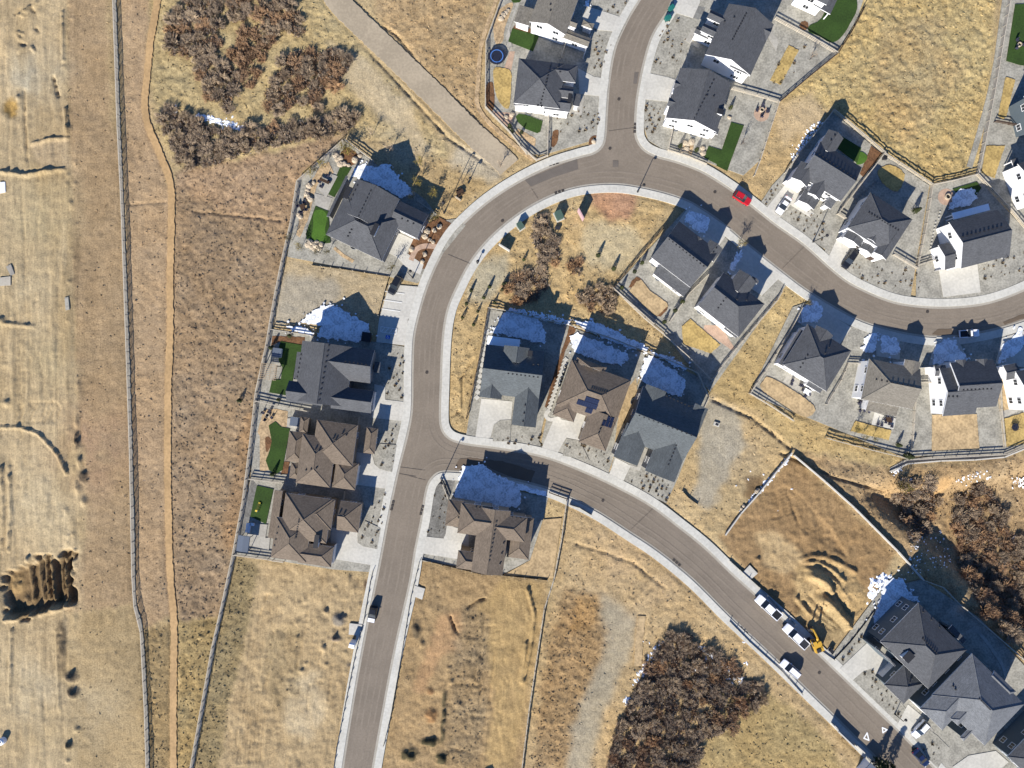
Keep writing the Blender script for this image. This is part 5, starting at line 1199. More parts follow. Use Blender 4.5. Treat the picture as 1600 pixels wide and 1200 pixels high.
fence(zf('B', (985,148),(1230,280),(1442,405)), 'pale rail fence below the wavy green lawn', 'rail')
fence(zf('B', (1442,405),(1540,250),(1640,60)), 'thin dark fence along the right side of the wavy lawn yard', 'rail', 1.2, dark=True)
fence(zf('B', (1442,405),(1240,570),(1015,762)), 'dark slatted fence between the yellow strip lawn yard and the open field', 'rail', dark=True)
fence(zf('B', (1015,762),(850,712),(668,662)), 'pale rail fence above the round patio with chairs', 'rail')
fence(zf('B', (1010,765),(940,980),(872,1190),(830,1300)), 'pale fence along the right side of the long green lawn yard', 'rail', 1.1)
fence(zf('B', (240,935),(200,1112),(350,1160),(480,1215)), 'low rail fence at the street corner of the long lawn yard', 'rail', 1.1)
fence([(1577,-20),(1572,10),(1550,140),(1534,225),(1524,272)], 'white topped fence between the field and the right edge yards', 'rail')
fence(zf('C', (1375,900),(1480,920),(1640,960)), 'short dark rail fence between the two yellow lawns at the right edge', 'rail', dark=True)
fence(zf('H', (800,22),(910,112),(1120,290),(1225,378)), 'pale fence behind the round green lawn, along the open field', 'rail')
fence(zf('I', (415,60),(620,190),(820,322)), 'pale fence behind the stepping stone yard, along the open field', 'rail')
fence(zf('I', (820,322),(1000,285),(1190,235)), 'pale fence behind the round fire patio yard', 'rail')
fence(zf('I', (1190,235),(1480,545),(1600,690),(1660,750)), 'shaded fence running down right of the snow roof patio', 'rail')
fence(zf('H', (1220,380),(1035,620),(835,882)), 'thin fence between the white sedan house and the black car house', 'rail', 1.2)
fence(zf('H', (835,882),(910,928)), 'short front fence where three rails shade the gravel beside the white sedan house', 'rail')
fence(zf('H', (800,25),(520,372),(400,540)), 'long shaded fence up the left side of the white sedan house', 'rail', 1.2)
fence(zf('I', (818,330),(770,640),(692,1010)), 'pale fence along the left edge of the bare dirt strip', 'rail', 1.1)
fence(zf('I', (500,900),(692,1015)), 'three rail front fence right of the black car house', 'rail')
fence(zf('I', (700,990),(870,935)), 'three rail front fence at the foot of the bare dirt strip', 'rail')
fence([(1036,358),(996,404),(957,452)], 'dark topped fence up the left side of the conifer yard', 'rail', 1.2, dark=True)
fence(zf('G', (90,910),(250,1050),(430,1210)), 'pale rail fence at the bottom of the conifer yard', 'rail')
fence(zf('K', (720,-10),(885,150),(1050,285)), 'pale rail fence continuing below the dormant bed, above the snow strip', 'rail')
fence(zf('G', (880,800),(720,960),(560,1190)), 'thin fence between the two inner houses', 'rail', 1.2)
fence(zf('K', (1050,290),(1240,460),(1440,655)), 'thin shaded fence below the angular yellow lawn', 'rail', 1.2)
fence(zf('L', (1065,190),(1020,270),(690,660),(560,820),(482,940)), 'pale fence on the left of the dry grass corridor', 'rail', 1.2)
fence(zf('L', (1230,330),(1110,560),(920,860),(800,1035)), 'pale fence on the right of the dry grass corridor', 'rail', 1.2)
fence(zf('L', (800,1038),(1000,1160),(1160,1265)), 'pale rail fence at the bottom of the oval tan lawn yard', 'rail')
fence(zf('S', (-60,20),(0,40),(330,125),(640,200)), 'long pale rail fence below the yellow strip and patio chairs', 'rail')
fence(zf('S', (640,200),(1030,178),(1425,157)), 'pale rail fence below the bare dirt back yard', 'rail')
fence(zf('S', (1425,157),(1600,80),(1700,40)), 'pale rail fence below the second trampoline', 'rail')
fence(zf('M', (225,525),(120,520),(60,660),(0,760),(-60,860)), 'thin pale fence left of the tan roofed house', 'rail', 1.1)
fence(zf('M', (825,680),(690,685),(670,920),(650,1220)), 'pale fence between the tan roofed house and the bare dirt yard', 'rail', 1.1)
fence(zf('M', (1345,655),(1380,665),(1390,900),(1420,1215)), 'pale fence right of the bare dirt yard', 'rail', 1.1)
fence(zf('J', (440,222),(585,245),(800,300),(1140,372)), 'pale rail fence half buried in snow behind the slate grey house', 'rail')
fence(zf('K', (270,205),(600,310),(910,432)), 'pale rail fence along the snow strip behind the solar roof house', 'rail')
fence(zf('K', (910,432),(1150,520),(1325,600),(1412,790)), 'thin fence round the snowy back yard of the twin gabled house', 'rail', 1.2)
fence(zf('Q', (1100,105),(1045,225)), 'short fence at the corner of the bare gravel plot', 'rail', 1.2)
fence(zf('J', (440,225),(385,560),(262,1140)), 'dark topped fence along the stepping slab walk', 'rail', 1.2, dark=True)
fence(zf('P', (1270,472),(1345,500),(1425,528)), 'dark rail fence at the kerb in front of the corner house', 'rail', dark=True)
fence(zf('P', (1412,545),(1370,860),(1305,1200)) + [(850,950),(838,1030),(826,1110),(815,1200),(811,1230)], 'long pale fence from the kerb down between the brown plot and the rust grass', 'rail', 1.1)
fence(zf('P', (430,528),(365,360)), 'low fence at the rounded street corner of the corner house', 'rail', .9)
fence(zf('R', (740,165),(1000,385),(1240,600),(1600,960)) + [(1440,905)], 'long white topped retaining wall above the excavated plot', 'wall', .95, name='retaining_wall', cat='wall')
fence(zf('R', (725,145),(460,470),(300,650),(172,828)), 'pale low wall with snow along it on the left of the excavated plot', 'wall', .7, name='retaining_wall', cat='wall')
fence([(1440,905)] + zf('U', (950,80),(1060,195),(1300,400),(1530,600),(1640,700)), 'thin pale fence above the dark back beds by the scrub oak', 'rail', 1.2)
fence(zf('S', (480,300),(625,237),(900,213),(1180,205),(1430,182),(1600,112),(1680,75)), 'pale stone kerb wall round the lower edge of the eastern lots', 'wall', .35, name='garden_wall', cat='wall')
fence([(1298,1128),(1302,1132)] + [k8(150,510), k8(480,825)], 'tall solid pale screen fence beside the lower street', 'wall', 1.9, name='screen_fence')
fence([k8(490,780), k8(640,920), k8(700,985)], 'low solid fence continuing the pale screen toward the corner', 'wall', .8, name='screen_fence')
fence([k8(700,1010), k8(800,1100), k8(900,1200), k8(1000,1290)], 'rail fence striping the walk at the bottom edge', 'rail', 1.25)
fence(zf('E', (1165,65),(1130,180),(1075,390)), 'dark thin edging rail round the bare plot by the parking bay', 'silt', .35, name='silt_fence')
fence(zf('E', (520,-30),(760,0),(1165,65)), 'dark thin fabric fence across the top of the bare plot by the parking bay', 'silt', .35, name='silt_fence')
fence(zf('X', (1000,110),(985,170),(950,380),(905,560),(850,830),(800,1080),(780,1220)), 'black fabric fence along the walk in front of the western bare plot', 'silt', .45, name='silt_fence')
fence(zf('W', (195,65),(150,250),(100,560),(40,900),(0,1070)), 'black fabric fence along the walk in front of the brown plot', 'silt', .45, name='silt_fence')
fence(zf('W', (210,50),(540,130)) + zf('W', (650,135),(900,162)), 'black fabric fence below the corner house', 'silt', .45, name='silt_fence')
fence(zf('T', (0,85),(240,300),(440,510),(540,610)), 'black fabric fence along the kerb of the excavated plot', 'silt', .45, name='silt_fence')
fence(zf('T', (760,830),(865,905),(1000,760),(1110,620),(1220,470)), 'black fabric fence between the excavated plot and the slate house', 'silt', .45, name='silt_fence')
fence(zf('T', (0,590),(165,760),(430,1000),(600,1190)), 'black fabric fence along the lower side of the lower street', 'silt', .45, name='silt_fence')
fence(zf('Q', (885,890),(940,950),(1010,1000)), 'short black fabric fence lying at the foot of the bare gravel plot', 'silt', .5, name='silt_fence')
fence(zf('P', (1440,575),(1520,600),(1620,660)), 'dark screen at the kerb right of the corner fence', 'silt', .9, name='silt_fence')
fence([(1000,340+560),(1002,935)][:2], 'short black fabric fence on the grey gravel band', 'silt', .5, name='silt_fence') if False else None

# ------------------------------------------------------------------ vehicles
def ring(x, w_, z0, z1_, tw):
    return [(x, -w_, z0), (x, -w_ * 1.0, z0 + (z1_ - z0) * .55), (x, -tw, z1_), (x, tw, z1_), (x, w_, z0 + (z1_ - z0) * .55), (x, w_, z0)]
def vehicle(name, label, cat, p, d, paint, kind='suv', ln=4.8, zb=0.0, group='vehicles parked along the streets', bed='black', k=1.0):
    q = W(p); ang = math.atan2(-d[1], d[0])
    root = thing(name, label, cat, (*q, zb), ang, group); root.scale = (k, k, k)
    h = ln / 2; w_ = .95
    b = MB()
    if kind == 'pickup':
        b.loft([ring(-h, .9, .5, .98, .88), ring(-h + .1, .95, .42, 1.0, .9), ring(-h + 2.0, .97, .4, 1.02, .92), ring(h - 1.5, .97, .4, 1.08, .9), ring(h - .35, .93, .42, 1.0, .84), ring(h, .8, .5, .85, .7)])
        c0, c1 = -h + 1.95, h - 1.55
        cabs = [ring(c0, .86, 1.0, 1.35, .8), ring(c0 + .18, .86, 1.0, 1.82, .7), ring(c1 - .75, .86, 1.0, 1.84, .7), ring(c1, .86, 1.0, 1.12, .8)]
        rp = (c0 + .22, c1 - .72, 1.85)
    elif kind == 'sedan':
        b.loft([ring(-h, .8, .45, .85, .7), ring(-h + .25, .9, .35, .98, .8), ring(-h + 1.0, .92, .32, 1.02, .84), ring(h - 1.5, .92, .32, .98, .82), ring(h - .4, .88, .35, .85, .74), ring(h, .7, .42, .68, .6)])
        c0, c1 = -h + .75, h - 1.25
        cabs = [ring(c0, .82, .95, 1.05, .76), ring(c0 + .75, .82, .95, 1.45, .62), ring(c1 - .95, .82, .95, 1.47, .62), ring(c1, .82, .93, 1.0, .76)]
        rp = (c0 + .75, c1 - .95, 1.48)
    else:
        b.loft([ring(-h, .85, .5, 1.0, .8), ring(-h + .2, .94, .4, 1.1, .86), ring(-h + 1.0, .96, .38, 1.1, .88), ring(h - 1.4, .96, .38, 1.08, .86), ring(h - .35, .92, .4, .95, .8), ring(h, .78, .48, .8, .68)])
        c0, c1 = -h + .12, h - 1.3
        cabs = [ring(c0, .86, 1.05, 1.3, .8), ring(c0 + .3, .86, 1.05, 1.75, .7), ring(c1 - .85, .86, 1.05, 1.78, .7), ring(c1, .86, 1.03, 1.1, .8)]
        rp = (c0 + .3, c1 - .8, 1.79)
    body = b.build('body', M[paint], root)
    MB().loft(cabs).build('window', M['glass'], root)
    MB().loft([ring(rp[0], .71, rp[2] - .07, rp[2] + .01, .62), ring(rp[1], .71, rp[2] - .07, rp[2] + .01, .62)]).build('roof_panel', M[paint], root)
    if kind == 'pickup':
        bm_ = MB(); x0, x1 = -h + .12, -h + 1.9
        bm_.box(((x0 + x1) / 2, 0, 1.035), (x1 - x0, 1.5, .03)).build('cargo_bed', M[bed], root)
        MB().box(((x0 + x1) / 2, .86, 1.08), (x1 - x0, .16, .13)).build('bed_rail', M[paint], root)
        MB().box(((x0 + x1) / 2, -.86, 1.08), (x1 - x0, .16, .13)).build('bed_rail', M[paint], root)
    else:
        for s in (-1, 1): MB().box(((rp[0] + rp[1]) / 2, s * .62, rp[2] + .04), (rp[1] - rp[0] - .2, .05, .05)).build('roof_rail', M['black'], root)
    for sx in (-h * .6, h * .62):
        for sy in (-1, 1):
            wh = MB().tube((sx, sy * .72, .34), (sx, sy * .97, .34), .34, n=14).build('wheel', M['rubber'], root)
            MB().tube((sx, sy * .96, .34), (sx, sy * .985, .34), .2, n=10).build('rim', M['chrome'], wh)
    for s in (-1, 1):
        MB().box((h - .12, s * .62, .74), (.16, .34, .14)).build('headlight', M['lamp'], root)
        MB().box((-h + .06, s * .74, .86), (.12, .2, .2)).build('tail_light', M['tail'], root)
        MB().box((rp[1] + .35, s * 1.03, 1.08), (.16, .2, .14)).build('mirror', M[paint], root)
    MB().box((h - .02, 0, .5), (.14, 1.5, .16)).build('bumper', M['black'], root)
    MB().box((-h + .02, 0, .5), (.14, 1.5, .16)).build('bumper', M['black'], root)
    return root
vehicle('pickup_truck', 'white pickup truck nearest the concrete pad, ahead of the other', 'pickup truck', z1('T',312,465), (-175,-160), 'car_white', 'pickup', 6.3, k=1.13)
vehicle('pickup_truck', 'white pickup truck parked right in front of the yellow excavator', 'pickup truck', z1('T',540,705), (-175,-165), 'car_white', 'pickup', 6.3, k=1.13, bed='steel')
vehicle('parked_car', 'white suv parked across the lower street from the pickups', 'car', z1('T',495,975), (-145,-125), 'car_white', 'suv', 5.0, k=1.05)
vehicle('parked_car', 'white suv on the drive of the largest slate roofed house', 'car', z1('V',938,705), (-70,75), 'car_white', 'suv', 4.6, .13)
vehicle('parked_car', 'dark blue car parked by the kerb at the bottom edge', 'car', z1('V',945,885), (95,110), 'car_blue', 'sedan', 4.7, .01)
vehicle('parked_car', 'red car on the curving upper street', 'car', (1158,311), (100,62), 'car_red', 'suv', 4.3, .01)
vehicle('parked_car', 'white sedan on the pale drive beside the upper street', 'car', z1('H',385,812), (-85,125), 'car_white', 'sedan', 4.6, .13)
vehicle('parked_car', 'black car on the drive of the hip roofed house', 'car', z1('I',135,935), (-70,105), 'car_black', 'suv', 5.0, .13)
vehicle('pickup_truck', 'white pickup truck with black bed cover in the shadow of twin gables', 'pickup truck', (1511,521.5), (160,-12), 'car_white', 'pickup', 4.9, .03, k=.94)
vehicle('parked_car', 'black suv in the parking bay', 'car', z1('E',1218,140), (-60,110), 'car_black', 'suv', 4.6, .13)
vehicle('parked_car', 'small black car with white hood on the western street', 'car', (583,958), (-4,20), 'car_black', 'suv', 3.6, .02)
WH = MB().box((1.35, 0, .9), (.9, 1.6, .3)).build('hood', M['car_white'], bpy.data.objects[[o.name for o in COL.objects if o.get('label', '').startswith('small black car')][0]])

# excavator
q = W((1272, 1003)); ex = thing('excavator', 'yellow excavator with folded boom on the kerb behind the white pickup', 'excavator', (*q, .14), R(112))
for s in (-1, 1):
    t = MB().loft([[(x, s * 1.0 - .28, zz), (x, s * 1.0 + .28, zz), (x, s * 1.0 + .28, z2), (x, s * 1.0 - .28, z2)] for x, zz, z2 in ((-1.7, .3, .55), (-1.4, .02, .8), (1.4, .02, .8), (1.7, .3, .55))]).build('track', M['rubber'], ex)
MB().box((0, 0, .75), (1.6, 1.4, .4)).build('undercarriage', M['steel'], ex)
hs = MB().box((-.55, 0, 1.45), (2.5, 2.1, 1.0), taper=.94).build('engine_house', M['yellow'], ex)
MB().box((-1.2, .3, 2.05), (.8, .9, .2)).build('engine_cover', M['steel'], hs); MB().tube((-.7, -.6, 1.9), (-.7, -.6, 2.5), .08).build('exhaust_pipe', M['steel'], hs)
cb = MB().box((.75, .62, 1.95), (1.3, .95, 1.5), taper=.86).build('cab', M['yellow'], ex); MB().box((.8, .62, 2.05), (1.34, .98, .8), taper=.93).build('cab_window', M['glass'], cb)
MB().tube((.6, -.15, 1.5), (2.4, -.15, 3.4), .26, .24, 6).tube((2.4, -.15, 3.4), (4.2, -.15, 2.7), .24, .2, 6).build('boom', M['yellow'], ex)
MB().tube((4.2, -.15, 2.8), (3.6, -.15, .9), .2, .15, 6).build('dipper_arm', M['yellow'], ex)
MB().loft([[(3.2, -.75, .9), (3.2, .45, .9), (3.7, .45, .95), (3.7, -.75, .95)], [(3.0, -.75, .35), (3.0, .45, .35), (3.9, .45, .45), (3.9, -.75, .45)], [(3.3, -.75, .02), (3.3, .45, .02), (3.8, .45, .1), (3.8, -.75, .1)]]).build('bucket', M['steel'], ex)
MB().tube((1.0, -.15, 1.6), (1.9, -.15, 2.7), .08).build('hydraulic_cylinder', M['chrome'], ex)

# small street furniture
def lamp(p, label, h=6.0, arm=(0.6, .25)):
    r = thing('street_lamp', label, 'street lamp', (*W(p), .1), 0, 'street lamps along the kerbs')
    MB().lathe([(.22, 0), (.2, .5), (.11, .6), (.075, h)], n=10).build('pole', M['black'], r)
    MB().tube((0, 0, h - .15), (arm[0], arm[1], h), .05).build('arm', M['black'], r)
    hd = MB().lathe([(.05, .35), (.3, .22), (.36, 0)], (arm[0], arm[1], h - .15), 12).build('lamp_head', M['black'], r)
    MB().lathe([(.3, -.08), (.2, -.04)], (arm[0], arm[1], h - .13), 10).build('lens', M['lamp'], hd)
lamp((690,751), 'black street lamp at the rounded corner by the corner house', 6.2)
lamp((996,300), 'black street lamp on the inside kerb of the upper street', 5.0)
lamp((694,333), 'tall black street lamp by the dry slope in the bend', 8.6)
lamp((645,434), 'black street lamp at the parking bay entrance', 8.0)
lamp((732,286), 'small black lamp post near the end of the gravel track', 3.0)
lamp((746,411), 'small black lamp post inside the bend by the pale walk', 1.8, (.15, .1))
lamp(z1('V',790,620), 'slim black lamp post in the planting island of the slate house', 3.6)
lamp(z1('H',640,1110), 'slim black lamp post in the gravel front yard of the white sedan house', 6.0)
DRAIN = None
def drain(p, d, label):
    r = thing('storm_drain', label, 'storm drain', (*W(p), .06), math.atan2(-d[1], d[0]), 'triple storm drain inlets in the gutters')
    for j in (-1, 0, 1): MB().box((j * .85, 0, 0), (.6, .6, .08)).build('grate', M['grate'], r)
drain((757,315), (30,-22), 'triple iron storm drain on the outer kerb, lower left of the dark patch')
drain((865,256), (30,-8), 'triple iron storm drain on the outer kerb beside the dark asphalt patch')
drain((874,300), (30,-9), 'triple iron storm drain on the inner kerb below the dark patch')
drain((992,200), (2,-20), 'triple iron storm drain on the right kerb of the upper side street')
drain((659,797), (-6,22), 'triple iron storm drain west of the corner house')
drain((613,790), (-5,20), 'triple iron storm drain in front of the gazebo house')
drain((1057,879), (30,27), 'triple iron storm drain on the lower kerb of the lower street')
drain((1162,985), (28,26), 'single pale iron storm drain south of the excavated plot')
drain((635,664), (-2,20), 'small iron storm drain in front of the wavy lawn house')
MH = MB().lathe([(.36, .0), (.36, .075), (.3, .078)], n=18).mesh('manhole_cover', M['grate'])
for i, (p, lb) in enumerate((((953,232),'iron manhole cover at the mouth of the upper side street'), ((1117,300),'iron manhole cover on the upper street near the red car'), ((785,345),'iron manhole cover in the sweep of the bend'), ((667,582),'iron manhole cover west of the slate grey house'), ((942,782),'iron manhole cover in the middle of the lower street'), ((1280,1051),'iron manhole cover on the lower street by the slate house'), ((1449,487),'iron manhole cover on the street above the tan roofed house'), ((967,155),'iron manhole cover on the upper side street'))):
    o = link_mesh('manhole_cover', MH, None, (*W(p), .004)); tag(o, lb, 'manhole cover', 'manhole covers in the streets')
# wheelie bins
def bin_(p, rz, label):
    r = thing('wheelie_bin', label, 'bin', (*W(p), .16), rz, 'teal bins at the kerb')
    MB().box((0, 0, .55), (.75, .8, 1.0), taper=1.12).build('bin_body', M['teal'], r)
    MB().box((.02, 0, 1.1), (.95, .98, .1), tilt=.08).build('lid', M['teal'], r)
    for s in (-1, 1): MB().tube((-.36, s * .3, .13), (-.36, s * .42, .13), .13).build('wheel', M['rubber'], r)
bin_((1046.5,17), .5, 'teal bin pair nearest the top edge, lid catching light')
bin_((1048.5,15), .6, 'teal bin tucked right behind the topmost bin')
bin_((1040.5,32), .5, 'teal bin lower down the kerb, left of its neighbour')
bin_((1043.5,31), .4, 'teal bin lower down the kerb, right of its neighbour')
# trampolines
def trampoline(p, r_, label, rim):
    r = thing('trampoline', label, 'trampoline', (*W(p), .05))
    MB().lathe([(r_ * .66, .86), (r_ * .66, .88)], n=28).build('jumping_mat', M['mat_black'], r)
    m_ = MB(); n = 36
    for (a, b_, zz) in ((r_ * .66, r_ * .76, .89), (r_ * .76, r_, .9)):
        mm = MB()
        for i in range(n):
            t, t2 = 2 * PI * i / n, 2 * PI * (i + 1) / n
            mm.face([(a * math.cos(t), a * math.sin(t), zz), (b_ * math.cos(t), b_ * math.sin(t), zz), (b_ * math.cos(t2), b_ * math.sin(t2), zz), (a * math.cos(t2), a * math.sin(t2), zz)])
        mm.build('spring_pad' if a > r_ * .7 else 'rim_ring', rim[1] if a > r_ * .7 else rim[0], r)
    for i in range(8):
        t = 2 * PI * i / 8; c, s = math.cos(t) * r_, math.sin(t) * r_
        MB().tube((c, s, 0), (c, s, 1.9), .04, n=6).build('pole', M['steel'], r)
trampoline(z1('A',194,482), 2.0, 'round trampoline with bright blue ring by the garden path', (M['blue'], M['mat_black']))
trampoline(z1('M',1503,1050), .85, 'small black trampoline on the yellow lawn at the right edge', (M['mat_black'], M['mat_black']))
# cabinets and boards on the green
def cabinet(p, rz, sz, label):
    r = thing('utility_cabinet', label, 'utility cabinet', (*W(p), 0), rz, 'green utility cabinets on the dry slope')
    b_ = MB().box((0, 0, sz[2] / 2 + .1), sz).build('cabinet_body', M['green_box'], r)
    MB().box((0, 0, sz[2] + .14), (sz[0] + .1, sz[1] + .1, .1)).build('lid', M['green_box'], r)
    MB().box((0, 0, .05), (sz[0] + .5, sz[1] + .5, .16)).build('concrete_base', M['driveway'], r)
    MB().box((0, -sz[1] / 2 - .02, sz[2] * .5), (sz[0] * .8, .04, sz[2] * .8)).build('door', M['green_box'], r)
    MB().box((.1, -sz[1] / 2 - .05, sz[2] * .5), (.08, .05, .3)).build('handle', M['steel'], r)
cabinet((813,354), R(-55), (1.5, 1.2, 1.5), 'green utility cabinet close to the inner walk of the bend')
cabinet((873,338), R(-65), (1.9, 1.5, 1.6), 'green utility cabinet between the scrub oak and the pink board')
def board(p, rz, wd, h, m_, label, posts=True):
    r = thing('notice_board', label, 'sign board', (*W(p), 0), rz)
    MB().box((0, 0, h * .58), (wd, .16, h * .84)).build('panel', m_, r)
    MB().box((0, 0, h + .04), (wd + .1, .3, .08)).build('cap', m_, r)
    for s in (-1, 1): MB().box((s * wd * .42, .12, h * .45), (.14, .1, h * .95)).build('post', M['wood_dark'], r)
board((906,339), R(-62), 2.6, 3.2, M['pink'], 'blank pale pink board standing alone on the dry green')
board((788,389), R(-32), 2.9, 2.0, M['white_wall'], 'blank whitish board near the inner walk, lit on its lower side')
t = thing('picnic_table', 'dark wooden picnic table on the dry slope by the tall lamp', 'picnic table', (*W((719,301)), 0), R(28))
MB().box((0, 0, .74), (1.7, .75, .06)).build('table_top', M['wood_dark'], t)
for s in (-1, 1):
    MB().box((0, s * .7, .44), (1.7, .28, .05)).build('bench', M['wood_dark'], t); MB().box((s * .6, 0, .37), (.1, 1.3, .74)).build('leg', M['wood_dark'], t)
bd = MB(); bd.box((0, 0, .3), (1.5, .3, .6)); tag(bd.build('stone_block', M['stone'], None, (*W((716,311)), 0), R(-35)), 'pale stone block beside the dark picnic table', 'stone block')
ch = thing('utility_cabinet', 'dark brown utility box on the snow beside the accessible bay', 'utility cabinet', (*W(z1('E',983,572)), .2), R(-8))
MB().box((0, 0, .75), (1.9, 2.0, 1.3)).build('cabinet_body', M['wood_dark'], ch); MB().box((0, 0, 1.45), (2.1, 2.2, .1)).build('lid', M['black'], ch)
ub = thing('utility_box', 'small grey utility box on the dry green below the pink board', 'utility box', (*W((871,357)), 0), 0)
MB().box((0, 0, .3), (1.1, .7, .6)).build('cabinet_body', M['steel'], ub); MB().box((0, 0, .63), (1.2, .8, .06)).build('lid', M['steel'], ub)
# portable toilet and pads
pt = thing('portable_toilet', 'white topped portable toilet beside the western walk', 'portable toilet', (*W((553,1003)), 0), R(-12))
MB().box((0, 0, 1.1), (1.15, 1.15, 2.2)).build('cabin', M['plastic_white'], pt)
MB().loft([[(s * .62, -.62, 2.2), (s * .62, .62, 2.2), (s * .62, .3, 2.42), (s * .62, -.3, 2.42)] for s in (-1, 1)]).build('roof', M['plastic_white'], pt)
dr = MB().box((0, -.6, 1.0), (.8, .05, 1.9)).build('door', M['plastic_white'], pt); MB().box((.3, -.64, 1.0), (.06, .05, .2)).build('handle', M['black'], dr)
# parking bay paint: hatch, wheelchair panel, bay lines
slab('road_marking', [E8(575,575), E8(690,590), E8(668,690), E8(556,672)], M['paint_blue'], .262, thick=.003, flat=False)
def bayline(a, b): ribbon('road_marking', [a, ((a[0]+b[0])/2, (a[1]+b[1])/2), b], -.35, .35, M['paint_white'], .27, thick=.003)
for a, b in ((z1('E',1130,190), z1('E',1290,212)), (z1('E',1115,262), z1('E',1270,285)), (z1('E',1100,335), z1('E',1255,358)), (E8(440,350), E8(860,410)), (E8(430,490), E8(845,555)), (E8(440,350), E8(430,490)), (E8(860,410), E8(845,555)), (E8(455,480), E8(545,370)), (E8(550,500), E8(655,385)), (E8(660,520), E8(755,400)), (E8(770,540), E8(850,430))): bayline(a, b)
wc = MB(); zt = .0; c0 = W(E8(622,632))
def wdisk(cx, cy, r0, r1, a0, a1, n=14):
    for i in range(n):
        t, t2 = a0 + (a1 - a0) * i / n, a0 + (a1 - a0) * (i + 1) / n
        wc.face([(cx + r0 * math.cos(t), cy + r0 * math.sin(t), zt), (cx + r1 * math.cos(t), cy + r1 * math.sin(t), zt), (cx + r1 * math.cos(t2), cy + r1 * math.sin(t2), zt), (cx + r0 * math.cos(t2), cy + r0 * math.sin(t2), zt)])
wdisk(-.02, -.1, .17, .24, R(150), R(380)); wdisk(-.08, .34, 0, .08, 0, 2 * PI)
wc.box((-.07, .12, 0), (.08, .34, .004)); wc.box((.06, .0, .003), (.26, .07, .004)); wc.box((.2, -.15, .006), (.07, .3, .004)); wc.box((.04, .14, .009), (.22, .06, .004))
tag(wc.build('road_marking', M['paint_white'], None, (*c0, .285), R(-8)), kind='structure')
# pergola, gazebo, garden things
def zz(f, x, y): return W(z1(f, x, y))
c = zz('E', 188, 858); pg = thing('pergola', 'pale slatted wooden pergola at the back of the charcoal house', 'pergola', (*c, 0), R(-8))
for sx in (-1, 1):
    for sy in (-1, 1): MB().box((sx * 1.75, sy * 1.5, 1.2), (.18, .18, 2.4)).build('post', M['wood'], pg)
    MB().box((sx * 1.75, 0, 2.42), (.12, 3.6, .24)).build('beam', M['wood'], pg)
for k in range(9): MB().box((0, -1.75 + k * .437, 2.62), (4.1, .1, .16)).build('rafter', M['wood'], pg)
for k in range(4): MB().box((-1.5 + k * 1.0, 0, 2.73), (.09, 3.9, .05)).build('slat', M['wood'], pg)
c = zz('O', 248, 670); gz_ = thing('gazebo', 'grey metal roofed gazebo in the fenced back corner', 'gazebo', (*c, 0), R(-8))
for sx in (-1, 1):
    for sy in (-1, 1): MB().box((sx * 1.1, sy * 1.5, 1.2), (.12, .12, 2.4)).build('post', M['black'], gz_)
MB().loft([[(-1.4, y, 2.4), (1.4, y, 2.4), (1.3, y, 2.55), (0, y, 2.75), (-1.3, y, 2.55)] for y in (-1.85, 1.85)]).build('roof', M['grey_metal'], gz_)
def chair(p, rz, label, group, zb=.12):
    r = thing('patio_chair', label, 'chair', (*W(p), zb), rz, group)
    MB().box((0, 0, .42), (.6, .6, .12)).build('seat', M['fabric'], r); MB().box((-.3, 0, .75), (.12, .6, .6)).build('backrest', M['fabric'], r)
    for sx in (-1, 1):
        for sy in (-1, 1): MB().box((sx * .25, sy * .26, .18), (.06, .06, .4)).build('leg', M['black'], r)
def firepit(p, label, zb=.12, r_=.55):
    r = thing('fire_pit', label, 'fire pit', (*W(p), zb))
    MB().lathe([(r_, 0), (r_, .42), (r_ * .68, .44), (r_ * .66, .2)], n=16).build('stone_ring', M['stone'], r)
    MB().lathe([(r_ * .66, .2), (.05, .24)], n=12).build('burner', M['black'], r)
def circle_chairs(f, cx, cy, n, rad, label, group, zb=.12, a0=.5):
    for i in range(n):
        a = a0 + 2 * PI * i / n; p = z1(f, cx, cy); chair((p[0] + rad * math.cos(a), p[1] + rad * math.sin(a)), PI - a + PI * 0 - 0, label, group, zb)
firepit(z1('N',368,152), 'stone ringed fire pit in the tan rock bed of the wavy lawn'); circle_chairs('N', 368, 152, 4, 7.5, 'dark patio chair round the fire pit in the tan rock bed', 'chairs round the rock bed fire pit')
firepit(z1('B',893,812), 'fire pit in the middle of the round pinkish patio', .13); circle_chairs('B', 893, 822, 4, 8, 'dark patio chair round the fire pit on the round pinkish patio', 'chairs on the round pinkish patio', .13, .1)
firepit(z1('I',958,415), 'fire pit on the round patio beside the bare dirt strip', .13, .7)
firepit(z1('C',1555,335), 'fire pit on the round tan patio at the right edge', .26); circle_chairs('C', 1550, 335, 3, 7, 'reddish dark patio chair on the round tan patio at the right edge', 'chairs on the right edge patio', .26, 2.2)
def patio_table(f, x, y, rz, label, w_=1.6, d_=.9, m_='wood_dark', zb=.12):
    t = thing('patio_table', label, 'table', (*zz(f, x, y), zb), rz)
    MB().box((0, 0, .72), (w_, d_, .06)).build('table_top', M[m_], t)
    for sx in (-1, 1):
        for sy in (-1, 1): MB().box((sx * w_ * .42, sy * d_ * .4, .35), (.07, .07, .7)).build('leg', M['black'], t)
patio_table('D', 470, 395, R(-25), 'brown table on the rock garden patio of the bend house', 2.4, .7)
for q in ((430,400),(445,440),(500,350),(510,400)): chair(z1('D', *q), R(-25), 'dark chair round the brown table of the bend house', 'chairs on the rock garden patio', .13)
patio_table('D', 290, 610, R(20), 'low dark table on the pinkish stones left of the putting green', 1.2, 1.2)
for q in ((250,600),(300,570),(280,650),(320,630)): chair(z1('D', *q), R(20), 'dark chair on the pinkish stones left of the putting green', 'chairs by the putting green', .13)
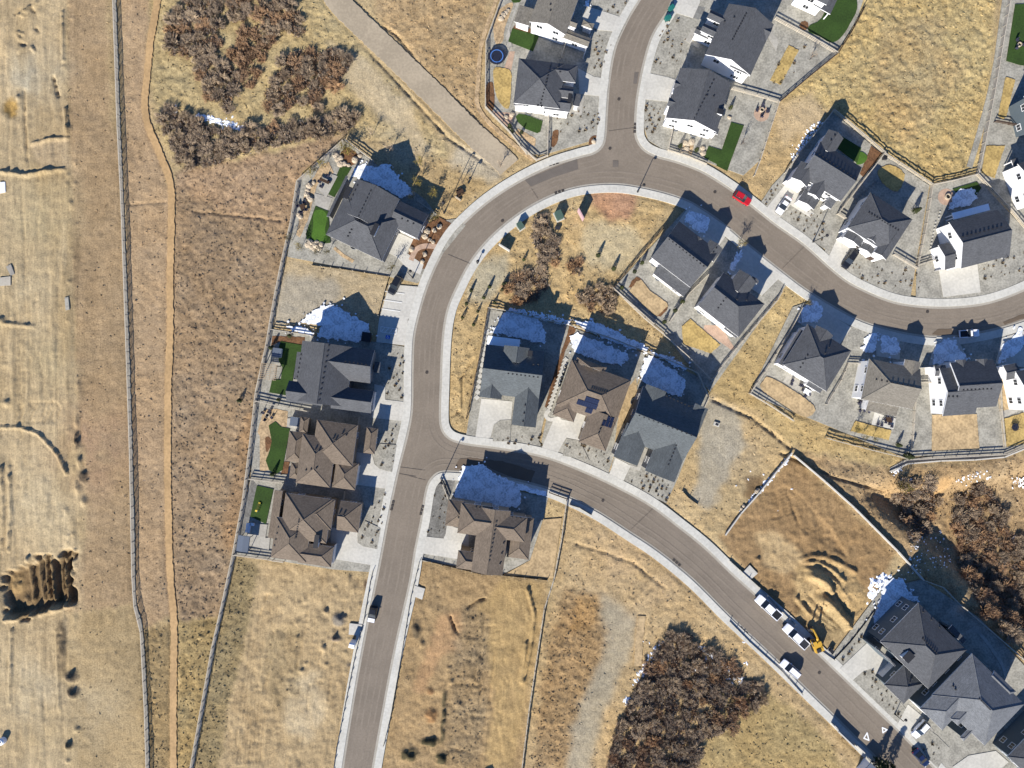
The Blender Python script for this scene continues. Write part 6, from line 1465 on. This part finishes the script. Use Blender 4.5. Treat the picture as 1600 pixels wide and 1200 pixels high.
patio_table('M', 460, 990, R(-10), 'dark table on the white patio of the tan roofed house', 1.5, 1.1)
for q in ((430,985),(490,985),(455,960),(470,1025),(375,1025),(405,1035),(440,1010),(490,1045)): chair(z1('M', *q), R(-10), 'dark chair on the white patio of the tan roofed house', 'chairs on the white patio', .13)
for q in ((225,910),(262,910),(300,920),(230,840),(215,850),(270,860)): chair(z1('M', *q), R(30), 'dark chair against the patio side of the tan roofed house', 'chairs by the tan roofed house', .13)
patio_table('L', 1275, 1025, R(-30), 'pale table on the patio of the oval tan lawn', 1.6, 1.2, 'plastic_white')
for q in ((1245,1010),(1290,1000),(1300,1045),(1265,1055),(1160,930),(1150,960),(1225,970),(1240,975)): chair(z1('L', *q), R(-30), 'dark chair on the patio above the oval tan lawn', 'chairs above the oval tan lawn', .13)
def hottub(f, x, y, rz, label, m_='plastic_white'):
    t = thing('hot_tub', label, 'hot tub', (*zz(f, x, y), .12), rz)
    MB().box((0, 0, .45), (2.0, 2.0, .9)).build('shell', M[m_], t); MB().box((0, 0, .94), (2.1, 2.1, .1)).build('cover', M['grey_metal'], t)
hottub('E', 240, 700, R(-8), 'square hot tub in the shaded lawn corner above the pergola')
hottub('N', 600, 205, R(-8), 'pale hot tub on the patio above the wavy lawn house', 'plastic_white')
sf = thing('outdoor_sofa', 'white outdoor sofa on the shaded patio by the gazebo', 'sofa', (*zz('O', 265, 555), .12), R(-8))
MB().box((0, 0, .25), (.8, 2.2, .35)).build('seat', M['plastic_white'], sf); MB().box((-.38, 0, .55), (.2, 2.2, .5)).build('backrest', M['plastic_white'], sf); MB().box((.7, .9, .25), (1.0, .6, .35)).build('chaise', M['plastic_white'], sf)
sl_ = thing('play_slide', 'yellow toddler slide on the green lawn by the gazebo', 'slide', (*zz('O', 345, 385), .25), R(75))
MB().loft([[(x, -.25, h_), (x, .25, h_), (x, .25, h_ + .08), (x, -.25, h_ + .08)] for x, h_ in ((-.9, 1.0), (-.5, 1.0), (.9, .2), (1.2, .12))]).build('chute', M['slide'], sl_)
for s in (-1, 1): MB().box((-.85, s * .26, .5), (.08, .08, 1.1)).build('ladder_side', M['blue'], sl_)
for k in range(3): MB().box((-.9, 0, .25 + k * .28), (.06, .5, .05)).build('rung', M['blue'], sl_)
# air conditioners and window wells
def ac(f, x, y, label, rz=0):
    t = thing('air_conditioner', label, 'air conditioner', (*zz(f, x, y), .05), rz, 'air conditioners beside the houses')
    MB().box((0, 0, .42), (.85, .85, .8)).build('case', M['gravel_dark'] if False else M['steel'], t); MB().lathe([(.36, .82), (.36, .86), (.08, .87)], n=14).build('fan_grille', M['black'], t)
ac('I', 430, 95, 'air conditioner box in the top corner of the stepping stone yard')
ac('K', 1010, 990, 'air conditioner left of the twin gabled house') if False else None
WELL = MB(); n = 14
for i in range(n):
    t, t2 = PI * i / n, PI * (i + 1) / n; r0, r1 = .75, .82
    a, b_, c_, d_ = [(r * math.cos(q), r * math.sin(q)) for r, q in ((r0, t), (r1, t), (r1, t2), (r0, t2))]
    WELL.face([(*a, .3), (*b_, .3), (*c_, .3), (*d_, .3)]); WELL.face([(*b_, -.2), (*c_, -.2), (*c_, .3), (*b_, .3)]); WELL.face([(*a, .3), (*d_, .3), (*d_, -.2), (*a, -.2)])
WELLM = WELL.mesh('rim', M['grey_metal']); WF = MB(); WF.face([(.75 * math.cos(PI * i / 12), .75 * math.sin(PI * i / 12), .06) for i in range(13)]); WFM = WF.mesh('well_floor', M['black'])
def well(f, x, y, ang, label):
    t = thing('window_well', label, 'window well', (*zz(f, x, y), .0), -R(ang) + PI, 'half round window wells against the house walls')
    link_mesh('rim', WELLM, t); link_mesh('well_floor', WFM, t)
well('D', 710, 930, 25, 'window well below the bend house'); well('A', 460, 935, 7, 'left window well above the oval green lawn'); well('B', 265, 940, 16, 'left window well below the long lawn house'); well('B', 395, 985, 16, 'right window well below the long lawn house')
well('G', 440, 700, 37, 'window well at the upper corner of the conifer yard house'); well('G', 475, 820, 37, 'window well below the low roof of the conifer yard house'); well('L', 395, 345, 38, 'upper window well of the white rear gable house'); well('L', 515, 440, 38, 'lower window well of the white rear gable house')
def wellL(f, x, y, ang, label):
    t = thing('window_well', label, 'window well', (*zz(f, x, y), .12), -R(ang) + PI / 2, 'half round window wells against the house walls')
    link_mesh('rim', WELLM, t); link_mesh('well_floor', WFM, t)
wellL('J', 1095, 720, 19, 'upper window well beside the slab walk of the solar roof house'); wellL('J', 1082, 762, 19, 'second window well beside the slab walk of the solar roof house'); wellL('J', 1062, 820, 19, 'third window well beside the slab walk of the solar roof house'); wellL('J', 1052, 850, 19, 'lowest window well beside the slab walk of the solar roof house'); wellL('Q', 482, 150, 22, 'window well on the dirt strip left of the twin gabled house')
# boulders
ROCK = []
for s in range(4):
    mb = MB(); pr = [(.05, -.1), (.5, 0), (.55, .22), (.32, .42), (.08, .46)]; mb.lathe(pr, n=9, )
    rr = random.Random(s); mb.v = [(x * rr.uniform(.75, 1.25), y * rr.uniform(.75, 1.25), zz_ * rr.uniform(.85, 1.15)) for x, y, zz_ in mb.v]; ROCK.append(mb.mesh('boulder', M['stone']))
def rocks(f, pts, label, group, k=1.0):
    for i, p in enumerate(pts):
        o = link_mesh('boulder', ROCK[i % 4], None, (*zz(f, *p), .06), random.uniform(0, 6)); s = k * random.uniform(.8, 1.5); o.scale = (s, s, s); tag(o, label, 'boulder', group)
rocks('D', [(600,250),(630,245),(665,258),(560,175),(600,200),(720,215),(760,180),(575,210)], 'pale boulder round the mulch bed north of the bend house', 'boulders north of the bend house')
rocks('D', [(375,405),(340,430),(325,470),(320,500),(335,525),(350,540),(300,560),(265,690),(250,670)], 'pale boulder in the rock garden left of the patio', 'boulders in the rock garden')
rocks('D', [(330,920),(360,940),(390,930),(420,950),(440,920),(380,960),(400,900),(350,900)], 'pale boulder below the putting green', 'boulders below the putting green')
rocks('D', [(1320,810),(1300,850),(1190,960),(1380,800),(1420,770),(1340,880),(1280,1060),(1300,1000),(1370,900)], 'pale boulder in the mulch bed by the curved walk', 'boulders by the curved walk')
rocks('B', [(330,1055),(350,1065),(375,1050),(340,1100),(310,1110),(460,1095),(460,1130),(655,865)], 'pale boulder in the rock bed below the long lawn house', 'boulders below the long lawn house')
rocks('A', [(250,130),(230,160),(270,110),(285,90),(320,960),(270,980),(1000,1180)], 'pale boulder in the planting beds of the trampoline yard', 'boulders of the trampoline yard')
rocks('R', [(440,470),(450,455),(330,590),(310,615)], 'pale rock lying on the snow of the low wall', 'rocks on the low wall', .8)
# debris on the building plots
def sheet(poly, label, m_, name='plastic_sheet'):
    P = [W(p) for p in poly]; c = P[0]; mb = MB(); h = [gz(p) + random.uniform(.12, .35) for p in poly]
    mb.face([(p[0] - c[0], p[1] - c[1], hh) for p, hh in zip(P, h)][::-1]); mb.face([(p[0] - c[0], p[1] - c[1], -.1) for p in P])
    for i in range(len(P)):
        j = (i + 1) % len(P); mb.face([(P[i][0]-c[0], P[i][1]-c[1], h[i]), (P[j][0]-c[0], P[j][1]-c[1], h[j]), (P[j][0]-c[0], P[j][1]-c[1], -.1), (P[i][0]-c[0], P[i][1]-c[1], -.1)])
    tag(mb.build(name, m_, None, (c[0], c[1], 0)), label, 'sheet')
sheet([(0,285),(8,284),(9,300),(0,302)], 'white sheet on the building site at the left edge, upper one', M['plastic_white'])
sheet([(0,434),(18,432),(17,446),(0,447)], 'larger pale sheet on the building site at the left edge', M['gutter'])
sheet([(11,417),(18,413),(23,428),(18,431)], 'small folded pale sheet just above the larger one', M['gutter'])
sheet([(102,465),(108,464),(110,484),(104,485)], 'greyish pale sheet at the edge of the mown strip', M['gravel'])
sheet([(217,898),(228,900),(226,904),(216,902)], 'pale scrap of sheet on the mown strip') if False else None
t = thing('water_tank', 'small white tank on the building site at the lower left edge', 'tank', (*W((6,1156)), .1))
MB().lathe([(.8, 0), (.8, .9), (.5, 1.15)], n=14).build('tank_body', M['plastic_white'], t); MB().lathe([(.2, 1.12), (.2, 1.25)], n=10).build('cap', M['black'], t)
bo = thing('bollard_light', 'small dark bollard on the kerb south of the wavy lawn', 'bollard', (*W((617,760)), .1)) if False else None
t = thing('generator', 'small dark generator on the plot edge behind the excavator', 'generator', (*zz('T', 838, 830), .1), R(-40))
MB().box((0, 0, .5), (1.1, .8, .7)).build('case', M['black'], t); MB().box((0, 0, .1), (1.3, .9, .12)).build('skid', M['plastic_white'], t)
t = thing('concrete_block', 'square concrete well cap on the bare gravel plot', 'concrete block', (*zz('Q', 1168, 335), .0), R(-20))
MB().box((0, 0, .15), (1.4, .9, .3)).build('cap', M['driveway'], t); MB().box((.1, 0, .32), (.7, .5, .06)).build('lid', M['steel'], t)
t = thing('entry_kiosk', 'white framed entry shelter at the bottom edge beside the striped walk', 'shelter', (*W((1344,1192)), 0), R(48))
MB().box((0, 0, 1.3), (3.2, .2, 2.6)).build('wall', M['plastic_white'], t); MB().box((0, -1.4, 2.65), (3.6, 3.2, .16)).build('roof', M['grey_metal'], t)
for s in (-1, 1): MB().box((s * 1.5, -2.6, 1.3), (.15, .15, 2.6)).build('post', M['plastic_white'], t)
# ------------------------------------------------------------------ vegetation
def bush_meshes(seed, mt, n_leaf, n_twig, rad=1.0, hgt=.9, leaf=.16, flat=.0):
    rr = random.Random(seed); c = MB()
    lobes = [(rr.uniform(-.78, .78) * rad, rr.uniform(-.78, .78) * rad, rr.uniform(.3, .8) * hgt, rr.uniform(.16, .36) * rad) for _ in range(22)]
    for _ in range(n_leaf):
        lx, ly, lz, lr = rr.choice(lobes)
        d = Vector((rr.gauss(0, 1), rr.gauss(0, 1), rr.gauss(.4, 1))).normalized() * lr * rr.uniform(.55, 1.05)
        p = Vector((lx, ly, lz)) + Vector((d.x, d.y, d.z * .7))
        if p.z < .08: p.z = .08 + rr.random() * .2
        a = Vector((rr.gauss(0, 1), rr.gauss(0, 1), rr.gauss(0, .7))).normalized(); b = a.orthogonal().normalized() if rr.random() < .5 else a.cross(Vector((rr.gauss(0, 1), rr.gauss(0, 1), rr.gauss(0, 1)))).normalized()
        s = leaf * rr.uniform(.5, 1.3)
        c.face([p - a * s, p + b * s * .7, p + a * s, p - b * s * .7])
    for _ in range(n_twig):
        a0 = rr.uniform(0, 2 * PI); r0 = rr.uniform(0, .3) * rad; r1 = rr.uniform(.4, 1.15) * rad
        p = Vector((r0 * math.cos(a0), r0 * math.sin(a0), rr.uniform(.05, .3) * hgt)); a1 = a0 + rr.uniform(-.6, .6)
        q = Vector((r1 * math.cos(a1), r1 * math.sin(a1), hgt * rr.uniform(.5, 1.2))); s = Vector((rr.gauss(0, 1), rr.gauss(0, 1), rr.gauss(0, .5))).normalized() * .03
        c.face([p - s, q - s * .5, q + s * .5, p + s]); s2 = (q - p).cross(s).normalized() * .03; c.face([p - s2, q - s2 * .5, q + s2 * .5, p + s2])
    t = MB()
    for k in range(5):
        a = 2 * PI * k / 5 + rr.uniform(-.4, .4); t.tube((0, 0, -.2), (.45 * rad * math.cos(a), .45 * rad * math.sin(a), hgt * .7), .07, .03, 5)
    return c.mesh('crown', mt), t.mesh('trunk', M['trunk'])
OAK = [bush_meshes(i, M['oak'], 2300, 120, 1.0, .75, .042) for i in range(5)]
OAKR = [bush_meshes(10 + i, M['oak_rust'], 2300, 80, 1.0, .7, .045) for i in range(3)]
def in_poly(p, poly):
    r = False; n = len(poly)
    for i in range(n):
        x1, y1 = poly[i]; x2, y2 = poly[(i + 1) % n]
        if (y1 > p[1]) != (y2 > p[1]) and p[0] < (x2 - x1) * (p[1] - y1) / (y2 - y1) + x1: r = not r
    return r
def scatter(poly, dist, n=9999, tries=6000):
    xs = [p[0] for p in poly]; ys = [p[1] for p in poly]; out = []
    for _ in range(tries):
        p = (random.uniform(min(xs), max(xs)), random.uniform(min(ys), max(ys)))
        if in_poly(p, poly) and all((p[0]-o[0])**2 + (p[1]-o[1])**2 > dist * dist for o in out):
            out.append(p)
            if len(out) >= n: break
    return out
NB = 0; THK = []
def thicket(poly, dist, size, label, group, rust=.25, hz=1.05):
    global NB
    mx_ = sum(p[0] for p in poly) / len(poly); my_ = sum(p[1] for p in poly) / len(poly); poly = [(mx_ + (p[0] - mx_) * .95, my_ + (p[1] - my_) * .95) for p in poly]
    THK.append((poly, rust))
    for p in scatter(poly, dist):
        if p[0] < -6 or p[0] > 1606 or p[1] < -8 or p[1] > 1208: continue
        c, t = random.choice(OAKR if random.random() < rust else OAK)
        zb_ = gz(p); r = thing('scrub_oak', label, 'bush', (*W(p, zb_), zb_), random.uniform(0, 6.28), group)
        s = size * random.uniform(.75, 1.3); r.scale = (s * random.uniform(.8, 1.2), s * random.uniform(.8, 1.2), s * hz * random.uniform(.7, 1.2))
        link_mesh('crown', c, r); link_mesh('trunk', t, r); NB += 1
thicket([(258,60),(270,20),(288,-8),(345,-8),(352,30),(350,70),(335,92),(318,108),(298,100),(295,85),(268,88),(258,80)], 16.7, 1.54, 'grey brown scrub oak in the thicket nearest the trail at the top left', 'scrub oak by the trail', .2)
thicket([(352,-8),(392,-8),(388,30),(372,42),(356,28)], 16.7, 1.47, 'scrub oak in the top edge clump between two thickets', 'top edge scrub oak clump', .45)
thicket([(308,112),(332,92),(350,98),(372,112),(372,140),(358,175),(336,168),(312,140)], 16.7, 1.54, 'grey scrub oak in the round clump above the snowy thicket', 'round scrub oak clump', .3)
thicket([(375,50),(395,42),(420,75),(430,60),(408,105),(396,145),(380,135),(372,100),(358,95),(360,80)], 16.7, 1.39, 'rusty scrub oak in the gap between the thickets', 'rusty scrub oak', .85)
thicket([(400,-8),(445,0),(470,22),(482,50),(462,58),(440,40),(415,70),(405,30)], 16.7, 1.54, 'grey brown scrub oak by the gravel track at the top edge', 'scrub oak by the gravel track', .25)
thicket([(440,95),(458,82),(500,76),(540,78),(552,98),(538,120),(525,140),(502,150),(500,172),(470,160),(440,178),(418,175),(410,150),(425,125)], 16.7, 1.54, 'scrub oak in the large clump between the snowy thicket and the gravel track', 'large scrub oak clump', .4)
thicket([(248,168),(272,166),(300,184),(330,200),(365,206),(400,202),(450,196),(500,190),(545,172),(566,180),(560,200),(520,208),(460,225),(400,236),(345,256),(310,268),(282,262),(262,235),(250,200)], 16.1, 1.62, 'dark grey scrub oak in the long thicket with snow along its top', 'long dark thicket', .04)
thicket([(836,336),(850,334),(868,366),(878,400),(872,415),(848,412),(832,390)], 15.4, 1.39, 'grey scrub oak in the clump beside the green cabinets', 'clump by the green cabinets', .15)
thicket([(790,452),(812,430),(835,412),(860,425),(858,452),(830,475),(800,478)], 16.1, 1.39, 'scrub oak in the clump just above the fenced snowy yard', 'clump above the snowy yard', .35)
thicket([(886,402),(905,408),(908,428),(890,430)], 15.4, 1.15, 'low reddish scrub oak alone on the dry green', 'reddish scrub oak on the green', .8)
thicket([(905,462),(930,445),(955,452),(962,480),(940,490),(918,486)], 15.4, 1.47, 'scrub oak in the pale clump above the snow strip', 'pale clump above the snow strip', .3)
thicket([(1045,985),(1066,972),(1090,1000),(1150,1034),(1198,1076),(1190,1104),(1160,1120),(1150,1140),(1118,1155),(1090,1165),(1086,1212),(938,1212),(958,1140),(978,1098),(1000,1048),(1025,1015)], 16.9, 1.54, 'dark brown scrub oak in the great thicket by the lower street', 'great lower thicket', .22)
thicket([(1392,762),(1420,746),(1455,752),(1470,775),(1455,800),(1448,838),(1420,845),(1402,810)], 17.3, 1.54, 'scrub oak in the clump left of the dirt footpath', 'clump left of the footpath', .2)
thicket([(1490,765),(1530,750),(1556,770),(1562,800),(1575,830),(1612,850),(1612,1000),(1575,1000),(1535,960),(1510,910),(1494,860),(1486,810)], 18.0, 1.62, 'scrub oak in the broad thicket right of the dirt footpath', 'broad right hand thicket', .3)
# low brush filling the thickets: nobody could count its stems
def low_brush():
    v = []; f = []; cols = []
    for poly, rust in THK:
        xs = [p[0] for p in poly]; ys = [p[1] for p in poly]; n = int((max(xs) - min(xs)) * (max(ys) - min(ys)) / 7)
        for _ in range(n):
            p = (random.uniform(min(xs), max(xs)) + random.gauss(0, 3), random.uniform(min(ys), max(ys)) + random.gauss(0, 3))
            if not in_poly(p, poly) or p[0] < -6 or p[0] > 1606 or p[1] < -6 or p[1] > 1206: continue
            if math.sin(p[0] * .19 + 3 * math.sin(p[1] * .05)) + math.sin(p[1] * .23 + 2 * math.sin(p[0] * .07)) < -.5: continue
            zb_ = gz(p); x, y = W(p, zb_); c = alb(*((150, 118, 88) if random.random() < rust + .2 else (138, 124, 110))); k_ = random.uniform(.7, 1.5)
            for s_ in range(7):
                a = random.uniform(0, 2 * PI); w_ = random.uniform(.03, .09); l_ = random.uniform(.15, .5); h_ = random.uniform(.25, .9); i = len(v); ox, oy = random.uniform(-.35, .35), random.uniform(-.35, .35)
                dx, dy = math.cos(a), math.sin(a); b0 = (x + ox, y + oy, zb_ + random.uniform(0, .2)); e = (b0[0] + dx * l_, b0[1] + dy * l_, zb_ + h_)
                v += [(b0[0] - dy * w_, b0[1] + dx * w_, b0[2]), (e[0] - dy * w_, e[1] + dx * w_, e[2]), (e[0] + dy * w_, e[1] - dx * w_, e[2]), (b0[0] + dy * w_, b0[1] - dx * w_, b0[2])]
                f.append((i, i + 1, i + 2, i + 3)); cols += [(c[0] * k_, c[1] * k_, c[2] * k_, 1)] * 4
    me = bpy.data.meshes.new('low_brush'); me.from_pydata(v, [], f); me.update()
    a = me.color_attributes.new('soil', 'FLOAT_COLOR', 'POINT'); a.data.foreach_set('color', np.array(cols, np.float32).ravel())
    m = bpy.data.materials.new('low_brush'); m.use_nodes = True; t = m.node_tree; bb = t.nodes['Principled BSDF']; bb.inputs['Roughness'].default_value = .95
    an = t.nodes.new('ShaderNodeAttribute'); an.attribute_name = 'soil'; t.links.new(an.outputs['Color'], bb.inputs['Base Color']); me.materials.append(m)
    tag(link_mesh('low_brush', me), kind='stuff')
low_brush()
# conifers and young street trees
def conifer_mesh(seed, mt):
    rr = random.Random(seed); c = MB()
    for k in range(420):
        t = rr.random() ** .8; zz_ = .25 + t * 2.5; r_ = (1 - t) * .62 + .05; a = rr.uniform(0, 2 * PI); p = Vector((r_ * math.cos(a) * rr.uniform(.4, 1.05), r_ * math.sin(a) * rr.uniform(.4, 1.05), zz_))
        d = Vector((math.cos(a), math.sin(a), -.35)); s = d.cross(Vector((0, 0, 1))).normalized() * rr.uniform(.05, .11); l = rr.uniform(.15, .32)
        c.face([p - s, p + d * l - s * .3, p + d * l + s * .3, p + s])
    return c.mesh('crown', mt), MB().tube((0, 0, -.2), (0, 0, 2.5), .07, .02, 6).mesh('trunk', M['trunk'])
CON = [conifer_mesh(s, M['conifer']) for s in range(3)]
def tree_mesh(seed, mt, n=260, h=3.2, r_=.9):
    rr = random.Random(seed); t = MB().tube((0, 0, -.2), (0, 0, h * .55), .07, .05, 6); c = MB()
    for k in range(11):
        a = rr.uniform(0, 2 * PI); z0 = h * rr.uniform(.35, .6); q = Vector((math.cos(a) * r_ * rr.uniform(.4, .9), math.sin(a) * r_ * rr.uniform(.4, .9), h * rr.uniform(.65, 1)))
        t.tube((0, 0, z0), q, .035, .012, 4)
        for j in range(n // 11):
            p = q + Vector((rr.gauss(0, .25), rr.gauss(0, .25), rr.gauss(0, .25))); a_ = Vector((rr.gauss(0, 1), rr.gauss(0, 1), rr.gauss(0, 1))).normalized(); b_ = a_.orthogonal() * .6; s = rr.uniform(.05, .11)
            c.face([p - a_ * s, p + b_ * s, p + a_ * s, p - b_ * s])
    return c.mesh('crown', mt), t.mesh('trunk', M['trunk'])
YEL = [tree_mesh(s, M['yellow_leaf']) for s in range(3)]; BARE = [tree_mesh(20 + s, M['oak'], 120) for s in range(3)]
def plant(kind, f, pts, label, group, k=1.0, name=None, cat='tree', zb=None):
    for p in pts:
        q = z1(f, *p); c, t = random.choice(kind); r = thing(name or 'young_tree', label, cat, (*W(q), (gz(q) if zb is None else zb)), random.uniform(0, 6), group)
        s = k * random.uniform(.85, 1.2); r.scale = (s, s, s); link_mesh('crown', c, r); link_mesh('trunk', t, r)
plant(CON, 'J', [(300,75),(260,185),(228,300),(455,45),(405,135),(355,250),(320,360),(495,175),(590,15),(560,70)], 'small conifer in the row between the western kerb and the snowy yard', 'conifers along the inner kerb', .6, 'conifer')
plant(CON, 'F', [(632,940),(195,1190),(345,1165),(465,1145)], 'small conifer near the whitish board and the inner walk', 'conifers by the whitish board', .6, 'conifer')
plant(CON, 'F', [(1250,905),(1378,1015)], 'dark conifer out on the open part of the dry green', 'conifers on the open green', .8, 'conifer')
plant(CON, 'G', [(335,700),(272,772),(165,905)], 'conifer against the left fence of the tan lawn yard', 'conifers on the left fence', .7, 'conifer', zb=.04)
plant(CON, 'G', [(668,1025),(608,1098),(520,1190)], 'conifer against the right fence of the tan lawn yard', 'conifers on the right fence', .7, 'conifer', zb=.04)
plant(CON, 'I', [(680,535)], 'lone conifer with long shadow on the gravel right of the black car house', None, .95, 'conifer', zb=.04)
plant(CON, 'M', [(540,1200)], 'lone conifer inside the bottom fence of the white patio yard', None, .9, 'conifer', zb=.04)
plant(CON, 'S', [(610,170)], 'tall conifer by the fence corner, shading the stone kerb wall', None, 1.5, 'conifer', zb=.04)
plant(CON, 'B', [(660,800),(290,1080),(410,1110)], 'slim conifer on the gravel round the long green lawn', 'slim conifers of the long lawn yard', .7, 'conifer', zb=.04)
plant(CON, 'A', [(300,1060),(400,1110),(320,1100)], 'slim conifer by the rock edging south of the oval green lawn', 'slim conifers of the oval lawn', .7, 'conifer', zb=.04)
plant(CON, 'N', [(415,640),(140,30)], 'slim conifer in the back beds of the wavy lawn yard', 'slim conifers of the wavy lawn', .7, 'conifer', zb=.04)
plant(CON, 'E', [(245,1090),(190,660),(340,560)], 'slim conifer in the back beds of the pergola yard', 'slim conifers of the pergola yard', .7, 'conifer', zb=.04)
plant(CON, '0', [(1368,1190),(1385,1196)], 'pointed conifer at the bottom edge shading the street', 'conifers at the bottom edge', 2.0, 'conifer')
plant(YEL, 'D', [(1258,240),(1250,415),(1378,505)], 'thin yellow green young tree on the shaded slope beside the bend house', 'young trees on the shaded slope', 1.0)
plant(YEL, 'D', [(620,130),(660,120),(700,165),(640,160)], 'yellowing young tree in the mulch bed north of the bend house', 'young trees in the mulch bed', 1.0, zb=.1)
plant(YEL, 'D', [(360,335),(400,310),(470,275)], 'yellow green young tree along the back fence of the rock garden', 'young trees on the back fence', .9, zb=.1)
plant(YEL, 'D', [(200,880),(270,950),(430,990),(500,985)], 'thin young tree on the gravel below the putting green', 'young trees below the putting green', .9, zb=.05)
plant(YEL, 'D', [(1205,540)], 'yellow green young tree at the end of the snow by the bend house', None, 1.1, zb=.1)
plant(YEL, 'D', [(1360,720),(1400,700),(1030,1120)], 'yellow green young tree in the mulch bed by the street', 'young trees in the street bed', 1.1, zb=.1)
plant(BARE, 'F', [(435,165),(120,300)], 'bare young tree on the slope by the gravel track end', 'bare trees on the slope', 1.0)
plant(BARE, '0', [(611,236),(582,212)], 'bare young tree standing on the grass above the shaded slope', 'bare trees above the shaded slope', 1.1)
plant(BARE, 'B', [(1248,440)], 'bare sapling with thin shadow in the gravel right of the yellow strip lawn', None, 1.0, zb=.04)
plant(BARE, 'B', [(740,1065)], 'bare sapling beside the long green lawn', None, 1.1, zb=.04)
plant(YEL, 'M', [(170,1150),(240,1130),(330,1140),(190,1060)], 'yellowing young tree along the yellow lawn strip', 'young trees on the yellow strip', .8, zb=.04)
plant(YEL, 'G', [(1140,545)], 'green young tree at the kerb between the inner pair of drives', None, .9, zb=.04)
plant(YEL, 'L', [(1280,290)], 'green young tree at the kerb above the dry grass corridor', None, .9)
plant(YEL, 'S', [(520,400),(560,420)], 'yellow green bushy tree beside the stone kerb wall', 'bushy trees by the kerb wall', 1.4)
# dormant shrubs dotted through the gravel, one by one
SHR = []
for s in range(5):
    rr = random.Random(40 + s); c = MB()
    for _ in range(46):
        a = rr.uniform(0, 2 * PI); r1 = rr.uniform(.15, .5); p = Vector((0, 0, 0)) + Vector((math.cos(a), math.sin(a), 0)) * rr.uniform(0, .15); q = Vector((r1 * math.cos(a), r1 * math.sin(a), rr.uniform(.15, .6))); w_ = Vector((-math.sin(a), math.cos(a), 0)) * rr.uniform(.03, .1)
        c.face([p - w_ * .4, q - w_, q + w_, p + w_ * .4])
    SHR.append(c.mesh('shrub', M['shrub']))
NS = 0
def shrubs(poly, n, label, group, k=1.0, dist=6.0):
    global NS
    for p in scatter(poly, dist, n, 1500):
        o = link_mesh('shrub', random.choice(SHR), None, (*W(p), .03), random.uniform(0, 6)); s = k * random.choice((.4, .55, .7, .95)); o.scale = (s, s, s); tag(o, label, 'shrub', group); NS += 1
SH = [(z('A', (1010,250),(1170,270),(1080,640),(1000,630)), 14, 'dormant shrub in the gravel between the two upper left drives'),
 (z('A', (660,980),(1040,830),(1050,1080),(700,1120)), 20, 'dormant shrub in the gravel front yard south of the trampoline house'),
 (z('A', (1120,50),(1280,20),(1240,130),(1110,110)), 4, 'dormant shrub in the gravel at the top edge by the upper side street'),
 (z('B', (30,760),(160,790),(120,990),(40,960)), 16, 'dormant shrub in the gravel left of the long lawn house'),
 (z('B', (170,150),(380,150),(310,480),(90,500)), 20, 'dormant shrub in the gravel left of the layered gable house'),
 (z('B', (1080,300),(1240,340),(1100,650),(950,620)), 10, 'dormant shrub round the yellow strip lawn'),
 (z('H', (420,860),(700,850),(760,1150),(600,1060)), 22, 'dormant shrub in the gravel below the white sedan house'),
 (z('H', (370,620),(250,810),(220,760),(330,640)), 7, 'dormant shrub in the narrow gravel strip left of the white sedan drive'),
 (z('I', (190,920),(640,1020),(860,1180),(500,1180),(130,1060)), 24, 'dormant shrub in the gravel below the black car house'),
 (z('I', (1240,960),(1600,820),(1620,1060),(1260,1120)), 18, 'dormant shrub in the gravel right of the snow roof house drive'),
 (z('E', (1180,690),(1290,720),(1290,1090),(1140,1080)), 14, 'dormant shrub in the front gravel of the pergola house'),
 (z('N', (1380,270),(1480,180),(1410,610),(1270,550)), 14, 'dormant shrub in the front gravel of the wavy lawn house'),
 (z('O', (1300,380),(1420,240),(1340,730),(1190,660)), 18, 'dormant shrub in the front gravel of the gazebo house'),
 (z('P', (290,480),(420,400),(400,800),(250,830)), 14, 'dormant shrub in the dark gravel left of the corner house'),
 (z('P', (790,0),(1240,20),(1220,110),(800,50)), 10, 'dormant shrub in the gravel below the slate grey house'),
 (z('P', (1360,120),(1430,60),(1610,90),(1600,200)), 9, 'dormant shrub in the gravel below the solar roof house'),
 (z('Q', (430,800),(560,720),(800,840),(760,980)), 22, 'dormant shrub in the gravel below the twin gabled house'),
 (z('Q', (20,500),(290,590),(250,700),(20,640)), 8, 'dormant shrub in the gravel left of the twin gabled house drive'),
 (z('U', (320,760),(420,740),(680,1060),(610,1130)), 18, 'dormant shrub in the planting island of the white chimney house'),
 (z('V', (910,760),(1080,790),(1050,940),(1000,890)), 6, 'dormant shrub in the gravel by the white suv drive'),
 (z('U', (160,650),(360,430),(330,480),(170,690)), 6, 'dormant shrub in the gravel above the white chimney house drive')]
for poly, n, lb in SH: shrubs(poly, n, lb, lb.replace('dormant shrub', 'shrubs'), .95)
print('bushes', NB, 'shrubs', NS, 'objects', len(SC.objects))
